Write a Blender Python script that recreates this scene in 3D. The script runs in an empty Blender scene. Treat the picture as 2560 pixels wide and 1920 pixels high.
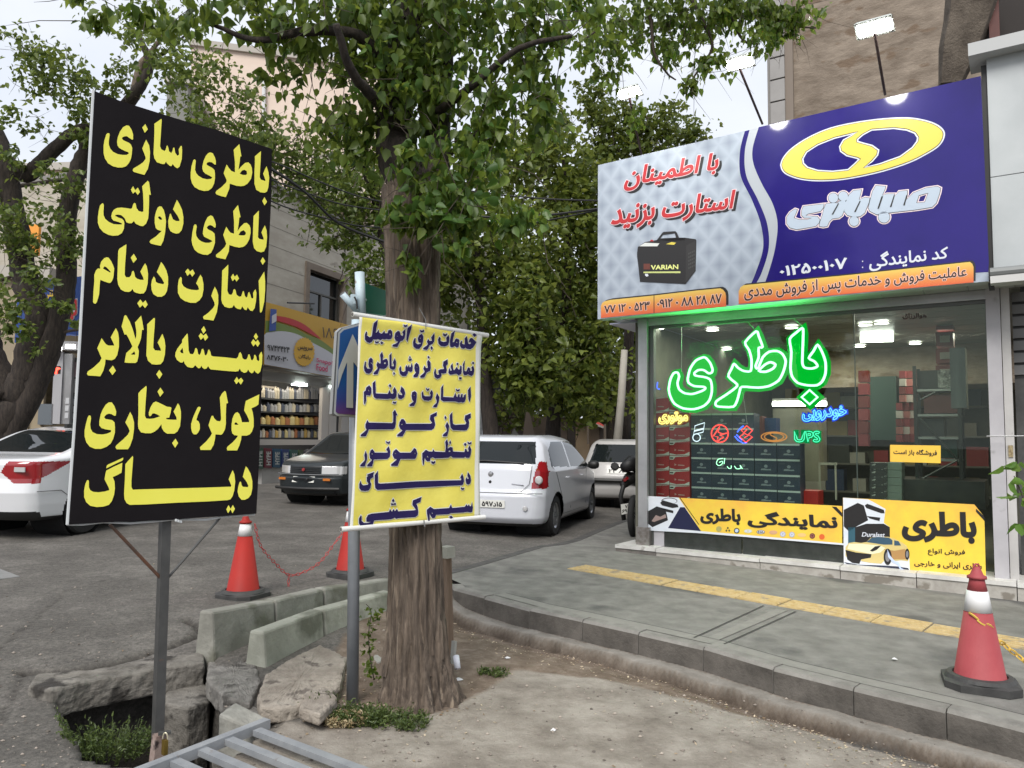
import bpy, math, random
import numpy as np
from mathutils import Vector, Matrix
from mathutils.geometry import delaunay_2d_cdt
random.seed(7); RNG = np.random.default_rng(7)
S = bpy.context.scene
C = S.collection
# ---------------------------------------------------------------- camera
FPX, EYE = 1900.0, 1.526
_w = Vector((300.0, 25800.0, 1900.0)).normalized()          # world up in camera axes (x right, y up, z forward)
_f = Vector((0, 0, 1)); AY = (_f - _f.dot(_w) * _w).normalized(); AZ = _w; AX = AY.cross(AZ).normalized()
if AX.x < 0: AX = -AX
cam_data = bpy.data.cameras.new('camera'); cam = bpy.data.objects.new('camera', cam_data); C.objects.link(cam)
_R = Vector((AX.x, AY.x, AZ.x)); _U = Vector((AX.y, AY.y, AZ.y)); _B = -Vector((AX.z, AY.z, AZ.z))
_m = Matrix((_R, _U, _B)).transposed().to_4x4(); _m.translation = (0, 0, EYE)
cam.matrix_world = _m
cam_data.sensor_width = 36; cam_data.lens = FPX / 2560 * 36; cam_data.clip_end = 2000; cam_data.clip_start = 0.05
S.camera = cam
# ---------------------------------------------------------------- sky and sun
SUN_EL, SUN_AZ = math.radians(46), math.radians(196)
world = bpy.data.worlds.new("World"); S.world = world; world.use_nodes = True
nt = world.node_tree; nt.nodes.clear()
out = nt.nodes.new('ShaderNodeOutputWorld'); bg = nt.nodes.new('ShaderNodeBackground')
sky = nt.nodes.new('ShaderNodeTexSky'); sky.sky_type = 'NISHITA'; sky.sun_disc = False
sky.sun_elevation = SUN_EL; sky.sun_rotation = SUN_AZ; sky.dust_density = 3.0
tc = nt.nodes.new('ShaderNodeTexCoord'); mp = nt.nodes.new('ShaderNodeMapping'); mp.inputs['Scale'].default_value = (1, 1, 2.6)
nz = nt.nodes.new('ShaderNodeTexNoise'); nz.inputs['Scale'].default_value = 2.2; nz.inputs['Detail'].default_value = 7
rp = nt.nodes.new('ShaderNodeValToRGB')
rp.color_ramp.elements[0].position = 0.32; rp.color_ramp.elements[0].color = (3.7, 3.95, 4.45, 1)
rp.color_ramp.elements[1].position = 0.68; rp.color_ramp.elements[1].color = (4.9, 5.0, 5.2, 1)
mx = nt.nodes.new('ShaderNodeMix'); mx.data_type = 'RGBA'; mx.inputs[0].default_value = 0.88
nt.links.new(tc.outputs['Generated'], mp.inputs[0]); nt.links.new(mp.outputs[0], nz.inputs[0]); nt.links.new(nz.outputs[0], rp.inputs[0])
nt.links.new(sky.outputs[0], mx.inputs[6]); nt.links.new(rp.outputs[0], mx.inputs[7])
nt.links.new(mx.outputs[2], bg.inputs[0]); bg.inputs[1].default_value = 0.10
nt.links.new(bg.outputs[0], out.inputs[0])
sun_d = bpy.data.lights.new('sun', 'SUN'); sun_d.energy = 1.5; sun_d.angle = math.radians(28); sun_d.color = (1, 0.965, 0.91)
sun = bpy.data.objects.new('sun', sun_d); C.objects.link(sun); sun.location = (0, 0, 30)
# sun_rotation is measured clockwise from +Y seen from above
_sd = Vector((math.sin(SUN_AZ) * math.cos(SUN_EL), math.cos(SUN_AZ) * math.cos(SUN_EL), math.sin(SUN_EL)))
sun.rotation_euler = _sd.to_track_quat('Z', 'Y').to_euler()
S.view_settings.view_transform = 'Standard'; S.view_settings.look = 'None'; S.view_settings.gamma = 1
S.view_settings.exposure = 1.15; S.view_settings.use_curve_mapping = False
S.render.engine = 'CYCLES'; S.cycles.use_denoising = True; S.cycles.max_bounces = 7; S.cycles.transparent_max_bounces = 16
S.cycles.diffuse_bounces = 3; S.cycles.glossy_bounces = 3; S.cycles.transmission_bounces = 4
S.cycles.caustics_reflective = False; S.cycles.caustics_refractive = False; S.cycles.sample_clamp_indirect = 4
# ---------------------------------------------------------------- geometry from photo pixels (2560 x 1920) to real places
EYEV = Vector((0, 0, EYE))
def ray(px, py):
    d = Vector((px - 1280.0, 960.0 - py, FPX))
    return Vector((d.dot(AX), d.dot(AY), d.dot(AZ)))
def at(px, py, Y):
    d = ray(px, py); return EYEV + d * (Y / d.y)
def onplane(px, py, P, N):
    d = ray(px, py); return EYEV + d * ((P - EYEV).dot(N) / d.dot(N))
P0 = onplane(2450, 1735, Vector((0, 0, 0)), Vector((0, 0, 1)))
LV = Vector((-0.788, 0.616, 0)); SLOPE = 0.022
def G(x, y): return SLOPE * (LV.x * (x - P0.x) + LV.y * (y - P0.y))
GN = Vector((-SLOPE * LV.x, -SLOPE * LV.y, 1)).normalized()
def gp(px, py, dz=0.0): return onplane(px, py, P0 + Vector((0, 0, dz)), GN)
# ---------------------------------------------------------------- object helpers
OFF = {}
def tag(o, label=None, cat=None, group=None, kind=None):
    if label: o['label'] = label
    if cat: o['category'] = cat
    if group: o['group'] = group
    if kind: o['kind'] = kind
    return o
def thing(name, label, cat, loc=(0, 0, 0), rz=0.0, group=None):
    o = bpy.data.objects.new(name, None); C.objects.link(o); o.empty_display_size = 0.1
    o.location = loc; o.rotation_euler = (0, 0, rz); OFF[o.name] = Vector(loc)
    return tag(o, label, cat, group)
def raw(name, V, F, mat=None, parent=None, world=True, smooth=False, kind=None, label=None):
    """one mesh object; with world=True the vertices are world points even under a parent"""
    me = bpy.data.meshes.new(name)
    off = OFF.get(parent.name, Vector((0, 0, 0))) if (parent and world) else Vector((0, 0, 0))
    V = np.asarray([tuple(v) for v in V] if not isinstance(V, np.ndarray) else V, dtype=float)
    own = Vector((0, 0, 0))
    if parent is None and world and len(V):
        b = (V.min(0) + V.max(0)) / 2; own = Vector((b[0], b[1], V[:, 2].min()))
    V = V - np.array(off) - np.array(own)
    if isinstance(F, np.ndarray):
        n, k = F.shape
        me.vertices.add(len(V)); me.vertices.foreach_set('co', V.astype(np.float32).ravel())
        me.loops.add(n * k); me.loops.foreach_set('vertex_index', F.astype(np.int32).ravel())
        me.polygons.add(n); me.polygons.foreach_set('loop_start', np.arange(0, n * k, k, dtype=np.int32))
        me.update(calc_edges=True)
    else:
        me.from_pydata([tuple(v) for v in V], [], F)
    if smooth: me.polygons.foreach_set('use_smooth', [True] * len(me.polygons))
    me.update()
    o = bpy.data.objects.new(name, me); C.objects.link(o)
    if mat: me.materials.append(mat)
    if parent: o.parent = parent; OFF[o.name] = off
    else: o.location = own; OFF[o.name] = own
    if kind: o['kind'] = kind
    if label: o['label'] = label
    return o
class MB:
    def __init__(s): s.V = []; s.F = []
    def add(s, V, F):
        n = len(s.V); s.V += [Vector(v) for v in V]; s.F += [tuple(i + n for i in f) for f in F]; return s
    def box8(s, p):      # p: 4 bottom (ccw) then 4 top
        return s.add(p, [(3, 2, 1, 0), (4, 5, 6, 7), (0, 1, 5, 4), (1, 2, 6, 5), (2, 3, 7, 6), (3, 0, 4, 7)])
    def box(s, c, sz, rz=0.0, M=None):
        c = Vector(c); x, y, z = sz[0] / 2, sz[1] / 2, sz[2] / 2
        R = M if M else Matrix.Rotation(rz, 3, 'Z')
        p = [Vector(a) for a in ((-x, -y, -z), (x, -y, -z), (x, y, -z), (-x, y, -z), (-x, -y, z), (x, -y, z), (x, y, z), (-x, y, z))]
        return s.box8([c + R @ a for a in p])
    def slab(s, pts, n, th):   # flat polygon given as points, thickened by th along -n
        n = Vector(n); k = len(pts); A = [Vector(p) for p in pts]; B = [p - n * th for p in A]
        F = [tuple(range(k)), tuple(range(2 * k - 1, k - 1, -1))] + [(i, i + k, (i + 1) % k + k, (i + 1) % k) for i in range(k)]
        return s.add(A + B, F)
    def tube(s, pts, r, n=8, cap=True, closed=False):
        pts = [Vector(p) for p in pts]; m = len(pts)
        rr = r if hasattr(r, '__len__') else [r] * m
        base = len(s.V); prev = None
        for i, p in enumerate(pts):
            if closed: t = (pts[(i + 1) % m] - pts[i - 1])
            else: t = pts[min(i + 1, m - 1)] - pts[max(i - 1, 0)]
            t = t.normalized() if t.length > 1e-9 else Vector((0, 0, 1))
            if prev is None:
                a = Vector((0, 0, 1)) if abs(t.z) < 0.9 else Vector((1, 0, 0)); u = t.cross(a).normalized()
            else:
                u = (prev - t * prev.dot(t)); u = u.normalized() if u.length > 1e-6 else t.orthogonal().normalized()
            prev = u; v = t.cross(u)
            for k in range(n):
                a = 2 * math.pi * k / n; s.V.append(p + (u * math.cos(a) + v * math.sin(a)) * rr[i])
        for i in range(m if closed else m - 1):
            j = (i + 1) % m
            for k in range(n):
                s.F.append((base + i * n + k, base + i * n + (k + 1) % n, base + j * n + (k + 1) % n, base + j * n + k))
        if cap and not closed:
            s.F.append(tuple(base + k for k in range(n - 1, -1, -1))); s.F.append(tuple(base + (m - 1) * n + k for k in range(n)))
        return s
    def lathe(s, prof, n=24, c=(0, 0, 0), M=None, caps=True):   # prof: (r, z)
        c = Vector(c); base = len(s.V); M = M or Matrix.Identity(3)
        for r, z in prof:
            for k in range(n):
                a = 2 * math.pi * k / n; s.V.append(c + M @ Vector((r * math.cos(a), r * math.sin(a), z)))
        for i in range(len(prof) - 1):
            for k in range(n):
                s.F.append((base + i * n + k, base + i * n + (k + 1) % n, base + (i + 1) * n + (k + 1) % n, base + (i + 1) * n + k))
        if not caps: return s
        if prof[0][0] > 1e-6: s.F.append(tuple(base + k for k in range(n - 1, -1, -1)))
        if prof[-1][0] > 1e-6: s.F.append(tuple(base + (len(prof) - 1) * n + k for k in range(n)))
        return s
    def build(s, name, mat, parent=None, world=True, smooth=False, kind=None, label=None):
        return raw(name, s.V, s.F, mat, parent, world, smooth, kind, label)
def copy_tree(o, parent=None):
    c = o.copy(); C.objects.link(c)
    if parent: c.parent = parent
    for ch in list(o.children): copy_tree(ch, c)
    return c
# ---------------------------------------------------------------- materials
MT = {}
def _c(c): return (c[0], c[1], c[2], 1) if len(c) == 3 else c
def mat(name, col, rough=0.6, metal=0.0, col2=None, scale=4.0, bump=0.0, bscale=None, detail=6, spec=0.5, emit=None, estr=0.0,
        coat=0.0, island=0.0, stretch=(1, 1, 1), spots=None, contrast=(0.35, 0.65)):
    if name in MT: return MT[name]
    m = bpy.data.materials.new(name); MT[name] = m; m.use_nodes = True; t = m.node_tree; b = t.nodes['Principled BSDF']
    b.inputs['Base Color'].default_value = _c(col); b.inputs['Roughness'].default_value = rough; b.inputs['Metallic'].default_value = metal
    b.inputs['Specular IOR Level'].default_value = spec; b.inputs['Coat Weight'].default_value = coat; b.inputs['Coat Roughness'].default_value = 0.09
    if emit: b.inputs['Emission Color'].default_value = _c(emit); b.inputs['Emission Strength'].default_value = estr
    if col2 or bump:
        tc = t.nodes.new('ShaderNodeTexCoord'); mp = t.nodes.new('ShaderNodeMapping'); mp.inputs['Scale'].default_value = stretch
        t.links.new(tc.outputs['Object'], mp.inputs[0])
    last = None
    if col2:
        n = t.nodes.new('ShaderNodeTexNoise'); n.inputs['Scale'].default_value = scale; n.inputs['Detail'].default_value = detail; n.inputs['Roughness'].default_value = 0.62
        r = t.nodes.new('ShaderNodeValToRGB'); r.color_ramp.elements[0].position = contrast[0]; r.color_ramp.elements[1].position = contrast[1]
        r.color_ramp.elements[0].color = _c(col); r.color_ramp.elements[1].color = _c(col2)
        t.links.new(mp.outputs[0], n.inputs[0]); t.links.new(n.outputs[0], r.inputs[0]); last = r.outputs[0]
        if spots:   # (colour, scale, threshold): sharper stains
            n2 = t.nodes.new('ShaderNodeTexNoise'); n2.inputs['Scale'].default_value = spots[1]; n2.inputs['Detail'].default_value = 8
            r2 = t.nodes.new('ShaderNodeValToRGB'); r2.color_ramp.elements[0].position = spots[2]; r2.color_ramp.elements[1].position = spots[2] + 0.08
            r2.color_ramp.elements[0].color = (0, 0, 0, 1); r2.color_ramp.elements[1].color = (1, 1, 1, 1)
            mx = t.nodes.new('ShaderNodeMix'); mx.data_type = 'RGBA'; mx.inputs[7].default_value = _c(spots[0])
            t.links.new(mp.outputs[0], n2.inputs[0]); t.links.new(n2.outputs[0], r2.inputs[0]); t.links.new(r2.outputs[0], mx.inputs[0])
            t.links.new(last, mx.inputs[6]); last = mx.outputs[2]
        t.links.new(last, b.inputs['Base Color'])
    if island:
        g = t.nodes.new('ShaderNodeNewGeometry'); h = t.nodes.new('ShaderNodeHueSaturation')
        ma = t.nodes.new('ShaderNodeMath'); ma.operation = 'MULTIPLY_ADD'; ma.inputs[1].default_value = 2 * island; ma.inputs[2].default_value = 1 - island
        t.links.new(g.outputs['Random Per Island'], ma.inputs[0]); t.links.new(ma.outputs[0], h.inputs['Value'])
        if last: t.links.new(last, h.inputs['Color'])
        else: h.inputs['Color'].default_value = _c(col)
        t.links.new(h.outputs[0], b.inputs['Base Color'])
    if bump:
        n = t.nodes.new('ShaderNodeTexNoise'); n.inputs['Scale'].default_value = bscale or scale * 6; n.inputs['Detail'].default_value = 8; n.inputs['Roughness'].default_value = 0.65
        bp = t.nodes.new('ShaderNodeBump'); bp.inputs['Strength'].default_value = min(1, bump); bp.inputs['Distance'].default_value = 0.02
        t.links.new(mp.outputs[0], n.inputs[0]); t.links.new(n.outputs[0], bp.inputs['Height']); t.links.new(bp.outputs[0], b.inputs['Normal'])
    return m
def emis(name, col, strength):
    if name in MT: return MT[name]
    m = bpy.data.materials.new(name); MT[name] = m; m.use_nodes = True; t = m.node_tree; t.nodes.clear()
    e = t.nodes.new('ShaderNodeEmission'); e.inputs[0].default_value = _c(col); e.inputs[1].default_value = strength
    o = t.nodes.new('ShaderNodeOutputMaterial'); t.links.new(e.outputs[0], o.inputs[0]); return m
def glass(name, tint=(0.9, 0.95, 0.93), ior=1.5, refl=1.0):
    if name in MT: return MT[name]
    m = bpy.data.materials.new(name); MT[name] = m; m.use_nodes = True; t = m.node_tree; t.nodes.clear()
    f = t.nodes.new('ShaderNodeFresnel'); f.inputs[0].default_value = ior
    k = t.nodes.new('ShaderNodeMath'); k.operation = 'MULTIPLY'; k.inputs[1].default_value = refl
    tr = t.nodes.new('ShaderNodeBsdfTransparent'); tr.inputs[0].default_value = _c(tint)
    g = t.nodes.new('ShaderNodeBsdfGlossy'); g.inputs['Roughness'].default_value = 0.01
    x = t.nodes.new('ShaderNodeMixShader'); o = t.nodes.new('ShaderNodeOutputMaterial')
    gm = t.nodes.new('ShaderNodeNewGeometry'); iv = t.nodes.new('ShaderNodeMath'); iv.operation = 'SUBTRACT'; iv.inputs[0].default_value = 1.0; k2 = t.nodes.new('ShaderNodeMath'); k2.operation = 'MULTIPLY'
    t.links.new(gm.outputs['Backfacing'], iv.inputs[1]); t.links.new(k.outputs[0], k2.inputs[0]); t.links.new(iv.outputs[0], k2.inputs[1])
    t.links.new(f.outputs[0], k.inputs[0]); t.links.new(k2.outputs[0], x.inputs[0]); t.links.new(tr.outputs[0], x.inputs[1]); t.links.new(g.outputs[0], x.inputs[2]); t.links.new(x.outputs[0], o.inputs[0])
    return m
def leafmat(name, c1, c2, trans=0.4, hue=0.03):
    if name in MT: return MT[name]
    m = bpy.data.materials.new(name); MT[name] = m; m.use_nodes = True; t = m.node_tree; t.nodes.clear()
    g = t.nodes.new('ShaderNodeNewGeometry'); r = t.nodes.new('ShaderNodeValToRGB')
    r.color_ramp.elements[0].color = _c(c1); r.color_ramp.elements[1].color = _c(c2)
    t.links.new(g.outputs['Random Per Island'], r.inputs[0])
    p = t.nodes.new('ShaderNodeBsdfPrincipled'); p.inputs['Roughness'].default_value = 0.42; p.inputs['Specular IOR Level'].default_value = 0.45
    tl = t.nodes.new('ShaderNodeBsdfTranslucent'); h = t.nodes.new('ShaderNodeHueSaturation'); h.inputs['Value'].default_value = 1.6; h.inputs['Hue'].default_value = 0.48
    x = t.nodes.new('ShaderNodeMixShader'); x.inputs[0].default_value = trans; o = t.nodes.new('ShaderNodeOutputMaterial')
    t.links.new(r.outputs[0], p.inputs['Base Color']); t.links.new(r.outputs[0], h.inputs['Color']); t.links.new(h.outputs[0], tl.inputs[0])
    t.links.new(p.outputs[0], x.inputs[1]); t.links.new(tl.outputs[0], x.inputs[2]); t.links.new(x.outputs[0], o.inputs[0]); return m
# ---------------------------------------------------------------- lettering: filled outlines on a plane
def sarea(c): x, y = c[:, 0], c[:, 1]; return 0.5 * np.sum(x * np.roll(y, -1) - np.roll(x, -1) * y)
def inside(p, c):
    x, y = c[:, 0], c[:, 1]; x2, y2 = np.roll(x, -1), np.roll(y, -1)
    k = ((y > p[1]) != (y2 > p[1])) & (p[0] < (x2 - x) * (p[1] - y) / (y2 - y + 1e-15) + x)
    return int(k.sum()) % 2 == 1
def orient(cs):
    o = []
    for i, c in enumerate(cs):
        d = sum(inside(c[0], q) for j, q in enumerate(cs) if j != i)
        a = sarea(c); o.append(c if (a > 0) == (d % 2 == 0) else c[::-1])
    return o
def grow(c, g):
    if g == 0: return c
    a = np.roll(c, 1, 0); b = np.roll(c, -1, 0)
    e1 = c - a; e2 = b - c
    e1 /= (np.linalg.norm(e1, axis=1, keepdims=True) + 1e-12); e2 /= (np.linalg.norm(e2, axis=1, keepdims=True) + 1e-12)
    n1 = np.stack([e1[:, 1], -e1[:, 0]], 1); n2 = np.stack([e2[:, 1], -e2[:, 0]], 1)
    n = n1 + n2; l = np.linalg.norm(n, axis=1, keepdims=True) + 1e-9; n /= l
    k = np.clip(1 / np.maximum(0.5, np.sum(n * n1, 1, keepdims=True)), 1, 1.6)
    return c + n * g * k
def fill(cs, extra=()):
    """contours (outer ccw, holes cw) -> triangles by the non-zero winding rule"""
    V = []; E = []
    for c in cs:
        n = len(V); V += [Vector((float(p[0]), float(p[1]))) for p in c]; E += [(n + i, n + (i + 1) % len(c)) for i in range(len(c))]
    V += [Vector(p) for p in extra]
    r = delaunay_2d_cdt(V, E, [], 0, 1e-6); W = np.array([tuple(v) for v in r[0]]); T = np.array([tuple(f) for f in r[2]], dtype=int)
    if len(T) == 0: return W, []
    cen = W[T].mean(1); A = np.concatenate([c for c in cs]); B = np.concatenate([np.roll(c, -1, 0) for c in cs])
    px, py = cen[:, 0][:, None], cen[:, 1][:, None]; x1, y1 = A[:, 0][None], A[:, 1][None]; x2, y2 = B[:, 0][None], B[:, 1][None]
    isl = (x2 - x1) * (py - y1) - (px - x1) * (y2 - y1)
    wn = ((y1 <= py) & (y2 > py) & (isl > 0)).sum(1) - ((y1 > py) & (y2 <= py) & (isl < 0)).sum(1)
    return W, [tuple(int(i) for i in t) for t in T[wn != 0]]
class Plane:
    """a flat face in the place: point P, horizontal axis u, vertical axis v, normal n towards the street"""
    def __init__(s, P, u, v=None):
        s.P = Vector(P); s.u = Vector(u).normalized(); s.v = Vector(v).normalized() if v else Vector((0, 0, 1))
        s.n = s.u.cross(s.v).normalized()
        if s.n.dot(EYEV - s.P) < 0: s.n = -s.n
    def off(s, d): return Plane(s.P + s.n * d, s.u, s.v)
    def px(s, x, y): return onplane(x, y, s.P, s.n)
    def uv(s, x, y): q = s.px(x, y) - s.P; return (q.dot(s.u), q.dot(s.v))
    def pt(s, a, b, d=0.0): return s.P + s.u * a + s.v * b + s.n * d
def lay(par, d):   # thin film spacing of prints on posters and the fascia
    if par and par.name.startswith(('poster', 'notice')): return 0.0185 + (d - 0.018) * 0.3
    if par and par.name.startswith('fascia'): return d * 0.5
    return d
def print_on(name, pl, cs_uv, mt, parent, d=0.004, g=0.0, label=None):
    d = lay(parent, d); cs = [grow(c, g) for c in orient([np.asarray(c, float) for c in cs_uv])]
    W, T = fill(cs)
    return raw(name, [pl.pt(a, b, d) for a, b in W], T, mt, parent, label=label)
def pxuv(pl, pts): return np.array([pl.uv(x, y) for x, y in pts])
def crop(ox, oy, sc, flat, k=10.0): return [(ox + flat[i] * k / sc, oy + flat[i + 1] * k / sc) for i in range(0, len(flat), 2)]
# Persian letters shaped to their joined forms, laid out left to right
_FORMS = {'ا': (0xFE8D, 2), 'ب': (0xFE8F, 4), 'پ': (0xFB56, 4), 'ت': (0xFE95, 4), 'ج': (0xFE9D, 4), 'ح': (0xFEA1, 4), 'خ': (0xFEA5, 4),
          'د': (0xFEA9, 2), 'ر': (0xFEAD, 2), 'ز': (0xFEAF, 2), 'س': (0xFEB1, 4), 'ش': (0xFEB5, 4), 'ص': (0xFEB9, 4), 'ط': (0xFEC1, 4),
          'ظ': (0xFEC5, 4), 'ع': (0xFEC9, 4), 'ف': (0xFED1, 4), 'ق': (0xFED5, 4), 'ک': (0xFB8E, 4), 'گ': (0xFB92, 4), 'ل': (0xFEDD, 4),
          'م': (0xFEE1, 4), 'ن': (0xFEE5, 4), 'ه': (0xFEE9, 4), 'و': (0xFEED, 2), 'ی': (0xFBFC, 4), 'ئ': (0xFE89, 4), 'ـ': (0x640, 0)}
def shape(s):
    o = []
    for i, ch in enumerate(s):
        if ch not in _FORMS: o.append(ch); continue
        b, n = _FORMS[ch]
        if n == 0: o.append(ch); continue
        pv = i > 0 and s[i - 1] in _FORMS and _FORMS[s[i - 1]][1] != 2
        nx = i < len(s) - 1 and s[i + 1] in _FORMS and n == 4
        o.append(chr(b + (0 if not pv and not nx else 1 if pv and not nx else 2 if not pv else 3)))
    t = ''.join(o)
    if any(c in _FORMS for c in s): t = t[::-1]
    r = ''; run = ''
    for ch in t + '\0':
        if '0' <= ch <= '9' or '\u06F0' <= ch <= '\u06F9': run += ch
        else: r += (run[::-1] if any(c in _FORMS for c in s) else run) + ch; run = ''
    return r[:-1]
_TC = {}
def text_contours(s, res=5):
    if s in _TC: return _TC[s]
    cu = bpy.data.curves.new('t', 'FONT'); cu.body = shape(s); cu.size = 1.0
    o = bpy.data.objects.new('t', cu); C.objects.link(o)
    dg = bpy.context.evaluated_depsgraph_get(); k = o.to_curve(dg); cs = []
    for sp in k.splines:
        P = sp.bezier_points; n = len(P)
        if n < 2: continue
        pts = []
        for i in range(n):
            a, b = P[i], P[(i + 1) % n]
            p0, p1, p2, p3 = [np.array(v[:2]) for v in (a.co, a.handle_right, b.handle_left, b.co)]
            straight = np.linalg.norm(p1 - p0) + np.linalg.norm(p2 - p3) < 1e-6 or abs(np.cross(p3 - p0, p1 - p0)) + abs(np.cross(p3 - p0, p2 - p0)) < 1e-7
            for t in ([0.0] if straight else [j / res for j in range(res)]):
                pts.append((1 - t) ** 3 * p0 + 3 * t * (1 - t) ** 2 * p1 + 3 * t * t * (1 - t) * p2 + t ** 3 * p3)
        c = np.array(pts); keep = np.linalg.norm(c - np.roll(c, 1, 0), axis=1) > 1e-5; c = c[keep]
        if len(c) > 2: cs.append(c)
    # outer contours counter-clockwise
    big = max(cs, key=lambda c: abs(sarea(c)))
    if sarea(big) < 0: cs = [c[::-1] for c in cs]
    o.to_curve_clear(); bpy.data.objects.remove(o); bpy.data.curves.remove(cu)
    _TC[s] = cs; return cs
def text_px(s, quad, bold=0.0, slant=0.0):
    """text as photo-pixel contours inside the quad TL, TR, BR, BL"""
    cs = [grow(c, bold) for c in text_contours(s)]
    cs = [np.stack([c[:, 0] + slant * c[:, 1], c[:, 1]], 1) for c in cs]
    A = np.concatenate(cs); lo, hi = A.min(0), A.max(0); q = [np.array(p, float) for p in quad]; o = []
    for c in cs:
        t = (c - lo) / (hi - lo); a = t[:, 0:1]; b = 1 - t[:, 1:2]
        o.append((1 - b) * ((1 - a) * q[0] + a * q[1]) + b * ((1 - a) * q[3] + a * q[2]))
    return o
def text_on(name, pl, s, quad, mt, parent, d=0.004, bold=0.0, g=0.0, slant=0.0):
    px = text_px(s, quad, bold, slant); cs = [np.array([pl.uv(x, y) for x, y in c]) for c in px]
    d = lay(parent, d); cs = [grow(c, g) for c in cs]; W, T = fill(cs)
    return raw(name, [pl.pt(a, b, d) for a, b in W], T, mt, parent)
NTH = 'first second third fourth fifth sixth seventh eighth ninth tenth eleventh twelfth thirteenth fourteenth fifteenth sixteenth seventeenth eighteenth nineteenth twentieth twenty-first twenty-second twenty-third twenty-fourth twenty-fifth twenty-sixth twenty-seventh twenty-eighth twenty-ninth thirtieth'.split()
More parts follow.
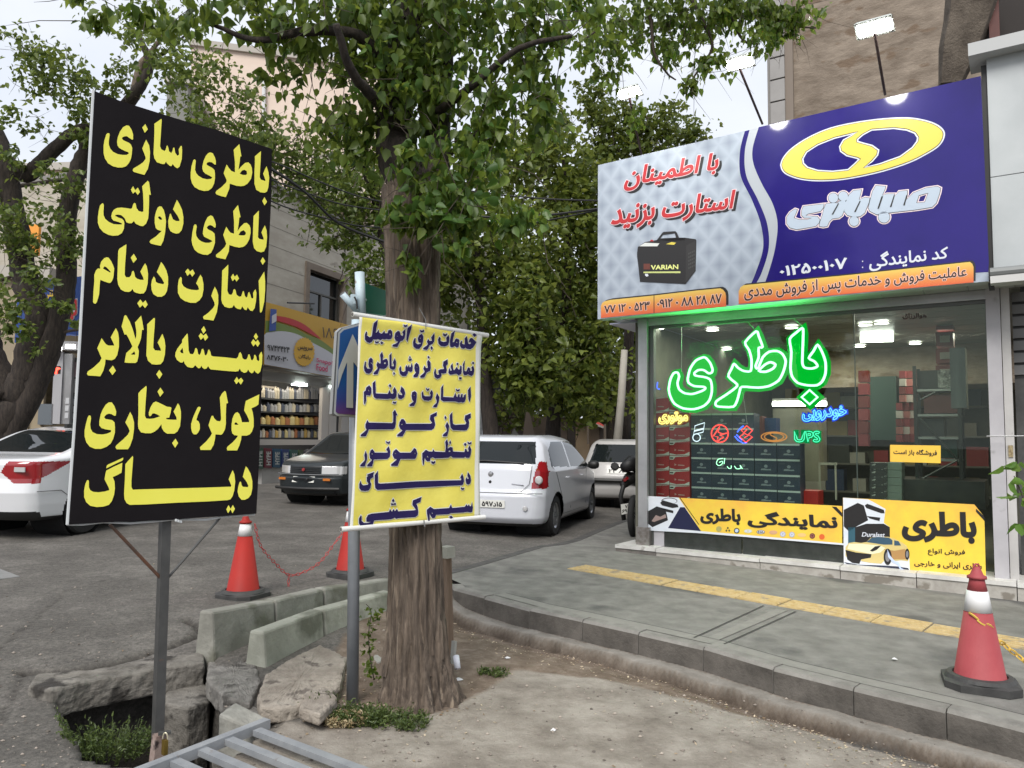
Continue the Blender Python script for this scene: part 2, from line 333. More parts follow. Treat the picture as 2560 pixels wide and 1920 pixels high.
# ---------------------------------------------------------------- outlines of the hand-lettered signs (crop origin, scale, contours in tens of crop pixels)
K9 = 9.2167
BLACK = [
 (240,290,[[70,22,76,23,82,33,85,43,85,54,83,55,78,52,71,47,66,47,61,49,59,52,62,56,75,62,80,66,83,74,82,88,80,99,75,109,69,116,60,119,50,119,38,116,27,109,20,98,17,86,17,68,19,56,23,43,26,40,30,40,31,44,29,58,29,66,32,75,39,83,49,88,60,90,70,90,75,87,74,84,62,79,53,74,49,68,48,60,50,48,55,36,62,26],
  [113,19,119,31,112,39,106,27],[115,55,122,68,124,83,123,104,119,122,111,136,100,133,86,129,84,125,86,121,98,114,108,107,114,99,113,93,106,75,111,63],
  [150,7,151,10,149,40,147,70,150,77,157,81,160,78,162,70,164,68,166,73,168,82,173,86,176,80,177,74,180,73,182,85,187,92,191,89,190,77,194,70,197,69,198,80,197,100,192,117,187,121,182,118,176,111,173,116,169,115,162,108,161,105,157,111,152,111,140,107,134,98,132,87,133,65,134,40,134,18]]),
 (450,340,[[69,38,75,40,80,50,82,58,82,66,79,66,73,61,68,60,63,61,60,65,63,68,74,74,79,79,80,88,80,98,78,110,73,120,65,126,55,127,43,124,33,118,27,109,24,97,24,85,26,70,30,56,33,54,36,57,35,66,34,78,37,86,42,92,52,98,62,100,71,99,74,96,70,93,58,87,53,82,51,76,51,70,54,57,59,46,64,40],
  [136,19,141,47,138,48,137,60,134,78,142,69,150,62,157,61,162,66,165,74,166,84,163,99,155,110,147,115,139,116,130,115,114,110,113,122,105,141,95,139,84,135,81,131,84,126,95,118,106,107,107,102,100,86,104,74,107,66,112,74,118,81,126,84,126,60,123,32],[137,87,142,80,148,78,153,81,154,87,152,90,144,90],
  [186,35,185,60,183,95,186,101,196,104,196,101,191,87,195,77,199,70,203,83,205,97,203,118,200,128,195,131,185,130,175,124,171,110,171,85,172,60,172,47],[194,141,200,152,194,160,189,150]]),
 (230,440,[[128,11,131,15,135,44,131,43,131,60,130,85,129,98,124,110,117,116,110,115,100,110,96,104,91,109,85,109,79,107,75,98,68,91,60,89,53,90,53,92,60,96,69,99,73,104,74,110,73,122,68,132,60,137,48,138,38,136,26,130,17,120,13,108,13,95,15,80,18,68,22,64,25,63,27,68,26,80,26,90,30,99,38,106,49,111,60,112,68,112,68,109,60,106,49,103,45,98,44,92,46,84,50,78,57,74,67,73,78,74,89,76,92,74,94,66,97,62,100,64,102,74,107,81,114,83,118,82,118,60,117,40,115,24],
  [94,24,99,33,105,27,110,37,105,44,99,36,94,41,89,32],[155,70,160,71,165,79,168,90,170,105,168,130,164,149,158,161,147,159,135,156,132,152,134,148,146,140,158,129,160,127,150,124,146,119,144,108,144,95,147,82,151,73],[152,94,156,93,160,97,161,101,156,101,152,97],
  [195,55,201,65,207,78,210,95,210,110,206,125,200,132,193,133,186,131,180,127,176,118,175,105,177,95,179,88,181,87,183,93,186,100,193,104,201,104,201,101,196,91,186,77]]),
 (450,490,[[70,45,75,47,80,58,82,66,81,73,79,73,74,69,69,67,64,69,61,73,64,77,74,82,79,87,80,96,80,108,76,121,71,131,63,136,52,135,41,131,33,124,28,113,26,102,28,84,31,69,34,65,37,67,38,71,36,84,37,92,42,100,49,105,58,108,67,108,74,105,73,103,61,97,55,94,52,87,53,76,57,61,63,49],
  [133,21,139,49,136,50,135,62,132,81,139,71,147,63,153,62,159,67,162,75,162,86,159,100,153,111,146,117,136,119,125,117,113,113,112,128,104,146,94,144,85,142,82,139,83,135,92,128,103,117,106,110,99,90,103,78,106,71,111,79,116,85,124,87,124,60,122,35],[134,90,139,82,146,79,151,84,151,88,148,91,139,91],
  [181,34,181,50,179,95,182,99,192,101,192,97,187,84,191,75,195,68,199,80,200,95,198,117,193,128,186,130,176,127,170,120,167,105,168,70,169,46],[190,141,196,150,190,159,185,150]]),
 (220,600,[[43,40,47,41,53,49,58,60,60,66,58,86,55,94,51,99,47,99,38,96,28,92,27,98,25,126,20,143,17,147,13,146,11,143,12,120,14,95,14,80,18,70,22,66,28,66,27,60,30,50,37,42],[34,66,37,61,41,62,47,68,52,74,50,75,41,70],
  [88,10,87,30,85,55,84,80,87,86,95,86,99,81,101,73,104,71,106,75,108,85,112,89,120,92,128,92,126,85,120,73,126,62,131,54,135,61,138,78,137,100,133,116,128,123,120,124,111,122,105,119,102,113,98,118,93,120,84,119,75,114,69,103,67,90,68,60,69,26,72,20],
  [105,32,112,44,104,53,98,41],[120,137,126,145,132,139,137,149,131,157,125,150,119,156,113,146],
  [168,51,173,57,180,70,184,85,184,103,181,119,176,127,169,131,160,131,150,125,146,115,145,103,147,92,151,84,154,88,156,97,162,100,173,102,175,99,169,88,158,74]]),
 (430,640,[[65,43,69,50,72,65,72,78,69,93,63,102,54,108,42,108,29,104,19,97,13,85,13,68,15,55,19,48,22,51,22,63,26,70,34,75,44,78,57,79,62,77,60,70,55,63,60,52],[36,29,41,36,47,31,52,40,46,48,41,40,35,46,30,36],
  [98,71,102,78,106,90,106,108,103,129,95,149,83,147,73,146,71,142,72,139,83,131,94,120,98,113,97,107,90,92,94,80],
  [129,20,129,35,127,80,130,88,136,90,139,86,141,78,143,76,146,79,148,89,154,94,159,93,161,86,163,81,165,82,167,91,170,96,173,94,175,85,177,83,180,89,182,97,186,98,187,95,186,86,189,80,192,77,194,85,193,104,190,120,185,127,180,126,176,121,174,118,171,125,167,124,163,119,161,116,158,123,151,122,146,119,142,113,138,119,131,120,121,117,115,109,113,100,114,70,115,34],
  [140,41,144,48,149,43,154,52,148,59,144,53,139,58,135,49],[212,36,214,58,214,80,212,105,207,127,204,131,202,129,201,100,199,57]]),
 (210,775,[[73,42,78,52,80,65,80,85,76,104,71,112,64,116,55,115,49,114,48,125,44,140,37,153,25,152,9,151,6,147,8,142,22,132,36,119,40,111,36,102,30,88,36,75,40,65,45,72,50,79,56,82,69,82,68,78,61,63,67,52],[66,128,73,140,65,150,57,139],
  [94,12,97,13,105,27,112,45,118,67,120,60,120,48,117,29,125,20,131,13,134,27,137,46,133,46,131,65,127,77,123,85,126,95,125,107,122,119,118,122,103,122,93,121,95,108,97,99,106,91,111,84,106,73,100,61,97,56,93,57,86,38,89,27,92,15],[107,102,112,99,115,95,117,99,117,103,110,103],
  [161,18,163,20,162,40,160,65,159,87,163,93,177,94,176,89,169,75,174,66,180,55,185,68,187,83,186,102,182,118,176,125,168,126,156,125,147,117,143,104,144,80,145,50,145,33],[173,138,180,148,173,159,166,148]]),
 (420,800,[[44,31,45,35,46,50,47,70,50,78,57,79,60,74,62,66,64,64,67,68,69,78,72,81,75,76,77,68,80,66,82,70,84,80,87,82,90,77,92,69,94,68,97,73,99,82,104,84,130,86,157,89,161,85,163,77,166,74,169,79,171,88,175,91,180,91,183,86,184,80,187,79,189,85,191,92,194,93,197,88,198,81,200,80,203,85,204,92,208,95,210,92,209,82,213,75,215,73,217,82,216,102,212,119,207,124,202,121,198,116,196,121,192,123,187,119,184,114,181,120,175,122,168,118,165,112,161,118,155,119,130,117,98,114,94,110,92,106,88,112,83,113,78,109,77,105,73,111,69,111,65,107,62,104,57,110,52,110,44,108,38,101,36,94,33,98,28,98,20,92,16,83,17,75,21,66,28,57,32,52,32,46,39,37],[27,72,33,64,34,70,35,77,30,76],
  [82,14,87,24,81,32,76,22],[75,30,81,36,87,31,92,40,85,48,81,40,75,46,70,37],[202,30,207,39,202,46,197,38],[196,44,202,51,206,45,211,54,206,62,201,55,196,61,191,52],[158,131,162,138,168,133,173,140,167,149,162,142,157,148,152,140]]),
 (200,955,[[66,47,73,47,79,56,83,68,82,77,79,78,72,74,66,73,60,75,55,81,58,85,74,88,79,93,80,104,80,116,76,131,70,142,61,149,48,154,34,154,22,149,14,139,10,125,10,112,13,97,17,82,20,77,24,78,25,84,23,97,24,107,28,115,38,120,51,121,62,119,71,115,71,111,58,109,49,106,44,100,44,90,47,75,52,63,59,52],
  [115,69,120,78,124,93,124,108,121,130,115,147,110,155,97,155,84,155,81,150,84,145,98,133,110,121,114,113,111,105,104,93,109,82],
  [152,9,153,12,152,30,150,55,149,78,152,84,160,85,170,84,184,79,178,75,170,72,166,73,163,78,160,79,158,76,158,70,162,58,168,48,174,45,180,47,190,52,200,57,209,58,210,60,208,71,205,82,197,83,200,86,212,87,222,87,222,82,215,68,220,59,225,49,229,55,232,68,232,82,230,102,224,114,217,119,200,119,193,114,188,106,187,97,180,107,172,114,163,118,150,118,140,116,134,107,133,97,134,75,134,50,134,26,140,19],[185,13,192,24,184,34,178,22]]),
 (410,960,[[26,126,32,136,25,147,18,136],[80,52,84,54,82,61,77,72,74,83,79,86,82,93,82,104,78,112,74,116,68,116,64,111,62,102,62,92,66,78,72,64,77,54],
  [139,16,142,18,147,44,143,45,142,70,142,92,140,104,135,114,131,117,118,116,117,126,114,140,107,152,84,152,82,147,84,144,97,132,106,121,110,114,106,105,102,95,106,82,109,74,112,73,116,80,121,85,129,86,131,81,130,60,128,31,133,22],
  [219,24,217,47,212,51,201,56,204,66,206,80,206,98,202,110,197,116,190,119,178,119,177,128,173,142,168,153,156,153,145,153,144,148,146,144,158,134,167,124,170,119,162,118,157,114,155,106,155,95,157,80,161,70,165,66,169,65,173,69,177,79,179,88,195,88,196,85,191,73,184,61,186,48,188,39,200,33],[162,90,165,88,168,90,171,94,162,94]]),
 (200,1120,[[99,22,99,26,97,29,80,37,60,47,61,41,64,38,80,31],[97,34,96,50,95,57,86,62,75,67,79,77,80,93,78,108,73,122,66,131,53,135,38,136,23,133,14,125,9,113,9,97,12,82,16,74,19,74,20,77,20,90,23,97,30,101,42,102,57,100,67,97,66,92,60,80,56,72,58,60,60,52,75,44],
  [121,18,122,22,120,50,118,75,118,90,121,96,150,95,221,93,294,91,347,89,348,86,342,72,346,62,351,51,355,60,357,77,355,97,351,111,346,118,340,120,294,123,221,126,150,130,114,131,107,127,102,118,101,105,103,70,104,37,110,30]]),
 (410,1130,[[188,33,192,37,199,50,203,67,203,84,200,98,194,106,186,110,178,110,172,103,169,92,170,82,173,71,175,68,177,69,178,76,181,80,192,81,194,78,190,69,181,57,184,45],[148,122,153,131,158,122,163,131,157,141,153,132,147,141,143,132]]),
]
K6 = 6.9125
YELLOW = [
 (900,780,[[190,46,193,45,201,52,199,56,196,61,191,64,185,63,183,61,180,63,176,62,174,58,174,54,176,50,177,50,177,55,180,56,182,56,182,50,181,46,184,42,186,48,187,54,190,56,193,54,191,51,188,52],[197,37,201,40,197,43,194,39],
  [164,32,162,40,161,52,164,52,166,47,168,46,172,48,172,56,171,60,168,61,165,58,162,60,158,60,157,57,157,48,158,37],[168,50,170,54,167,53],[153,40,155,45,155,52,153,57,148,59,141,58,137,54,136,47,138,43,140,45,140,50,145,52,151,51,151,49,150,45],[144,37,147,39,150,37,150,40,147,42,144,40],
  [128,37,129,42,129,50,127,54,121,57,119,62,117,65,111,64,111,62,117,58,119,55,117,51,119,47,121,50,126,50,124,44],[125,59,127,62,125,65,123,62],[107,38,110,42,110,50,108,58,104,63,99,63,94,59,93,52,95,46,97,45,97,53,101,56,106,55,108,53,103,52,101,46,103,40],[104,44,106,44,106,47,104,46],[103,31,106,33,109,31,110,34,106,35,104,34],
  [88,22,86,35,83,51,81,48,81,28],[77,30,78,38,77,45,74,49,70,50,68,54,65,60,57,59,57,57,64,54,67,51,62,49,60,44,61,37,65,33,68,34,70,40,74,42,75,38,73,35],[63,41,66,41,66,43,64,43],[74,22,77,24,80,22,80,25,77,26,74,25],
  [29,14,28,25,27,36,29,36,32,31,33,36,38,38,42,33,43,37,48,37,49,32,52,31,55,34,56,41,54,46,50,47,46,46,43,47,39,46,36,48,31,46,29,47,23,47,21,51,17,53,12,51,9,47,9,39,11,34,12,35,12,41,17,44,21,42,22,34,23,20],[51,36,53,38,53,41,51,40],[27,50,30,52,32,50,33,52,30,54,27,53],[38,51,41,53,38,55,36,53],
  [181,84,180,95,180,102,184,103,187,96,190,97,191,102,194,102,194,99,193,96,196,93,198,99,197,107,194,110,190,109,187,107,183,109,179,108,178,104,178,90],[186,101,188,101,188,104],[196,86,198,88,196,90,194,88],
  [160,89,161,100,163,101,167,95,169,99,172,100,173,93,175,94,175,102,174,107,170,109,166,106,162,107,156,108,153,105,154,99,155,97,156,102,159,101,157,95,158,92],[168,88,170,89,168,92,167,90],[171,113,175,113,175,116,171,116],
  [152,85,152,90,149,92,150,100,149,105,144,106,140,105,141,109,139,113,134,115,129,112,128,105,130,98,131,100,131,106,134,109,138,108,136,105,136,101,140,99,145,99,146,97,144,92,145,88],[152,82,152,84,145,88,145,86],
  [119,83,122,87,122,96,121,101,117,103,114,105,112,110,110,113,104,113,104,111,110,106,112,103,110,98,112,93,114,97,118,97,117,92,117,86],[119,88,120,88,120,90,119,90],[119,76,121,78,119,80,118,78],[99,88,102,91,103,97,102,105,99,112,93,112,93,110,98,104,96,102,95,97,96,91],[98,94,100,94,100,96,98,96],
  [91,88,92,94,91,102,88,103,84,101,83,106,80,110,74,110,70,106,69,98,71,94,72,95,72,102,76,104,80,102,80,96,82,92,84,96,86,91,87,96,89,95],[88,76,89,78,88,80,87,78],[86,80,88,82,90,80,91,82,88,84,86,83],
  [55,71,55,85,55,94,60,94,59,90,58,87,61,80,63,86,62,96,60,99,56,99,52,96,52,85,52,75],[59,104,61,106,59,108,58,106],[39,69,41,76,40,77,40,84,43,82,47,81,49,85,49,91,46,96,42,98,35,97,33,102,31,107,25,107,25,105,30,100,32,97,30,91,32,86,34,89,37,89,37,80,36,74],[42,87,45,86,46,88,45,90,42,90],
  [20,79,23,82,23,89,20,86,19,88,23,91,23,98,21,103,17,106,12,105,9,101,8,95,10,86,11,86,11,94,14,98,20,98,17,95,16,90,17,82],
  [192,129,193,145,191,156,189,150,188,135],[144,126,144,140,144,147,162,148,165,140,167,146,169,148,170,143,172,142,173,148,175,147,176,142,178,142,178,148,181,147,181,144,184,142,184,150,182,155,179,156,176,155,172,156,169,155,165,154,145,154,141,151,141,143,141,131],[166,133,169,135,172,133,172,136,169,137,166,135],
  [134,141,138,147,137,155,134,164,128,164,129,162,134,157,134,153,132,148],[124,135,126,139,126,146,124,151,119,153,111,152,107,148,106,140,108,137,109,144,112,146,121,146,123,144,121,140],[114,131,116,134,119,132,119,135,116,136,114,134],
  [94,137,97,140,97,148,96,156,93,162,86,162,86,160,93,155,90,151,89,145,90,139],[92,143,94,143,94,145,92,145],[72,129,76,133,78,140,76,147,72,150,67,149,66,144,67,140,68,143,73,144,74,142,70,137],
  [27,119,27,130,27,141,48,142,51,135,53,141,56,142,58,140,57,135,60,130,63,136,63,144,61,149,57,150,52,149,48,150,27,149,24,146,23,139,23,123],[52,125,54,128,52,130,50,127],[58,155,60,156,63,155,62,158,60,158,57,157],[17,127,20,131,20,138,18,144,11,143,11,153,9,159,8,158,8,145,8,138,11,136,12,131],[14,134,16,134,17,137,15,137]]),
 (890,960,[[167,49,167,60,168,69,172,71,190,70,192,67,189,61,190,57,199,54,199,58,195,61,196,66,195,74,192,79,188,80,168,79,164,75,163,66,163,54],[199,51,199,53,190,57,190,55],[158,66,161,72,160,80,157,90,150,90,150,88,157,82,157,78,155,72],[155,55,157,58,155,61,154,58],
  [141,49,141,54,136,57,137,62,138,70,136,76,132,79,87,79,84,85,81,90,73,90,73,88,80,82,82,80,78,77,76,72,77,66,80,61,83,61,86,65,87,69,131,69,134,67,130,61,131,54],[79,69,82,68,82,71,79,71],
  [68,45,72,53,70,54,70,68,69,75,66,78,22,78,20,84,17,90,9,90,9,88,16,82,19,79,17,75,17,70,20,63,22,67,64,68,66,66,66,56,65,49],
  [157,96,159,104,158,105,158,112,163,109,167,110,168,117,188,118,189,112,191,113,192,117,195,117,194,111,196,106,199,113,198,122,196,127,191,127,189,125,187,127,168,127,165,124,160,127,136,128,132,126,128,128,127,133,123,133,120,130,119,126,118,130,117,139,116,139,115,130,115,120,118,117,121,114,126,117,132,117,133,113,135,117,154,118,155,110,154,100],[160,115,163,114,164,117,160,118],[122,124,123,127,125,127,124,124],[163,98,164,101,163,104,161,101],[189,102,191,104,189,107,187,104],[193,100,196,102,199,100,199,103,196,104,193,102],[130,133,133,135,136,133,136,136,133,138,130,136],
  [101,111,104,113,106,120,104,126,102,129,96,129,76,129,74,134,71,141,61,141,61,139,68,133,71,130,66,128,64,122,66,116,70,113,74,117,76,119,94,119,97,116],[67,119,69,119,70,121,67,121],[102,117,103,120,102,122,101,119],
  [58,108,60,116,59,125,55,129,31,130,30,136,28,142,20,142,20,140,27,133,29,131,25,128,24,121,26,115,29,113,32,117,33,119,55,119,57,118,54,113],[27,119,30,120,30,122,27,122],[54,99,57,101,60,99,60,102,57,103,54,101],[17,116,19,122,19,130,15,142,8,142,8,140,14,134,16,131,15,123]]),
 (870,1120,[[208,42,212,48,213,55,212,61,208,63,205,61,204,55,205,51,207,54,210,53,207,48],[52,40,52,50,52,61,56,62,120,58,196,56,197,53,195,51,198,45,200,50,201,57,199,63,196,64,120,68,52,72,48,69,47,60,47,47],[196,68,199,70,201,69,201,71,199,72,196,71],
  [44,45,44,50,39,53,38,57,40,62,39,69,36,73,30,74,23,73,20,69,20,62,22,57,23,62,26,65,35,64,36,61,33,57,33,50],[45,42,45,44,34,48,34,46],
  [215,94,216,103,215,110,212,111,207,110,200,111,180,112,178,112,174,114,152,115,150,120,146,121,143,117,141,112,141,120,141,129,139,127,137,113,137,107,143,102,149,106,175,104,178,98,180,104,202,102,205,98,207,101,209,98,211,101,213,101],[145,110,147,113,145,115],[175,119,178,117,181,120,178,122],
  [128,85,126,93,119,96,121,101,122,110,121,116,117,119,88,121,84,122,82,120,78,122,74,123,46,125,44,131,40,137,30,140,24,137,20,130,20,122,23,117,24,118,24,126,28,130,36,130,41,128,33,127,33,121,36,116,42,114,72,111,74,106,77,111,80,106,82,110,86,106,88,110,116,108,119,107,113,98,114,91],[79,88,81,91,79,94,77,91],[76,95,79,97,83,95,84,98,79,98,76,99]]),
]
NEON = [[49,52,53,53,58,59,61,67,60,71,56,72,50,68,43,68,38,72,40,75,52,77,58,80,60,87,60,96,57,106,50,113,38,117,24,116,13,110,8,101,6,92,8,80,12,72,17,71,19,76,17,84,19,92,26,97,36,98,48,94,52,91,50,89,38,88,31,84,30,78,33,66,40,56],
 [116,19,119,25,124,39,119,40,119,52,115,63,118,66,124,52,132,45,142,44,149,48,153,57,150,70,144,81,132,88,118,90,98,89,95,95,92,106,87,114,70,114,65,112,66,107,78,99,89,91,92,86,81,76,85,66,88,60,93,65,100,69,109,69,110,55,107,43,102,33],
 [119,69,127,61,134,58,140,61,137,66,128,70],
 [174,15,175,22,174,50,174,60,177,65,186,66,193,63,189,57,182,53,188,44,193,36,199,46,203,58,203,72,199,82,192,87,180,87,168,84,161,76,159,65,160,45,158,29,166,21],[183,93,193,102,183,111,173,102]]
SABA_RING = [[7,78,10,70,20,59,40,46,66,35,98,28,130,24,158,23,178,26,192,31,200,38,200,46,194,55,180,64,160,74,130,84,100,91,75,95,50,96,30,94,15,89,9,84],
 [99,38,90,40,70,45,50,53,36,62,31,71,32,77,37,82,50,86,68,87,87,85,95,78,102,71,98,69,86,66,79,61,78,56,82,49,91,44],
 [105,82,125,78,150,69,165,58,171,50,172,45,168,39,158,35,142,33,115,35,104,41,97,47,97,51,104,53,115,56,122,61,121,66,115,73]]
SABA_WORD = [[120,103,132,104,131,108,128,115,133,113,143,113,141,118,148,110,158,109,158,114,157,120,165,112,180,106,194,104,198,106,197,112,193,124,188,129,170,132,135,136,121,138,113,134,111,130,113,122,116,110],[172,115,183,112,179,123,169,124],
 [93,109,103,108,102,113,100,120,107,117,113,118,112,123,107,136,102,140,94,141,86,139,82,134,83,125,88,114],
 [60,125,68,124,74,124,76,122,83,121,85,124,83,130,80,139,76,142,68,143,64,147,62,152,57,153,52,152,53,147,56,138,58,130],
 [33,128,58,125,57,130,54,134,45,136,39,137,36,139,44,140,50,140,53,144,52,148,48,152,37,154,25,156,17,154,13,149,13,141,17,135,23,131,26,132,24,137,22,142,28,144,38,144,43,142,34,142,31,139,31,133]]
SABA_SLIT = [[127,116,129,116,124,131,122,131],[142,114,143,115,139,129,137,129],[157,114,158,115,155,127,153,127],[101,121,102,122,96,135,94,135],[75,124,76,125,69,138,67,138]]
SABA_DOT = [(69,118,6),(81,116,6),(94,146,6),(130,141,7)]
# ---------------------------------------------------------------- ground: one sheet out to the horizon, road, dirt verge and drain pit
def spread(a, b, step, far0, far1, k=1.13):
    m = list(np.arange(a, b, step)); s = step; v = m[0]; lo = []
    while v > far0: s *= k; v -= s; lo.append(v)
    s = step; v = m[-1]; hi = []
    while v < far1: s *= k; v += s; hi.append(v)
    return np.array(lo[::-1] + m + hi)
gx = spread(-4.6, 4.4, 0.03, -420, 420); gy = spread(2.5, 8.2, 0.03, -300, 500)
XX, YY = np.meshgrid(gx, gy)
def poly_w(px, dz): return np.array([tuple(gp(x, y, dz))[:2] for x, y in px])
def in_poly(X, Y, P):
    r = np.zeros(X.shape, bool); n = len(P)
    for i in range(n):
        x1, y1 = P[i]; x2, y2 = P[(i + 1) % n]
        r ^= ((y1 > Y) != (y2 > Y)) & (X < (x2 - x1) * (Y - y1) / (y2 - y1 + 1e-12) + x1)
    return r
def seg_dist(X, Y, L):
    d = np.full(X.shape, 1e9)
    for (x1, y1), (x2, y2) in zip(L[:-1], L[1:]):
        l2 = (x2 - x1) ** 2 + (y2 - y1) ** 2; t = np.clip(((X - x1) * (x2 - x1) + (Y - y1) * (y2 - y1)) / l2, 0, 1)
        d = np.minimum(d, np.hypot(X - x1 - t * (x2 - x1), Y - y1 - t * (y2 - y1)))
    return d
def vnoise(X, Y, sc, seed=0, octv=4):
    r = np.zeros(X.shape); a = 1.0; tot = 0
    for o in range(octv):
        g = np.random.default_rng(seed + o).random((64, 64)); u = X / sc; v = Y / sc
        i = np.floor(u).astype(int); j = np.floor(v).astype(int); fu = u - i; fv = v - j; fu = fu * fu * (3 - 2 * fu); fv = fv * fv * (3 - 2 * fv)
        A = g[i % 64, j % 64]; B = g[(i + 1) % 64, j % 64]; Cc = g[i % 64, (j + 1) % 64]; D = g[(i + 1) % 64, (j + 1) % 64]
        r += a * ((A * (1 - fu) + B * fu) * (1 - fv) + (Cc * (1 - fu) + D * fu) * fv); tot += a; a *= 0.5; sc *= 0.5
    return r / tot - 0.5
def blur(M, n):
    for _ in range(n):
        P = np.pad(M, 1, mode='edge'); M = (P[:-2, 1:-1] + P[2:, 1:-1] + P[1:-1, :-2] + P[1:-1, 2:] + 2 * P[1:-1, 1:-1]) / 6
    return M
def sstep(a, b, v): t = np.clip((v - a) / (b - a), 0, 1); return t * t * (3 - 2 * t)
KERB_PX = [(1124,1462),(1136,1474),(1210,1493),(1324,1524),(1456,1552),(1596,1583),(1758,1620),(1933,1672),(2133,1722),(2365,1777),(2620,1843),(3000,1945)]
KERB = [gp(x, y) for x, y in KERB_PX]
Kxy = [(p.x, p.y) for p in KERB]
FAR = -0.05
def base_off(X, Y): return -0.165 + (FAR + 0.165) * sstep(5.0, 6.6, Y + 0.25 * np.clip(-X - 0.5, 0, 3) - 1.9 * sstep(-0.9, -0.35, X))
PIT_PX = [(150,1720),(300,1690),(420,1672),(520,1662),(545,1730),(545,1800),(620,1850),(560,1890),(480,1925),(330,1905),(230,1880),(170,1790)]
PIT = poly_w(PIT_PX, -0.15)
kd = seg_dist(XX, YY, Kxy)
OFFS = base_off(XX, YY)
side = in_poly(XX, YY, np.array(Kxy + [(30, 40), (-6, 40), (Kxy[0][0], 9)]))
fg = (YY < 8.1) & (~side) & (XX > -0.55)
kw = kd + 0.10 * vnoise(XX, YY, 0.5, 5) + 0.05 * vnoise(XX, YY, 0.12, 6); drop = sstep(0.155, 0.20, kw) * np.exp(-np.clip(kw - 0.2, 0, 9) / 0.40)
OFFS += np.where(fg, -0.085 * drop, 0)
OFFS += vnoise(XX, YY, 1.6, 11, 3) * 0.035 * (1 - side) + vnoise(XX, YY, 0.22, 21, 3) * np.where(fg, 0.028, 0.012)
pale = blur(in_poly(XX, YY, poly_w([(500,1780),(640,1800),(850,1815),(1000,1770),(1150,1745),(1240,1650),(1300,1600),(1560,1660),(1900,1760),(2200,1850),(2560,1960),(3200,2300),(1000,2600),(200,2400),(150,1980),(330,1925)], -0.16)).astype(float), 5)
brown = blur(in_poly(XX, YY, poly_w([(1110,1480),(1300,1545),(1600,1625),(2000,1735),(2400,1850),(2700,1940),(2600,1960),(2200,1830),(1900,1770),(1560,1690),(1300,1660),(1130,1760),(980,1800),(820,1820),(740,1760),(880,1600),(980,1500)], -0.15)).astype(float), 4)
ledge = np.where(fg, 1 - sstep(0.13, 0.19, kw), 0)
crk = [[(50,1682),(110,1684),(190,1678),(300,1660),(420,1632),(480,1612),(505,1600),(470,1570)],[(0,1640),(60,1600),(160,1500),(260,1470)],[(180,1345),(400,1415),(560,1440)],[(60,1690),(30,1740),(0,1790)],
       [(530,1725),(590,1730),(640,1770),(690,1790)],[(1500,1130*1+300),(1560,1400)]]
dark = np.zeros(XX.shape)
for k, L in enumerate(crk):
    P = poly_w(L, -0.12); d = seg_dist(XX + 0.06 * vnoise(XX, YY, 0.15, 60 + k), YY + 0.06 * vnoise(XX, YY, 0.13, 70 + k), P); w = (0.03, 0.012, 0.008, 0.014, 0.03, 0.008)[k]
    e = np.exp(-(d / w) ** 2); OFFS -= e * (0.05, 0.008, 0.003, 0.012, 0.06, 0.004)[k]; dark = np.maximum(dark, e * (0.9, 0.45, 0.35, 0.5, 0.9, 0.4)[k])
dark = np.maximum(dark, np.where(fg, 0.55 * np.exp(-((kw - 0.20) / 0.035) ** 2), 0))  # dark line along the ledge drop, shade put into the ground colour
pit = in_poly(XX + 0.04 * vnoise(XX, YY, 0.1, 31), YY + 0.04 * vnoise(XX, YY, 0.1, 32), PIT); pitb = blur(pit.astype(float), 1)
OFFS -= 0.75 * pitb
ZZ = np.clip(SLOPE * (LV.x * (XX - P0.x) + LV.y * (YY - P0.y)), -0.5, 0.75) + OFFS
nx_, ny_ = len(gx), len(gy)
gV = np.stack([XX.ravel(), YY.ravel(), ZZ.ravel()], 1)
I, J = np.meshgrid(np.arange(ny_ - 1), np.arange(nx_ - 1), indexing='ij'); a0 = (I * nx_ + J).ravel()
gF = np.stack([a0, a0 + 1, a0 + nx_ + 1, a0 + nx_], 1)
def ground_z(x, y):
    i = min(max(int(np.searchsorted(gy, y)) - 1, 0), ny_ - 2); j = min(max(int(np.searchsorted(gx, x)) - 1, 0), nx_ - 2)
    u = (x - gx[j]) / (gx[j + 1] - gx[j]); v = (y - gy[i]) / (gy[i + 1] - gy[i])
    return float((ZZ[i, j] * (1 - u) + ZZ[i, j + 1] * u) * (1 - v) + (ZZ[i + 1, j] * (1 - u) + ZZ[i + 1, j + 1] * u) * v)
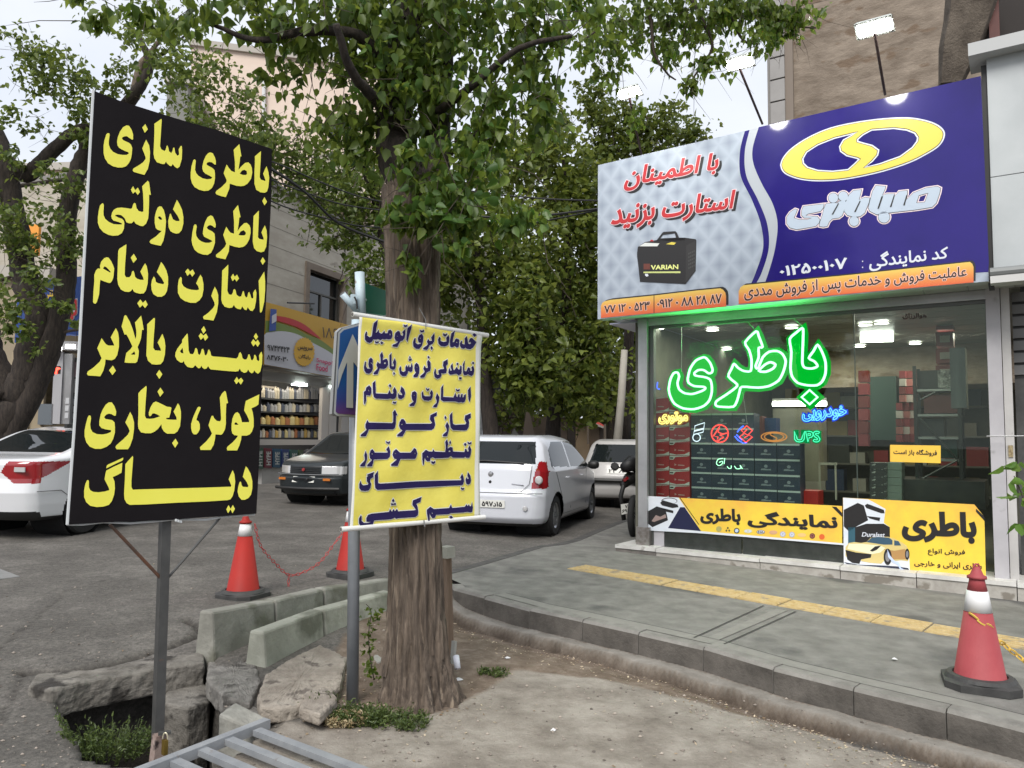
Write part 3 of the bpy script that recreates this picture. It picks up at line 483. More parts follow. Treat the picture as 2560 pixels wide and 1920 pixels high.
def ground_mat():
    m = bpy.data.materials.new('ground'); m.use_nodes = True; t = m.node_tree; b = t.nodes['Principled BSDF']; b.inputs['Roughness'].default_value = 0.9; b.inputs['Specular IOR Level'].default_value = 0.25
    tc = t.nodes.new('ShaderNodeTexCoord')
    def noise(sc, det=8, rough=0.65):
        n = t.nodes.new('ShaderNodeTexNoise'); n.inputs['Scale'].default_value = sc; n.inputs['Detail'].default_value = det; n.inputs['Roughness'].default_value = rough
        t.links.new(tc.outputs['Object'], n.inputs[0]); return n.outputs[0]
    def ramp(s, stops):
        r = t.nodes.new('ShaderNodeValToRGB'); e = r.color_ramp.elements
        while len(e) < len(stops): e.new(0.5)
        for q, (p, c) in zip(e, stops): q.position = p; q.color = _c(c)
        t.links.new(s, r.inputs[0]); return r.outputs[0]
    def mixc(f, A, Bc):
        x = t.nodes.new('ShaderNodeMix'); x.data_type = 'RGBA'
        t.links.new(f, x.inputs[0])
        for k, q in ((6, A), (7, Bc)):
            if isinstance(q, tuple): x.inputs[k].default_value = _c(q)
            else: t.links.new(q, x.inputs[k])
        return x.outputs[2]
    def attr(n):
        q = t.nodes.new('ShaderNodeAttribute'); q.attribute_name = n; return q.outputs['Fac']
    asp = ramp(noise(1.7, 15, 0.78), [(0.25, (0.072, 0.067, 0.062)), (0.5, (0.125, 0.118, 0.109)), (0.72, (0.215, 0.203, 0.187))])
    grit = ramp(noise(34, 5, 0.8), [(0.35, (0.5, 0.5, 0.5)), (0.65, (1.35, 1.32, 1.27))])
    ml = t.nodes.new('ShaderNodeMix'); ml.data_type = 'RGBA'; ml.blend_type = 'MULTIPLY'; ml.inputs[0].default_value = 0.8; t.links.new(asp, ml.inputs[6]); t.links.new(grit, ml.inputs[7])
    col = ml.outputs[2]
    pal = ramp(noise(2.6, 12, 0.74), [(0.28, (0.14, 0.12, 0.1)), (0.45, (0.25, 0.222, 0.188)), (0.6, (0.35, 0.318, 0.275)), (0.75, (0.44, 0.40, 0.345))])
    brn = ramp(noise(5, 12, 0.75), [(0.3, (0.085, 0.062, 0.045)), (0.5, (0.17, 0.13, 0.098)), (0.72, (0.31, 0.255, 0.205))])
    led = ramp(noise(5, 12, 0.7), [(0.3, (0.19, 0.175, 0.15)), (0.7, (0.34, 0.32, 0.285))])
    n1 = noise(4.5)
    def sharpen(a, s=2.0):
        m1 = t.nodes.new('ShaderNodeMath'); m1.operation = 'ADD'; t.links.new(a, m1.inputs[0]); t.links.new(n1, m1.inputs[1])
        m2 = t.nodes.new('ShaderNodeMapRange'); m2.inputs[1].default_value = 0.75; m2.inputs[2].default_value = 1.25; t.links.new(m1.outputs[0], m2.inputs[0]); return m2.outputs[0]
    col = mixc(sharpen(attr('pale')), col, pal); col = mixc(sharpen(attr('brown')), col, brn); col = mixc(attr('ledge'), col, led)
    col = mixc(attr('dark'), col, (0.02, 0.017, 0.014)); col = mixc(attr('pit'), col, (0.010, 0.008, 0.006))  # pit inside painted near black, shade of the cavity put into the colour
    t.links.new(col, b.inputs['Base Color'])
    bp = t.nodes.new('ShaderNodeBump'); bp.inputs['Distance'].default_value = 0.02; bp.inputs['Strength'].default_value = 0.9; t.links.new(noise(26, 10, 0.75), bp.inputs['Height']); t.links.new(bp.outputs[0], b.inputs['Normal'])
    return m
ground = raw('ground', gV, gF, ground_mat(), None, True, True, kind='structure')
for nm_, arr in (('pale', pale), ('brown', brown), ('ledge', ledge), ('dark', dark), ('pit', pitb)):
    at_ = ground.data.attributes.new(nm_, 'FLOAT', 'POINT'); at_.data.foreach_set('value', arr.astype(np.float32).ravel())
# ---- sidewalk slab with joints, kerb stones, tactile strip
M_SIDE = mat('sidewalk asphalt', (0.135, 0.132, 0.118), 0.88, col2=(0.215, 0.21, 0.19), scale=4.5, detail=15, bump=0.5, bscale=60, spots=((0.09, 0.088, 0.082), 1.3, 0.58))
M_KERB = mat('kerb concrete', (0.15, 0.143, 0.128), 0.85, col2=(0.235, 0.226, 0.205), scale=6, bump=0.4, bscale=45)
M_KERBD = mat('dark kerb face', (0.06, 0.054, 0.047), 0.9, col2=(0.135, 0.122, 0.108), scale=4, bump=0.5, bscale=40)
M_CONC = mat('concrete', (0.21, 0.205, 0.18), 0.85, col2=(0.34, 0.335, 0.3), scale=5, bump=0.4, bscale=40, spots=((0.15, 0.145, 0.125), 3.0, 0.6))
M_TACT = mat('tactile yellow', (0.42, 0.30, 0.12), 0.8, col2=(0.52, 0.41, 0.22), scale=14, bump=0.2, spots=((0.3, 0.25, 0.17), 9, 0.58))
def inset(P, d):   # inward of the kerb line (towards the shop)
    o = []
    for i, p in enumerate(P):
        t_ = (P[min(i + 1, len(P) - 1)] - P[max(i - 1, 0)]).normalized(); o.append(p + Vector((-t_.y, t_.x, 0)) * d)
    return o
KIN = inset(KERB, 0.125); KIN2 = inset(KERB, 0.135)
st = [gp(x, y) for x, y in ((1110,1440),(1215,1411),(1360,1368),(1410,1362),(1450,1352),(1500,1330),(1560,1306),(1620,1287))]
far = [st[-1] + Vector((0.345, 0.939, 0)) * 14, Vector((30, 22, 0)), Vector((30, -6, 0))]
sw = [tuple(p) for p in KIN2] + [(30, -6, 0), (30, 30, 0)] + [tuple(far[0])] + [tuple(p) for p in st[::-1]]
sw2 = np.array([(p[0], p[1]) for p in sw]); W_, T_ = fill(orient([sw2]))
sp = MB(); zf = lambda x, y: G(x, y)
raw('sidewalk', [(x, y, zf(x, y)) for x, y in W_], T_, M_SIDE, kind='structure')
ks = thing('kerb', 'long line of grey kerb stones edging the sidewalk towards the dirt verge', 'kerb', tuple(KERB[4]))
for i in range(len(KERB) - 1):
    a, b, c_, d_ = KERB[i], KERB[i + 1], KIN[i + 1], KIN[i]; t_ = (b - a).normalized() * 0.004
    P = [a + t_, b - t_, c_ - t_, d_ + t_]; dz = Vector((0, 0, 0.28)); up = Vector((0, 0, 0.006 + 0.004 * math.sin(i * 2.3)))
    nrm = Vector((-t_.y, t_.x, 0)).normalized() * 0.02
    m = MB(); q = [P[0] + up - Vector((0, 0, 0.02)), P[1] + up - Vector((0, 0, 0.02)), P[2] + up, P[3] + up]; q2 = [P[0] + nrm + up, P[1] + nrm + up]
    m.add([p - dz for p in P] + q + q2, [(3, 2, 1, 0), (0, 1, 5, 4), (1, 2, 6, 9, 5), (2, 3, 7, 6), (3, 0, 4, 8, 7), (4, 5, 9, 8), (8, 9, 6, 7)])
    o = m.build('stone', M_KERB, ks); o.data.materials.append(M_KERBD); o.data.polygons[1].material_index = 1  # front face takes a second, darker tone than the top
ks2 = thing('kerb', 'low dark kerb between the sidewalk corner and the side street', 'kerb', tuple(st[2]))
so = inset(st, -0.0)
for i in range(len(st) - 1):
    a, b = st[i], st[i + 1]; n_ = Vector((-(b - a).y, (b - a).x, 0)).normalized() * 0.13
    MB().box8([a - Vector((0, 0, 0.2)), b - Vector((0, 0, 0.2)), b + n_ - Vector((0, 0, 0.2)), a + n_ - Vector((0, 0, 0.2)), a + Vector((0, 0, 0.004)), b + Vector((0, 0, 0.004)), b + n_ + Vector((0, 0, 0.004)), a + n_ + Vector((0, 0, 0.004))]).build('stone', mat('dark kerb', (0.05, 0.048, 0.045), 0.9, col2=(0.09, 0.085, 0.08), scale=6), ks2)
tp = thing('tactile_strip', 'yellow ribbed tactile tiles laid in a line along the sidewalk', 'tactile paving', tuple(gp(1900, 1520)))
A1, A2 = gp(1464, 1413), gp(2560, 1599); B1 = gp(1425, 1422); tdir = (A2 - A1).normalized(); wid = (B1 - A1).cross(tdir).length; wn = Vector((tdir.y, -tdir.x, 0)).normalized()
wid = max(0.26, min(0.36, (gp(2000, 1537) - gp(2000, 1503)).length * 0.75))
TL = (gp(2200, 1539) - gp(2083, 1519)).length
for k in range(15):
    a = A1 + tdir * (k * TL + 0.006); b = A1 + tdir * ((k + 1) * TL - 0.006); m = MB(); h = 0.006 + 0.003 * ((k * 7) % 3)
    def q(p, z): return Vector((p.x, p.y, G(p.x, p.y) + z))
    c_, d_ = b + wn * wid, a + wn * wid
    m.box8([q(a, -0.02), q(b, -0.02), q(c_, -0.02), q(d_, -0.02), q(a, h), q(b, h), q(c_, h), q(d_, h)][::1])
    for r in range(5):
        f0 = (r + 0.3) / 5; f1 = (r + 0.72) / 5; e = [a + wn * wid * f0 + tdir * 0.01, b + wn * wid * f0 - tdir * 0.01, b + wn * wid * f1 - tdir * 0.01, a + wn * wid * f1 + tdir * 0.01]
        m.box8([q(p, h - 0.001) for p in e] + [q(p, h + 0.005) for p in e])
    m.build('tile', M_TACT, tp)
# recessed slab joints: narrow pale repair strips and saw cuts
jn = thing('slab_joint', 'pale filled joint crossing the sidewalk from the tactile strip to the kerb', 'pavement joint', tuple(gp(1850, 1560)))
for (x1, y1, x2, y2, w) in ((1955,1525,1765,1605,0.10),(1910,1515,1735,1596,0.012),(1990,1530,1810,1612,0.012)):
    a, b = gp(x1, y1), gp(x2, y2); n_ = Vector((-(b - a).y, (b - a).x, 0)).normalized() * w / 2
    MB().add([p + Vector((0, 0, 0.004 if w > 0.05 else 0.008)) for p in (a - n_, b - n_, b + n_, a + n_)], [(0, 1, 2, 3)]).build('joint', mat('joint pale', (0.19, 0.185, 0.165), 0.9, col2=(0.23, 0.225, 0.2), scale=9) if w > 0.05 else mat('joint dark', (0.05, 0.05, 0.045), 0.9), jn)
ej = thing('edge_band', 'pale mortar band running along the inner side of the kerb', 'pavement joint', tuple(KERB[5]))
for lo_, hi_, mt_, z_ in ((0.135, 0.27, mat('joint pale', (0.19, 0.185, 0.165)), 0.004), (0.272, 0.282, mat('joint dark', (0.05, 0.05, 0.045)), 0.005)):
    A_, B_ = inset(KERB, lo_), inset(KERB, hi_); m = MB()
    for i in range(2, len(KERB) - 1): m.add([Vector((p.x, p.y, G(p.x, p.y) + z_)) for p in (A_[i], A_[i + 1], B_[i + 1], B_[i])], [(0, 1, 2, 3)])
    m.build('mortar', mt_, ej)
# scattered litter and leaf bits on the verge (stuff)
lv = []; lf = []
for k in range(1500):
    if k < 950:
        t_ = RNG.random() ** 1.0 * (len(KERB) - 3) + 0.5; i = int(t_); p = KERB[i].lerp(KERB[i + 1], t_ - i); dd = (KERB[i + 1] - KERB[i]).normalized(); p = p + Vector((dd.y, -dd.x, 0)) * (0.22 + abs(RNG.normal()) * 0.22)
    elif k < 1300: p = gp(1000 + RNG.normal() * 130, 1760 + RNG.normal() * 40, -0.15)
    else: p = gp(RNG.random() * 2560, 1350 + RNG.random() * 560, -0.1)
    if p.y < 2.6: continue
    z = ground_z(p.x, p.y) + 0.004; s = 0.004 + 0.011 * RNG.random() ** 2; a = RNG.random() * 6.28; u = Vector((math.cos(a), math.sin(a), RNG.normal() * 0.2)) * s; v = Vector((-math.sin(a), math.cos(a), RNG.normal() * 0.3)) * s * 0.5
    c = Vector((p.x, p.y, z + 0.002)); n = len(lv); lv += [c - u, c - v, c + u, c + v]; lf.append((n, n + 1, n + 2, n + 3))
pv_ = []; pf_ = []
for k in range(2600):
    if k < 900: t_ = RNG.random() * (len(KERB) - 3) + 0.5; i = int(t_); p = KERB[i].lerp(KERB[i + 1], t_ - i); dd = (KERB[i + 1] - KERB[i]).normalized(); p = p + Vector((dd.y, -dd.x, 0)) * (0.25 + abs(RNG.normal()) * 0.35)
    else: p = gp(RNG.random() * 2560, 1480 + RNG.random() * 440, -0.1)
    if p.y < 2.6 or in_poly(np.array([p.x]), np.array([p.y]), PIT)[0] or (p.y > 5.3 and p.x > -0.9): continue
    s = 0.003 + 0.011 * RNG.random() ** 3; z = ground_z(p.x, p.y); n = len(pv_); c = Vector((p.x, p.y, z + s * 0.3)); a = RNG.random() * 3
    for q in range(4): pv_.append(c + Vector((math.cos(a + q * 1.57) * s * (0.7 + 0.6 * RNG.random()), math.sin(a + q * 1.57) * s, 0)))
    pv_ += [c + Vector((0, 0, s * 0.6)), c - Vector((0, 0, s))]; pf_ += [(n + q, n + (q + 1) % 4, n + 4) for q in range(4)] + [(n + (q + 1) % 4, n + q, n + 5) for q in range(4)]
raw('gravel', pv_, pf_, mat('gravel stone', (0.23, 0.2, 0.17), 0.9, island=0.6), kind='stuff')
raw('leaf_litter', lv, lf, leafmat('litter', (0.16, 0.1, 0.05), (0.6, 0.5, 0.36), 0.1), kind='stuff')
# ---------------------------------------------------------------- the battery shop
PL_, PR_ = gp(1545, 1378), gp(2540, 1502)
U_ = Vector((PR_.x - PL_.x, PR_.y - PL_.y, 0)).normalized(); BK = Vector((-U_.y, U_.x, 0))
if BK.y < 0: BK = -BK
STEP = Plane(PL_, U_)                        # front face of the marble step
F = Plane(Vector((PL_.x, PL_.y, 0)) + BK * 0.22, U_)    # glazing plane
SG = Plane(Vector((PL_.x, PL_.y, 0)) - BK * 0.30, U_)   # front of the fascia sign
ZS = SG.px(2472, 702).z; ZC = ZS + 0.0
uL = F.uv(1600, 1100)[0]; uR = F.uv(2478, 1100)[0]; uE = F.uv(2535, 1100)[0]
M_ALU = mat('aluminium frame', (0.33, 0.335, 0.34), 0.42, 0.55, col2=(0.42, 0.42, 0.43), scale=3)
M_ALUD = mat('dark aluminium', (0.10, 0.105, 0.1), 0.45, 0.5)
M_PILL = mat('pillar paint', (0.36, 0.35, 0.37), 0.5, col2=(0.44, 0.43, 0.45), scale=2.2, spots=((0.25, 0.24, 0.24), 5, 0.66))
M_MARB = mat('white marble', (0.5, 0.49, 0.46), 0.4, col2=(0.66, 0.65, 0.62), scale=4, spots=((0.3, 0.28, 0.25), 6, 0.64))
M_WALLI = mat('shop wall', (0.10, 0.10, 0.078), 0.8, col2=(0.16, 0.155, 0.12), scale=2)
M_CEIL = mat('shop ceiling', (0.13, 0.13, 0.105), 0.4, col2=(0.18, 0.175, 0.14), scale=2, stretch=(1, 5, 1))
shop = thing('battery_shop', 'single storey corner battery shop with a full height glass front', 'shop', tuple(F.pt(0, 0) + BK * 2))
def fbox(m, a0, a1, b0, b1, d0, d1, pl=F):
    p = [pl.pt(a, b, d) for b in (b0, b1) for a, d in ((a0, d0), (a1, d0), (a1, d1), (a0, d1))]
    return m.box8(p)
GZ = lambda a, d=0.0: (lambda p: G(p.x, p.y))(F.pt(a, 0, d))
zf_ = GZ(uL) + 0.12
# shell
fbox(MB(), uL - 0.1, uE + 0.1, ZC, ZC + 0.12, -6.6, -0.02).build('ceiling', M_CEIL, shop)
fbox(MB(), uL - 0.1, uE, -0.4, GZ(uR) + 0.13, -6.6, -0.04).build('floor', mat('shop floor', (0.12, 0.115, 0.1), 0.35, col2=(0.17, 0.16, 0.14), scale=3), shop)
fbox(MB(), uL - 0.1, uE, GZ(uR) + 0.13, ZC, -6.6, -6.5).build('back_wall', M_WALLI, shop)
fbox(MB(), uL - 0.12, uL - 0.02, -0.3, ZC, -6.6, -0.12).build('side_wall', M_WALLI, shop)
fbox(MB(), uR - 0.02, uR + 0.1, -0.3, ZC, -6.6, -0.16).build('side_wall', M_WALLI, shop)
for k in range(14):   # ceiling boards
    fbox(MB(), uL - 0.0, uR, ZC - 0.012, ZC - 0.002, -0.3 - k * 0.44 - 0.425, -0.3 - k * 0.44).build('plank', M_CEIL, shop)
# posts and mullions
for (x0, x1, y0, mt, d0, d1) in ((1600, 1622, 1372, M_ALU, -0.04, 0.06),):
    a0, a1 = F.uv(x0, 1000)[0], F.uv(x1, 1000)[0]
    fbox(MB(), a0, a1, GZ(a0) + 0.02, ZC, d0, d1).build('post', mt, shop)
a0, a1 = F.uv(1624, 1000)[0], F.uv(1634, 1000)[0]; fbox(MB(), a0, a1, GZ(a0) + 0.1, ZC, -0.08, 0.0).build('post', M_ALUD, shop)
a0, a1 = F.uv(1596, 1000)[0], F.uv(1628, 1000)[0]; fbox(MB(), a0, a1, GZ(a0) + 0.08, GZ(a0) + 0.32, 0.0, 0.075).build('post_foot', mat('steel foot', (0.4, 0.38, 0.36), 0.3, 0.8, col2=(0.25, 0.22, 0.2), scale=20), shop)
pa = F.uv(2476, 1100)[0]; pb = F.uv(2512, 1100)[0]
fbox(MB(), pa, pb, GZ(pa) + 0.1, ZC + 0.1, -0.1, 0.05).build('pillar', M_PILL, shop)
fbox(MB(), uL - 0.02, uR, ZC - 0.1, ZC, -0.06, 0.03).build('beam', M_ALU, shop)
fbox(MB(), uL - 0.02, uR, ZC - 0.14, ZC - 0.104, -0.05, 0.0).build('beam', M_ALUD, shop)
# glazing: two fixed panes
um = F.uv(2141, 1100)[0]; M_GL = glass('shop glass', (0.82, 0.88, 0.84), 1.5, 1.7)
for (a, b) in ((uL + 0.08, um - 0.004), (um + 0.004, uR - 0.01)):
    fbox(MB(), a, b, zf_ + 0.02, ZC - 0.14, -0.012, -0.004).build('pane', M_GL, shop)
fbox(MB(), um - 0.005, um + 0.005, zf_ + 0.02, ZC - 0.14, -0.014, -0.002).build('glass_joint', mat('joint silicone', (0.05, 0.07, 0.06), 0.4), shop)
# low panels under the posters
bl = lambda x, y: F.uv(x, y)
a, b = bl(1634, 1330)[0], bl(1660, 1330)[0]; fbox(MB(), a, b, zf_ - 0.03, bl(1640, 1320)[1], -0.06, -0.002).build('panel', M_PILL, shop)
for (x0, x1) in ((1661, 1853), (1857, 2108)):
    a, b = bl(x0, 1350)[0], bl(x1, 1350)[0]; fbox(MB(), a, b, zf_ - 0.07, bl(1700, 1312)[1], -0.06, -0.002).build('panel', mat('dark stone panel', (0.022, 0.026, 0.024), 0.22, col2=(0.035, 0.04, 0.037), scale=8, spec=0.6), shop)
# marble step blocks
xs = [1538, 1640, 1900, 2100, 2290, 2540, 2578]
for i in range(len(xs) - 1):
    a0 = STEP.uv(xs[i], 1400)[0] + 0.004; a1 = STEP.uv(xs[i + 1], 1400)[0] - 0.004; p0, p1 = STEP.pt(a0, 0), STEP.pt(a1, 0)
    top = G(p0.x, p0.y) * 0 + zf_ - 0.03 - (0.005 if i % 2 else 0) + (0.0 if i < 3 else 0.0)
    m = MB(); k = lambda a_, d_, z: Vector((*STEP.pt(a_, 0, d_)[:2], z))
    d0 = -0.6; hgt = top
    m.box8([k(a0, d0, -0.25), k(a1, d0, -0.25), k(a1, 0, -0.25), k(a0, 0, -0.25), k(a0, d0, hgt - 0.045), k(a1, d0, hgt - 0.045), k(a1, 0, hgt - 0.045), k(a0, 0, hgt - 0.045)])
    m.build('stone', mat('step stone', (0.3, 0.28, 0.25), 0.7, col2=(0.46, 0.44, 0.4), scale=5, spots=((0.2, 0.18, 0.15), 5, 0.55)) if i else mat('step dirty', (0.12, 0.11, 0.1), 0.9, col2=(0.22, 0.2, 0.18), scale=9), shop)
    m = MB(); m.box8([k(a0, d0, hgt - 0.043), k(a1, d0, hgt - 0.043), k(a1, 0.015, hgt - 0.043), k(a0, 0.015, hgt - 0.043), k(a0, d0, hgt), k(a1, d0, hgt), k(a1, 0.015, hgt), k(a0, 0.015, hgt)])
    m.build('marble_slab', M_MARB, shop)
# soffit panels under the sign (green light falls on these)
for k in range(12):
    a0 = SG.uv(1500, 800)[0] + 0.02 + k * 0.41; fbox(MB(), a0, a0 + 0.405, ZC + 0.004, ZC + 0.02, -0.52, -0.16, SG).build('panel', mat('soffit panel', (0.34, 0.35, 0.33), 0.4, 0.2, col2=(0.4, 0.41, 0.39), scale=3), shop)
# ------ fascia sign
sgn = thing('fascia_sign', 'large blue and silver printed fascia sign with a yellow ring emblem above the shop', 'sign', tuple(SG.pt(2, ZS)))
def sq(px): return [tuple(SG.uv(x, y)) for x, y in px]
TLs, TRs, BRs, BLs = SG.uv(1495, 413), SG.uv(2452, 190), SG.uv(2472, 703), SG.uv(1494, 798)
M_SIGNB = mat('blue vinyl', (0.007, 0.003, 0.11), 0.45, col2=(0.014, 0.006, 0.155), scale=0.8, spec=0.15, coat=0.5)
M_SIGNW = mat('silver vinyl', (0.40, 0.45, 0.54), 0.4, spec=0.3)
if True:   # quilted print: diagonal check of two silver tones
    m = M_SIGNW; t = m.node_tree; b = t.nodes['Principled BSDF']; tc = t.nodes.new('ShaderNodeTexCoord'); mp = t.nodes.new('ShaderNodeMapping')
    w1 = t.nodes.new('ShaderNodeTexWave'); w2 = t.nodes.new('ShaderNodeTexWave'); ad = t.nodes.new('ShaderNodeMath'); ad.operation = 'MINIMUM'
    for w, s_ in ((w1, 1), (w2, -1)):
        mm = t.nodes.new('ShaderNodeVectorMath'); mm.operation = 'DOT_PRODUCT'; mm.inputs[1].default_value = (U_.x, U_.y, s_ * 0.8)
        t.links.new(tc.outputs['Object'], mm.inputs[0]); cmb = t.nodes.new('ShaderNodeCombineXYZ'); t.links.new(mm.outputs['Value'], cmb.inputs[0])
        w.wave_profile = 'TRI'; w.wave_type = 'BANDS'; w.bands_direction = 'X'; w.inputs['Scale'].default_value = 1.2; w.inputs['Distortion'].default_value = 0; t.links.new(cmb.outputs[0], w.inputs[0])
    t.links.new(w1.outputs['Fac'], ad.inputs[0]); t.links.new(w2.outputs['Fac'], ad.inputs[1])
    r = t.nodes.new('ShaderNodeValToRGB'); r.color_ramp.elements[0].color = (0.37, 0.42, 0.49, 1); r.color_ramp.elements[1].color = (0.25, 0.29, 0.355, 1); r.color_ramp.elements[1].position = 0.9
    t.links.new(ad.outputs[0], r.inputs[0]); t.links.new(r.outputs[0], b.inputs['Base Color'])
M_WHITEV = mat('white print', (0.6, 0.63, 0.7), 0.35); M_SILV = mat('silver print', (0.40, 0.47, 0.56), 0.35); M_BLKP = mat('black print', (0.012, 0.011, 0.012), 0.45)
M_REDP = mat('red print', (0.42, 0.02, 0.025), 0.4); M_YELP = mat('yellow print', (0.62, 0.51, 0.075), 0.4); M_PINK = mat('pale outline print', (0.75, 0.62, 0.66), 0.4)
bk = [TLs, TRs, BRs, BLs]
m = MB(); m.slab([SG.pt(a, b, -0.004) for a, b in bk[::-1]], SG.n, 0.16).build('box', mat('sign box', (0.45, 0.46, 0.48), 0.5), sgn)
def sp_(name, px, mt, d, g=0.0): return print_on(name, SG, [pxuv(SG, p) for p in px], mt, sgn, d, g)
def cat_curve(P, n=8):
    P = [np.array(p, float) for p in P]; o = []
    for i in range(len(P) - 1):
        p0, p1, p2, p3 = P[max(i - 1, 0)], P[i], P[i + 1], P[min(i + 2, len(P) - 1)]
        for k in range(n):
            t_ = k / n; o.append(tuple(0.5 * (2 * p1 + (p2 - p0) * t_ + (2 * p0 - 5 * p1 + 4 * p2 - p3) * t_ ** 2 + (3 * p1 - p0 - 3 * p2 + p3) * t_ ** 3)))
    return o + [tuple(P[-1])]
sp_('backdrop_print', [[(1495,413),(2452,190),(2472,703),(1494,798)]], M_SIGNW, 0.0)
c1 = cat_curve([(1862,328),(1850,380),(1852,440),(1880,500),(1902,560),(1908,620),(1890,680),(1876,713)])
c2 = cat_curve([(1874,325),(1862,380),(1866,440),(1895,500),(1918,560),(1922,620),(1905,680),(1889,711)])
c3 = cat_curve([(1897,318),(1882,370),(1884,410),(1905,460),(1932,510),(1944,560),(1938,620),(1925,670),(1912,709)])
sp_('blue_print', [c3 + [(2471, 680), (2472, 655), (2452,190)]], M_SIGNB, 0.004)
sp_('blue_print', [c1 + c2[::-1]], M_SIGNB, 0.004)
sp_('silver_print', [c2 + c3[::-1]], mat('silver band print', (0.36, 0.39, 0.43), 0.4), 0.003)
KQ = 4.809
ring = [cat_curve(crop(1940, 250, KQ, r + r[:2]), 4)[:-1] for r in SABA_RING[:1]] + [crop(1940, 250, KQ, r) for r in SABA_RING[1:]]
sp_('emblem_outline', ring, M_WHITEV, 0.008, 0.018); sp_('emblem', ring, M_BLKP, 0.012, 0.004); sp_('emblem', ring, M_YELP, 0.016, -0.002)
circ = lambda cx, cy, r, n=18, ry=None: [(cx + r * math.cos(6.2832 * k / n), cy + (ry or r) * math.sin(6.2832 * k / n)) for k in range(n)]
word = [crop(1940, 250, KQ, r) for r in SABA_WORD]
dots = [circ(1940 + x * 10 / KQ, 250 + y * 10 / KQ, r * 10 / KQ) for x, y, r in SABA_DOT]
sp_('lettering', word, M_PINK, 0.008, 0.014)
for dd_ in dots: sp_('lettering', [dd_], M_PINK, 0.008, 0.014); sp_('lettering', [dd_], M_BLKP, 0.012, 0.004); sp_('lettering', [dd_], M_SILV, 0.016, -0.001)
sp_('lettering', word, M_BLKP, 0.012, 0.004); sp_('lettering', word, M_SILV, 0.016, -0.001)
sp_('lettering', [crop(1940, 250, KQ, r) for r in SABA_SLIT], M_BLKP, 0.02)
def st_(s, quad, mt, d=0.008, bold=0.0, g=0.0, slant=0.0, par=sgn, pl=SG): return text_on('lettering', pl, s, quad, mt, par, d, bold, g, slant)
for s_, q_ in (('با اطمینان', [(1560,420),(1797,380),(1797,436),(1560,480)]), ('استارت بزنید', [(1527,508),(1840,474),(1840,534),(1527,580)])):
    sh = [(x + 7, y + 5) for x, y in q_]
    st_(s_, sh, M_BLKP, 0.006, 0.03, 0.004, 0.22); st_(s_, q_, M_PINK, 0.010, 0.03, 0.008, 0.22); st_(s_, q_, M_REDP, 0.014, 0.03, 0, 0.22)
st_('کد نمایندگی :', [(2155,634),(2370,612),(2370,654),(2155,682)], M_WHITEV, 0.010, 0.02)
st_('۰۱۲۵۰۰۱۰۷', [(1949,666),(2118,643),(2118,671),(1949,692)], M_WHITEV, 0.010, 0.03)
# orange bands along the foot of the sign
def gradmat(name, z0, z1, c0, cm, c1):
    m = bpy.data.materials.new(name); m.use_nodes = True; t = m.node_tree; b = t.nodes['Principled BSDF']; b.inputs['Roughness'].default_value = 0.4
    g = t.nodes.new('ShaderNodeNewGeometry'); s = t.nodes.new('ShaderNodeSeparateXYZ'); q = t.nodes.new('ShaderNodeMapRange'); q.inputs[1].default_value = z0; q.inputs[2].default_value = z1
    r = t.nodes.new('ShaderNodeValToRGB'); r.color_ramp.elements.new(0.5)
    for e, c in zip(r.color_ramp.elements, (c0, cm, c1)): e.color = _c(c)
    t.links.new(g.outputs['Position'], s.inputs[0]); t.links.new(s.outputs['Z'], q.inputs[0]); t.links.new(q.outputs[0], r.inputs[0]); t.links.new(r.outputs[0], b.inputs['Base Color']); return m
M_BAND = gradmat('orange band print', ZS, ZS + 0.2, (0.62, 0.12, 0.04), (0.68, 0.27, 0.06), (0.70, 0.48, 0.10))
KS = 5.53; bandL = crop(1490, 560, KS, [7,130,7,113,9,109,12,107,20,105,80,99,140,92,172,89,176,91,179,95,180,100,180,114])
bandR = [(1847,760),(1847,728),(1852,718),(1860,713),(2130,687),(2415,656),(2425,655),(2431,660),(2434,668),(2434,706)]
for bd, sh in ((bandL, 6), (bandR, 5)):
    sp_('band_shadow_print', [[(x + sh, y - 4) for x, y in bd]], M_BLKP, 0.007); sp_('band_print', [bd], M_BAND, 0.011)
sp_('band_print', [crop(1490, 560, KS, [80,99,81,99,81,124,80,124])], M_BLKP, 0.014)
M_INK = mat('dark ink', (0.03, 0.016, 0.012), 0.45); M_PALEP = mat('pale halo print', (0.8, 0.5, 0.42), 0.45)
for s_, q_, bo in (('۷۷ ۱۲ ۰ ۵۲۳', [(1511,764),(1625,753),(1625,775),(1511,783)], 0.03), ('۰۹۱۲ ۰ ۸۸ ۲۸ ۸۷', [(1643,749),(1805,734),(1805,758),(1643,771)], 0.03), ('عاملیت فروش و خدمات پس از فروش مددی', [(1861,714),(2417,666),(2417,700),(1861,756)], 0.015)):
    st_(s_, q_, M_PALEP, 0.013, bo, 0.006); st_(s_, q_, M_INK, 0.016, bo)
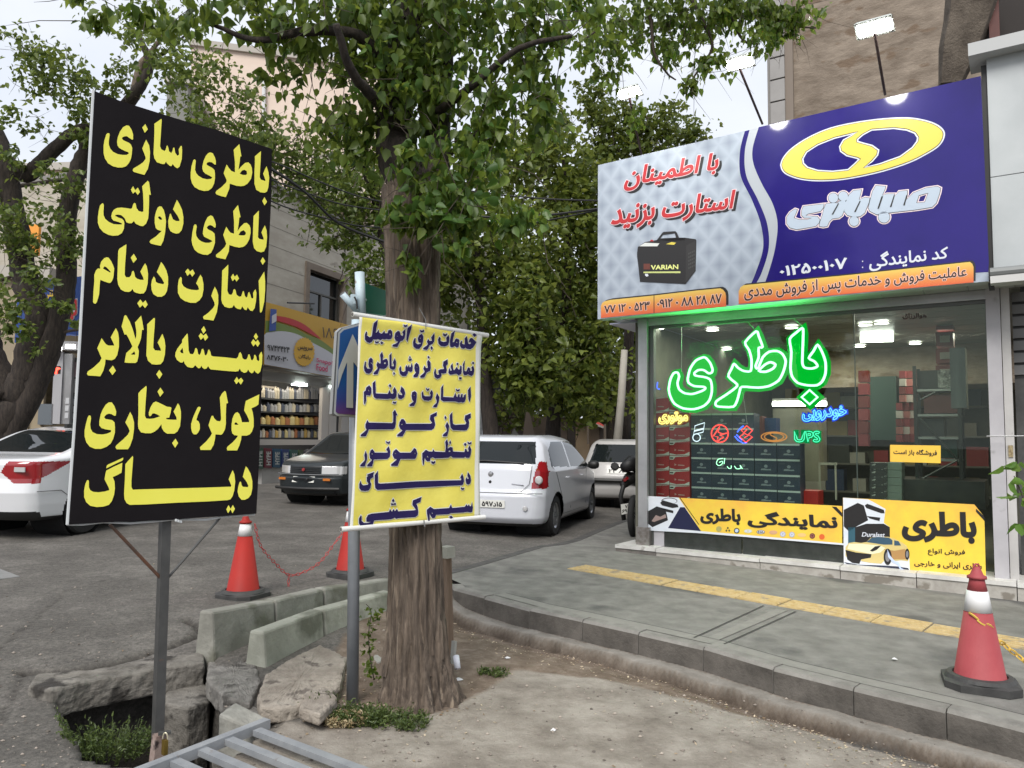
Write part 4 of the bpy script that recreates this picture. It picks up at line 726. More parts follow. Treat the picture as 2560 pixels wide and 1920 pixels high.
# printed battery
def bp_(flat, mt, d): return sp_('battery_print', [crop(1490, 560, KS, flat)], mt, d)
bp_([57,40,58,32,68,25,92,21,123,19,138,21,139,23,138,65,124,83,61,80,59,60,57,45], M_BLKP, 0.010)
bp_([125,30,138,23,138,64,124,83], mat('battery side print', (0.022, 0.021, 0.022), 0.5), 0.013)
bp_([60,31,68,26,88,27,85,31], mat('label print', (0.6, 0.62, 0.6), 0.5), 0.013); bp_([97,28,105,25,111,26,108,29], M_YELP, 0.013); bp_([75,24,76,22,79,22,80,24], M_REDP, 0.013)
print_on('battery_print', SG, [pxuv(SG, crop(1490, 560, KS, r)) for r in ([83,24,92,12,94,11,110,10,112,12,115,19,123,19,123,23], [89,20,93,15,109,13,111,19])], M_BLKP, sgn, 0.010)
for k in range(20): bp_([128+(k%4)*2.4,40+(k//4)*5-(k%4)*1.1,129.6+(k%4)*2.4,39.4+(k//4)*5-(k%4)*1.1,129.6+(k%4)*2.4,42+(k//4)*5-(k%4)*1.1,128+(k%4)*2.4,42.6+(k//4)*5-(k%4)*1.1], mat('battery dimple print', (0.05, 0.05, 0.05), 0.5), 0.016)
bp_([66,66,117,65.5,117,68,66,68], mat('lime print', (0.5, 0.55, 0.2), 0.5), 0.013); bp_([66,55,75,55,75,63,66,63], mat('maroon print', (0.12, 0.03, 0.02), 0.5), 0.013); bp_([68,69,72,69,73,72,70,73,68,71], M_WHITEV, 0.013)
st_('VARIAN', [(1490+76*10/KS,560+57*10/KS),(1490+114*10/KS,560+56*10/KS),(1490+114*10/KS,560+62.5*10/KS),(1490+76*10/KS,560+63.5*10/KS)], mat('lime letter print', (0.7, 0.74, 0.25), 0.5), 0.013, 0.03)
# side fascia towards the street
fbox(MB(), SG.uv(1496, 790)[0], SG.uv(1496, 790)[0] + 0.16, ZS - 0.0, SG.uv(1496, 415)[1], -3.2, -0.17, SG).build('side_panel', mat('side fascia', (0.5, 0.5, 0.6), 0.35), sgn)
fbox(MB(), uL - 0.5, uL - 0.02, ZS - 0.02, ZS, -3.0, -0.1).build('panel', mat('lilac soffit', (0.42, 0.42, 0.52), 0.3, 0.1), shop)
# ---------------------------------------------------------------- neon sign, posters and what stands inside the shop
NP = F.off(-0.10)
def tube_on(name, pl, pts_px, r, mt, par, closed=True, d=0.0, n=6):
    P = [pl.px(x, y) + pl.n * d for x, y in pts_px]; return MB().tube(P, r, n, closed=closed).build(name, mt, par, smooth=True)
M_NG = emis('neon green', (0.36, 1.0, 0.52), 1.9); M_NGB = emis('neon green backing', (0.0, 0.52, 0.03), 0.62); M_NGB2 = emis('neon green acrylic halo', (0.0, 0.6, 0.04), 0.42)
neon = thing('neon_sign', 'big glowing green outlined Persian neon word hanging behind the shop glass', 'neon sign', tuple(NP.px(1860, 920)))
KP = 5.027
ctr = [crop(1660, 790, KP, c) for c in NEON]
def smooth_closed(P, n=3):
    P = [np.array(p) for p in P]; m_ = len(P); o = []
    for i in range(m_):
        p0, p1, p2, p3 = P[i - 1], P[i], P[(i + 1) % m_], P[(i + 2) % m_]
        c1_ = np.dot(p1 - p0, p2 - p1) / (np.linalg.norm(p1 - p0) * np.linalg.norm(p2 - p1) + 1e-9)
        for k in range(n):
            t_ = k / n; a_ = 0.5 * (2 * p1 + (p2 - p0) * t_ + (2 * p0 - 5 * p1 + 4 * p2 - p3) * t_ ** 2 + (3 * p1 - p0 - 3 * p2 + p3) * t_ ** 3); l_ = p1 + (p2 - p1) * t_
            o.append(tuple(0.75 * a_ + 0.25 * l_))
    return o
for i, c in enumerate(ctr): tube_on('neon_tube', NP, smooth_closed(c) if i != 4 else c, 0.0145, M_NG, neon)
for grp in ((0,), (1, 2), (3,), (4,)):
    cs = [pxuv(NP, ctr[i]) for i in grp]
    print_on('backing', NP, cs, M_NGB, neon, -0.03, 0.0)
    print_on('backing', NP, [cs[0]], M_NGB2, neon, -0.045, 0.05)  # acrylic backing widened past the letters, halo glow of the tubes put into its emission
for (x0, y0, x1, y1) in ((1857,790,1885,822),(1704,800,1704,930),(1857,980,1868,1060),(1977,790,2006,815)):
    MB().tube([NP.px(x0, y0), NP.px(x1, y1)], 0.0025, 4).build('hanging_wire', mat('wire', (0.5, 0.5, 0.48), 0.4, 0.6), neon)
ng_l = bpy.data.lights.new('neon_glow', 'AREA'); ng_l.shape = 'RECTANGLE'; ng_l.size = 1.5; ng_l.size_y = 0.5; ng_l.energy = 20; ng_l.color = (0.05, 1.0, 0.15)
ng_o = bpy.data.objects.new('neon_glow', ng_l); C.objects.link(ng_o); ng_o.location = NP.px(1860, 880) + NP.n * 0.04; ng_o.rotation_euler = (-(NP.n + Vector((0, 0, 0.9)))).to_track_quat('Z', 'Y').to_euler(); ng_o.parent = neon
ng_o.location = ng_o.location - neon.location
# small signs
def neon_thing(nm, lab, px, parts, r=0.006):
    t_ = thing(nm, lab, 'neon sign', tuple(NP.px(*px)))
    for pts, mt, cl in parts: tube_on('neon_tube', NP, pts, r, mt, t_, cl)
    return t_
def P_(flat): return crop(1660, 790, KP, flat)
M_NW, M_NR, M_NB, M_NO = emis('neon white', (0.75, 0.85, 1.0), 0.9), emis('neon red', (1.0, 0.06, 0.05), 1.3), emis('neon blue', (0.05, 0.12, 1.0), 1.6), emis('neon orange', (0.9, 0.32, 0.06), 0.5)
neon_thing('neon_logo', 'small white neon emblem of slanted bars above a ring', (1742,1075), [(P_([39,138,51,134,50,141,38,144]), M_NW, True), (P_([38,145,50,142,49,146,37,149]), M_NW, True), (circ(1741.5, 1094, 9.5, 16), M_NW, True)])
neon_thing('neon_logo', 'round red neon emblem with a lightning bolt', (1800,1085), [(circ(1799.5, 1084, 21, 22, 22), M_NR, True), (P_([70,139,68,146,73,148,79,147,70,150,75,152,66,158,68,152,62,151]), M_NR, True)], 0.008)
neon_thing('neon_logo', 'red and blue diamond shaped neon emblem', (1858,1087), [(P_([104,138,111,144,106,149,111,152,103,159,95,152,101,147,97,144]), M_NR, True), (P_([104,143,100,147,106,150,101,153]), M_NR, False), (P_([92,146,96,141,100,138]), M_NB, False), (P_([89,151,93,156,100,160,104,159]), M_NB, False), (P_([91,149,98,156]), M_NB, False)], 0.008)
neon_thing('neon_logo', 'orange oval neon emblem with a curl in the middle', (1935,1092), [(circ(1935, 1092, 32, 26, 12), M_NO, True), (circ(1935, 1092, 24, 24, 9.5), M_NO, True), (cat_curve([(1929,1081),(1926,1087),(1936,1092),(1942,1097),(1934,1103)], 4), M_NO, False)])
def neon_text(s, quad, mt, mtb, lab, bold, r=0.006, gb=0.018):
    t_ = thing('neon_sign', lab, 'neon sign', tuple(NP.px(*quad[0])))
    px = text_px(s, quad, bold)
    for c in px:
        if len(c) > 3: tube_on('neon_tube', NP, [tuple(p) for p in c[::2]] if len(c) > 9 else [tuple(p) for p in c], r, mt, t_, True)
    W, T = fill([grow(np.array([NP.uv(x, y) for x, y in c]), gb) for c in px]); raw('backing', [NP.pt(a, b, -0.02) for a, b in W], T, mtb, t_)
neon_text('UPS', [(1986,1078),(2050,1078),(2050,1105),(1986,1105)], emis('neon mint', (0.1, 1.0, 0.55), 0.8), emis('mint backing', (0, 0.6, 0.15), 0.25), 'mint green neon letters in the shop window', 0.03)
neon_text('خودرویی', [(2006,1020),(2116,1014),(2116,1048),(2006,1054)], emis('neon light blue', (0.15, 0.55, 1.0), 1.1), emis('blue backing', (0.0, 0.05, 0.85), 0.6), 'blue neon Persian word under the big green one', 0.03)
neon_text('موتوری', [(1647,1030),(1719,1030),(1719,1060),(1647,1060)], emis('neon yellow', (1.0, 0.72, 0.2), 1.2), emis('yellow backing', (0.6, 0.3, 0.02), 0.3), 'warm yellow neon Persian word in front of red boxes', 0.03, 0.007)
neon_thing('neon_sign', 'thin green neon scribble in front of the dark boxes', (1800,1155), [(cat_curve([(1808,1146),(1796,1148),(1791,1158),(1797,1164),(1805,1160),(1806,1153),(1798,1156)], 3), M_NG, False), ([(1812,1145),(1810,1160)], M_NG, False), (cat_curve([(1818,1166),(1822,1171),(1828,1170),(1828,1164)], 3), M_NG, False), (cat_curve([(1836,1165),(1842,1172),(1852,1170),(1850,1163),(1856,1172)], 3), M_NG, False)], 0.004)
neon_thing('neon_sign', 'short blue neon strokes beside the window post', (1640,970), [(cat_curve([(1627,960),(1627,975),(1632,985)], 3), M_NB, False), (cat_curve([(1644,955),(1643,970),(1650,973)], 3), M_NB, False)], 0.007)
# ------ posters on the glass
M_PY = mat('poster yellow', (0.80, 0.60, 0.06), 0.4, col2=(0.80, 0.40, 0.07), scale=1.3, contrast=(0.42, 0.68)); M_PW = mat('poster white', (0.62, 0.68, 0.75), 0.4, col2=(0.7, 0.72, 0.76), scale=3)
def poster(nm, lab, px, mt):
    t_ = thing(nm, lab, 'poster', tuple(F.px(*px[0])))
    P = [F.px(x, y) + F.n * 0.018 for x, y in px]; q = MB().slab(P[::-1], F.n, 0.012); q.build('sheet', mt, t_); return t_
def pp(t_, px, mt, d, nm='print'): return print_on(nm, F, [pxuv(F, px)], mt, t_, d)
p1 = poster('poster', 'long yellow poster with black Persian words along the foot of the glass', [(1613,1240),(2106,1265),(2106,1358),(1613,1323)], M_PY)
KT = 4.608; T_ = lambda f_: crop(1600, 1220, KT, f_)
pp(p1, T_([6,9,45,11,71,49.5,6,47]), M_PW, 0.021); pp(p1, T_([46,11,47,11,69,42,68,42]), M_BLKP, 0.022); pp(p1, T_([47,22,52,22,71,49.5,33,46]), mat('navy print', (0.01, 0.012, 0.05), 0.4), 0.024)
pp(p1, T_([6,29,20,21,30,24,33,37,15,45,10,41]), M_BLKP, 0.024); pp(p1, T_([14,38,19,31,24,33,30,30,31,34,22,37,17,39]), mat('grey print', (0.3, 0.22, 0.2), 0.4), 0.026)
pp(p1, T_([24,17,27,14,44,19,45,22,38,23,26,20]), M_BLKP, 0.024); pp(p1, T_([23,22,39,26,39,29,30,27]), M_BLKP, 0.024)
print_on('print', F, [pxuv(F, circ(1675, 1252, 20, 20, 8)), pxuv(F, circ(1675, 1252.5, 18.5, 20, 7))], M_BLKP, p1, 0.027)
pp(p1, T_([6,47,71,49.5,240,64,240,66,71,52,6,48.5]), M_PW, 0.023)
pp(p1, [(2080,1266),(2092,1267),(2106,1282),(2106,1292)], M_BLKP, 0.024)
st_('باطری', [(1752,1270),(1853,1272),(1853,1315),(1752,1309)], M_BLKP, 0.028, 0.05, par=p1, pl=F); st_('نمایندگی', [(1870,1277),(2095,1283),(2095,1330),(1870,1318)], M_BLKP, 0.028, 0.045, par=p1, pl=F)
lg = [(91.5,47,'g'),(101.8,47.5,'k'),(112,49,'r'),(125,49.5,'o'),(139.7,50.5,'K'),(154,51,'s'),(165,53,'b'),(175.5,53.5,'b'),(187,54,'y'),(199,55,'m'),(210,56,'r2')]
cm = {'g': (0.4, 0.36, 0.12), 'k': (0.05, 0.05, 0.03), 'r': (0.03, 0.03, 0.03), 'o': (0.6, 0.6, 0.4), 'K': (0.02, 0.02, 0.02), 's': (0.6, 0.35, 0.2), 'b': (0.35, 0.38, 0.5), 'y': (0.75, 0.5, 0.2), 'm': (0.1, 0.03, 0.03), 'r2': (0.65, 0.12, 0.03)}
for x, y, k in lg:
    cx, cy = 1600 + x * 10 / KT, 1220 + y * 10 / KT; wide = k in 'oKsy'
    mt_ = mat('logo print ' + k, cm[k], 0.4)
    if k == 'k':
        for dx, dy in ((0, -3.5), (-3.6, 3), (3.6, 3)): print_on('logo_print', F, [pxuv(F, [(cx + dx, cy + dy - 3.2), (cx + dx + 2.6, cy + dy), (cx + dx, cy + dy + 3.2), (cx + dx - 2.6, cy + dy)])], mt_, p1, 0.026)
        continue
    print_on('logo_print', F, [pxuv(F, circ(cx, cy, 10.5 if wide else 7, 16, 5 if wide else 7))], mt_, p1, 0.026)
    if k == 'r':
        for a in (0, 2): print_on('logo_print', F, [pxuv(F, [(cx, cy)] + [(cx + 4.6 * math.cos(a * 1.5708 + b * 0.314), cy + 4.6 * math.sin(a * 1.5708 + b * 0.314)) for b in range(6)])], mat('pale blue print', (0.35, 0.55, 0.8), 0.4), p1, 0.029)
        for a in (1, 3): print_on('logo_print', F, [pxuv(F, [(cx, cy)] + [(cx + 4.6 * math.cos(a * 1.5708 + b * 0.314), cy + 4.6 * math.sin(a * 1.5708 + b * 0.314)) for b in range(6)])], M_WHITEV, p1, 0.029)
    elif k == 'K':
        print_on('logo_print', F, [pxuv(F, circ(cx, cy, 9.3, 16, 4.1))], M_WHITEV, p1, 0.029); text_on('lettering', F, 'KIA', [(cx - 7, cy - 2.7), (cx + 7, cy - 2.7), (cx + 7, cy + 2.7), (cx - 7, cy + 2.7)], M_BLKP, p1, 0.032, 0.03)
    elif k in ('b', 'm', 'o'):
        print_on('logo_print', F, [pxuv(F, circ(cx, cy, 8.5 if wide else 5, 14, 3.4 if wide else 5))], M_WHITEV if k != 'm' else mat('dusk red print', (0.3, 0.1, 0.08), 0.4), p1, 0.029)
        print_on('logo_print', F, [pxuv(F, [(cx - 3, cy - 2.5), (cx + 3, cy - 2.5), (cx, cy + 3.5)])], mt_, p1, 0.032)
p2 = poster('poster', 'square yellow poster with a sports car and black Persian words by the pillar', [(2108,1244),(2436,1261),(2461,1292),(2465,1446),(2400,1443),(2278,1432),(2111,1412)], M_PY)
KU = 4.608; Q_ = lambda f_: crop(2080, 1220, KU, f_)
pp(p2, Q_([13.2,11,42,13,48,16,62,24,60,40,67,45,67,62,86,66,89,75,90,95,14,88.5]), M_PW, 0.021)
pp(p2, Q_([14,25,30,17,37,20,42,37,27,45,20,50,14,44]), M_BLKP, 0.024); pp(p2, Q_([19,45,27,45,27,64,19,64]), mat('teal print', (0.03, 0.1, 0.14), 0.4), 0.024)
pp(p2, Q_([27,45,40,41,60,41,67,45,67,60,60,63,27,63]), M_BLKP, 0.026); pp(p2, Q_([38,20,41,18,60,25,61,29,57,29,40,23]), M_BLKP, 0.026); pp(p2, Q_([40,32,56,34,55,38,44,35]), M_BLKP, 0.026)
text_on('lettering', F, 'Duralast', [(2155,1330),(2213,1331),(2213,1343),(2155,1341)], M_WHITEV, p2, 0.030, 0.02, 0, 0.2)
# the yellow car of the poster: body, glass, grille, wheels
CARY = mat('car yellow print', (0.62, 0.50, 0.20), 0.35); CARL = mat('car highlight print', (0.75, 0.72, 0.5), 0.35); CARD = mat('car amber print', (0.42, 0.24, 0.09), 0.35)
pp(p2, Q_([14,85,30,88,60,89,75,90,88,92,90,96,60,92,20,89]), mat('dark floor print', (0.02, 0.025, 0.05), 0.4), 0.026)
pp(p2, Q_([16,68,20,63,26,62,34,63,40,62,45,57,52,56,65,56,72,58,80,62,86,66,88,70,89,78,88,84,80,83,70,84,62,82,57,87,45,86,34,84,34,81,20,82,16,78]), CARY, 0.028)
pp(p2, Q_([20,64,34,64,56,66,62,69,56,74,46,76,18,70]), CARL, 0.030); pp(p2, Q_([60,70,72,72,84,70,87,74,86,82,70,82,66,76]), CARD, 0.030)
pp(p2, Q_([40,62,46,57,53,56,66,57,70,60,70,65,60,65]), mat('car glass print', (0.04, 0.09, 0.14), 0.3), 0.032); pp(p2, Q_([72,60,77,61,80,66,72,66]), mat('car glass print'  , (0.04, 0.09, 0.14), 0.3), 0.032)
pp(p2, Q_([16,71,28,74,46,76,45,80,34,82,32,87,24,86,18,82]), M_BLKP, 0.032); pp(p2, Q_([44,72,50,67,57,66,52,71,47,73]), M_BLKP, 0.033)
for x, y, r, ry in ((64.5, 79, 4.6, 9.5), (87, 76, 2.6, 6.5)): 
    print_on('print', F, [pxuv(F, circ(2080 + x * 10 / KU, 1220 + y * 10 / KU, r * 10 / KU, 20, ry * 10 / KU))], M_BLKP, p2, 0.034); print_on('print', F, [pxuv(F, circ(2080 + x * 10 / KU, 1220 + y * 10 / KU, r * 6 / KU, 16, ry * 6 / KU))], mat('rim print', (0.2, 0.2, 0.22), 0.4), p2, 0.037)
print_on('print', F, [pxuv(F, Q_([64,70,67,77,72,83,78,86,80,92,88,95,79,94,76,88,70,85,65,79]))], mat('bolt print', (0.5, 0.6, 0.85), 0.4), p2, 0.040)
st_('باطری', [(2255,1277),(2442,1280),(2442,1364),(2255,1352)], M_BLKP, 0.03, 0.055, par=p2, pl=F); st_('فروش انواع', [(2320,1370),(2413,1374),(2413,1391),(2320,1388)], M_INK, 0.03, 0.025, par=p2, pl=F)
st_('باطری ایرانی و خارجی', [(2286,1400),(2455,1408),(2455,1427),(2286,1416)], M_INK, 0.03, 0.025, par=p2, pl=F); pp(p2, Q_([166,23.5,176,33,176,38,166,27]), M_BLKP, 0.026)
p3 = poster('notice', 'small yellow notice stuck at the middle of the right pane', [(2226,1112),(2352,1114),(2352,1158),(2226,1154)], M_PY)
st_('فروشگاه باز است', [(2234,1122),(2343,1124),(2343,1142),(2234,1138)], M_BLKP, 0.024, 0.03, par=p3, pl=F)
p4 = thing('window_lettering', 'small dark Persian name lettered high on the right pane', 'lettering', tuple(F.px(2290, 790))); st_('هوالرزاق', [(2256,783),(2317,783),(2317,797),(2256,799)], M_INK, 0.004, 0.03, par=p4, pl=F)
# ------ boxes stacked inside
BX = F.off(-0.42)
def boxproto(nm, lab, w, h, dp, body, band):
    t_ = thing(nm, lab, 'box'); 
    MB().box((0, 0, h / 2), (w - 0.006, dp, h - 0.004)).build('carton', body, t_, world=False)
    return t_
aR = [BX.uv(x, 1200)[0] for x in (1624, 1674, 1725)]; vR = [BX.uv(1640, y)[1] for y in (1247, 1210, 1174, 1138, 1102, 1065, 1029, 1000)]
WR = (aR[2] - aR[0]) / 2; HR = (vR[1] - vR[5]) / -4 if vR[1] > vR[5] else (vR[5] - vR[1]) / 4
M_BRED = mat('red carton', (0.36, 0.018, 0.026), 0.5, col2=(0.42, 0.03, 0.036), scale=4); M_BNAVY = mat('navy carton', (0.018, 0.028, 0.052), 0.45, col2=(0.028, 0.04, 0.07), scale=5); M_BWH = mat('carton white print', (0.62, 0.6, 0.58), 0.5)
def loc_print(par, polys, mt, y=-0.0): # prints on the local front face (x across, z up), y = front
    for P in polys:
        W, T = fill(orient([np.array(P, float)])); raw('print', [(a, y, b) for a, b in W], T, mt, par, world=False)
DP = 0.26; ANG = math.atan2(U_.y, U_.x)
base_v = (BX.uv(1640, 1247)[1])
def ordn(i): return ('bottom', 'second from the bottom', 'third from the bottom', 'fourth from the bottom', 'fifth from the bottom', 'sixth from the bottom', 'seventh from the bottom', 'top')[i]
rproto = boxproto('battery_box', '', WR, HR, DP, M_BRED, None)
w2 = WR / 2 - 0.004; fy = -DP / 2 - 0.002
loc_print(rproto, [[(-w2, 0.004), (w2, 0.004), (w2, HR * 0.27), (w2 * 0.5, HR * 0.1), (-w2 * 0.3, HR * 0.06), (-w2, HR * 0.16)], [(-w2, HR * 0.72), (-w2 * 0.6, HR * 0.72), (-w2 * 0.4, HR * 0.9), (w2, HR * 0.97), (w2, HR - 0.004), (-w2, HR - 0.004)]], M_BWH, fy)
loc_print(rproto, [[(-w2 * 0.5, HR * 0.3), (-w2 * 0.28, HR * 0.38), (-w2 * 0.5, HR * 0.47)], [(-w2 * 0.15, HR * 0.33), (w2 * 0.5, HR * 0.31), (w2 * 0.5, HR * 0.38), (-w2 * 0.15, HR * 0.4)]], mat('carton pale print', (0.5, 0.3, 0.3), 0.5), fy)
loc_print(rproto, [[(-w2 * 0.96, HR * 0.79), (-w2 * 0.62, HR * 0.79), (-w2 * 0.62, HR * 0.87), (-w2 * 0.96, HR * 0.87)]], mat('carton slot', (0.02, 0.02, 0.02), 0.7), fy - 0.002)
cols_ = ('against the window post', 'beside the dark boxes')
first = True
for ci in range(2):
    for r in range(8):
        o = rproto if first else copy_tree(rproto); first = False
        p = BX.pt(aR[0] + WR * (ci + 0.5), base_v + (r - 1) * HR, -DP / 2); o.location = p; o.rotation_euler = (0, 0, ANG + random.uniform(-0.02, 0.02))
        tag(o, 'red battery carton, %s in the column %s' % (ordn(r), cols_[ci]), 'box', 'red battery cartons stacked in the window')
aN = [BX.uv(x, 1150)[0] for x in (1727, 1779, 1829, 1880, 1936, 2000)]; WN = (aN[5] - aN[0]) / 5; vb = BX.uv(1750, 1253)[1]; HN = (BX.uv(1750, 1106)[1] - vb) / 4
nproto = boxproto('battery_box', '', WN, HN, DP, M_BNAVY, None); w2 = WN / 2 - 0.004
loc_print(nproto, [[(-w2, HN * 0.86), (w2, HN * 0.86), (w2, HN - 0.004), (-w2, HN - 0.004)]], mat('carton lid grey', (0.46, 0.5, 0.5), 0.5), fy)
loc_print(nproto, [[(-w2 * 0.45, HN * 0.24), (w2 * 0.5, HN * 0.24), (w2 * 0.45, HN * 0.34), (w2 * 0.2, HN * 0.31), (-w2 * 0.1, HN * 0.36), (-w2 * 0.4, HN * 0.34)]] + [[(w2 * (0.02 + 0.17 * math.cos(k * 0.785)), HN * (0.5 + 0.11 * math.sin(k * 0.785))) for k in range(8)]], mat('carton grey print', (0.22, 0.24, 0.27), 0.5), fy)
loc_print(nproto, [[(-w2 * 0.85, HN * 0.66), (-w2 * 0.3, HN * 0.68), (-w2 * 0.3, HN * 0.72), (-w2 * 0.85, HN * 0.7)]], mat('carton dim print', (0.06, 0.07, 0.09), 0.5), fy)
first = True; coln = ('first', 'second', 'third', 'fourth', 'fifth')
for ci in range(5):
    for r in range(7 if ci < 3 else 5):
        o = nproto if first else copy_tree(nproto); first = False
        p = BX.pt(aN[0] + WN * (ci + 0.5), vb + (r - 1) * HN, -DP / 2 - 0.01); o.location = p; o.rotation_euler = (0, 0, ANG + random.uniform(-0.02, 0.02))
        tag(o, 'navy battery carton, %s in the %s navy column from the red cartons' % (ordn(r), coln[ci]), 'box', 'navy battery cartons stacked in the window')
def inbox(nm, lab, cat, px0, px1, dep, mt, dz=0.3, rz=0):
    pl = F.off(-dep); a0_, b0_ = pl.uv(*px0); a1_, b1_ = pl.uv(*px1); lo, hi = min(b0_, b1_), max(b0_, b1_)
    o = fbox(MB(), min(a0_, a1_), max(a0_, a1_), lo, hi, -dep - dz, -dep).build(nm, mt); tag(o, lab, cat); return o
FLZ = GZ(uR) + 0.13
# counter, rack with shelves, hanging things, cartons deeper in the shop
rk = thing('storage_rack', 'tall black slotted steel rack with cross braces deep in the shop', 'rack', tuple(F.off(-1.6).px(2340, 1200)))
RP = F.off(-1.6); ra, rb = RP.uv(2288, 1000)[0], RP.uv(2398, 1000)[0]; rtop = RP.uv(2300, 915)[1]
M_RK = mat('rack steel', (0.03, 0.032, 0.033), 0.5, 0.4)
for a in (ra, rb):
    for d in (0, -0.45): fbox(MB(), a - 0.02, a + 0.02, FLZ, rtop + (0.0 if d else 0.0), d - 0.02, d + 0.02, RP).build('leg', M_RK, rk)
for yv in (975, 1038, 1095, 1150):
    v = RP.uv(2340, yv)[1]; fbox(MB(), ra, rb, v - 0.015, v + 0.015, -0.45, 0.0, RP).build('shelf', mat('shelf steel', (0.3, 0.31, 0.31), 0.4, 0.5), rk)
for (x0, y0, x1, y1) in ((2300,1045,2395,1150),(2300,1200,2395,1150),(2302,1000,2340,980)):
    MB().tube([RP.px(x0, y0) + RP.n * 0.03, RP.px(x1, y1) + RP.n * 0.03], 0.012, 4).build('brace', mat('brace steel', (0.12, 0.13, 0.13), 0.4, 0.6), rk)
stock = [('carton', 'dark carton on the upper shelf of the steel rack', (2296,925,2352,975), (0.02,0.022,0.024)), ('carton', 'maroon carton on the second shelf of the rack', (2310,985,2392,1036), (0.09,0.03,0.03)), ('carton', 'black carton lying on the third rack shelf', (2300,1048,2360,1093), (0.03,0.032,0.034)), ('carton', 'dark green carton on the lowest rack shelf', (2340,1100,2392,1148), (0.02,0.05,0.045))]
for nm, lab, b, c in stock:
    o = inbox(nm, lab, 'carton', (b[0], b[3] - 3), (b[2], b[1]), 1.66, mat('stock ' + lab[:12], c, 0.5), 0.3)
bg_ = inbox('plastic_bag', 'crinkled clear plastic bag stuffed on top of the rack', 'bag', (2345,970), (2388,925), 1.62, mat('crinkled plastic', (0.25, 0.27, 0.26), 0.12, col2=(0.04, 0.04, 0.04), scale=22, bump=1.0, bscale=30), 0.25)
for k in range(4): inbox('battery_box', 'maroon carton, %s in the tall pile to the ceiling behind the rack' % ordn(k), 'carton', (2340,950 - k * 42), (2382,912 - k * 42), 2.4, mat('maroon carton %d' % (k % 2), ((0.13, 0.02, 0.022), (0.17, 0.03, 0.03))[k % 2], 0.5), 0.3)
for k in range(4): o = inbox('shipping_label', 'pale paper label on the maroon carton, %s in the pile' % ordn(k), 'label', (2350,940 - k * 42), (2374,922 - k * 42), 2.38, mat('paper label', (0.34, 0.31, 0.29), 0.7), 0.01); 
ORD = ('lowest', 'second from the floor', 'third from the floor', 'fourth from the floor', 'fifth from the floor', 'sixth from the floor', 'seventh from the floor', 'second from the top', 'topmost')
for r in range(9):
    for c in range(3):
        x0 = 2240 + c * 17 + (0 if r < 5 else 8); y1 = 1105 - r * 20
        o = inbox('carton', '', 'carton', (x0, y1), (x0 + 15, y1 - 18), 3.0 + 0.15 * c, mat('mixed carton %d' % ((r * 3 + c * 2) % 4), ((0.2, 0.025, 0.03), (0.42, 0.38, 0.36), (0.14, 0.02, 0.02), (0.3, 0.1, 0.09))[(r * 3 + c * 2) % 4], 0.5), 0.14)
        tag(o, 'small red or white carton, %s in the %s pile beyond the rack' % (ORD[r], ('left', 'middle', 'right')[c]), 'carton', 'small cartons piled beyond the rack')
for r in range(6):
    o = inbox('carton', 'maroon carton, %s in the narrow stack by the pane joint' % ORD[r], 'carton', (2146, 1115 - r * 32), (2170, 1086 - r * 32), 3.4, mat('mixed carton %d' % ((r * 2) % 4), (0.2, 0.03, 0.03), 0.5), 0.2); o['group'] = 'cartons in the narrow stack'
inbox('cabinet', 'tall dark green cabinet at the back of the shop', 'cabinet', (2172,1100), (2240,940), 4.2, mat('green cabinet', (0.012, 0.03, 0.024), 0.4), 0.5)
inbox('counter', 'wide black shop counter along the right side', 'counter', (2175,1260), (2462,1205), 1.0, mat('counter black', (0.014, 0.015, 0.016), 0.3, col2=(0.03, 0.032, 0.03), scale=5), 1.0)
for k in range(5):
    inbox('battery_box', 'black carton printed with white codes, %s in its stack by the counter' % ordn(k), 'carton', (2175, 1250 - k * 19), (2216, 1233 - k * 19), 0.8, mat('code carton', (0.03, 0.03, 0.032), 0.5, col2=(0.3, 0.3, 0.29), scale=22, detail=1, contrast=(0.55, 0.6)), 0.3)
    inbox('carton', 'grey green carton, %s in the stack beside the coded ones' % ordn(k), 'carton', (2219, 1250 - k * 19), (2254, 1233 - k * 19), 0.85, mat('greygreen carton', (0.12, 0.15, 0.13), 0.5, col2=(0.16, 0.19, 0.17), scale=4), 0.3)
inbox('stool', 'red plastic tub on the floor behind the yellow poster', 'tub', (2000,1262), (2045,1228), 0.6, mat('red plastic', (0.45, 0.03, 0.03), 0.3), 0.3)
inbox('bucket', 'blue bucket on the boxes in the middle of the shop', 'bucket', (1907,1080), (1940,1045), 1.0, mat('blue plastic', (0.02, 0.05, 0.16), 0.35), 0.2)
inbox('carton', 'brown red carton standing behind the navy stack', 'carton', (1877,1095), (1906,1040), 0.9, mat('brownred', (0.16, 0.04, 0.03), 0.5), 0.2)
fr = thing('picture_frame', 'leaning white framed board on the shop floor', 'frame', tuple(F.off(-1.8).px(2065, 1200)))
for (x0, y0, x1, y1) in ((2046,1156,2052,1250),(2086,1156,2092,1250),(2046,1156,2092,1163)):
    pl = F.off(-1.8); a0_, b0_ = pl.uv(x0, y0); a1_, b1_ = pl.uv(x1, y1); fbox(MB(), a0_, a1_, min(b0_, b1_), max(b0_, b1_), -1.83, -1.8).build('edge', mat('frame white', (0.4, 0.38, 0.33), 0.5), fr)
inbox('partition', 'brown beige cupboard block in the middle of the shop', 'cupboard', (1935,1200), (2045,1020), 3.2, mat('cupboard', (0.2, 0.19, 0.15), 0.6, col2=(0.25, 0.23, 0.18), scale=3), 0.6)
pc = inbox('curtain', 'hanging dark plastic strip curtain near the right wall', 'curtain', (2378,1020), (2412,868), 0.5, mat('dark plastic', (0.06, 0.062, 0.06), 0.15, col2=(0.12, 0.12, 0.115), scale=6, stretch=(1, 1, 0.2)), 0.35)
RW = 'upper middle lower floor'.split()
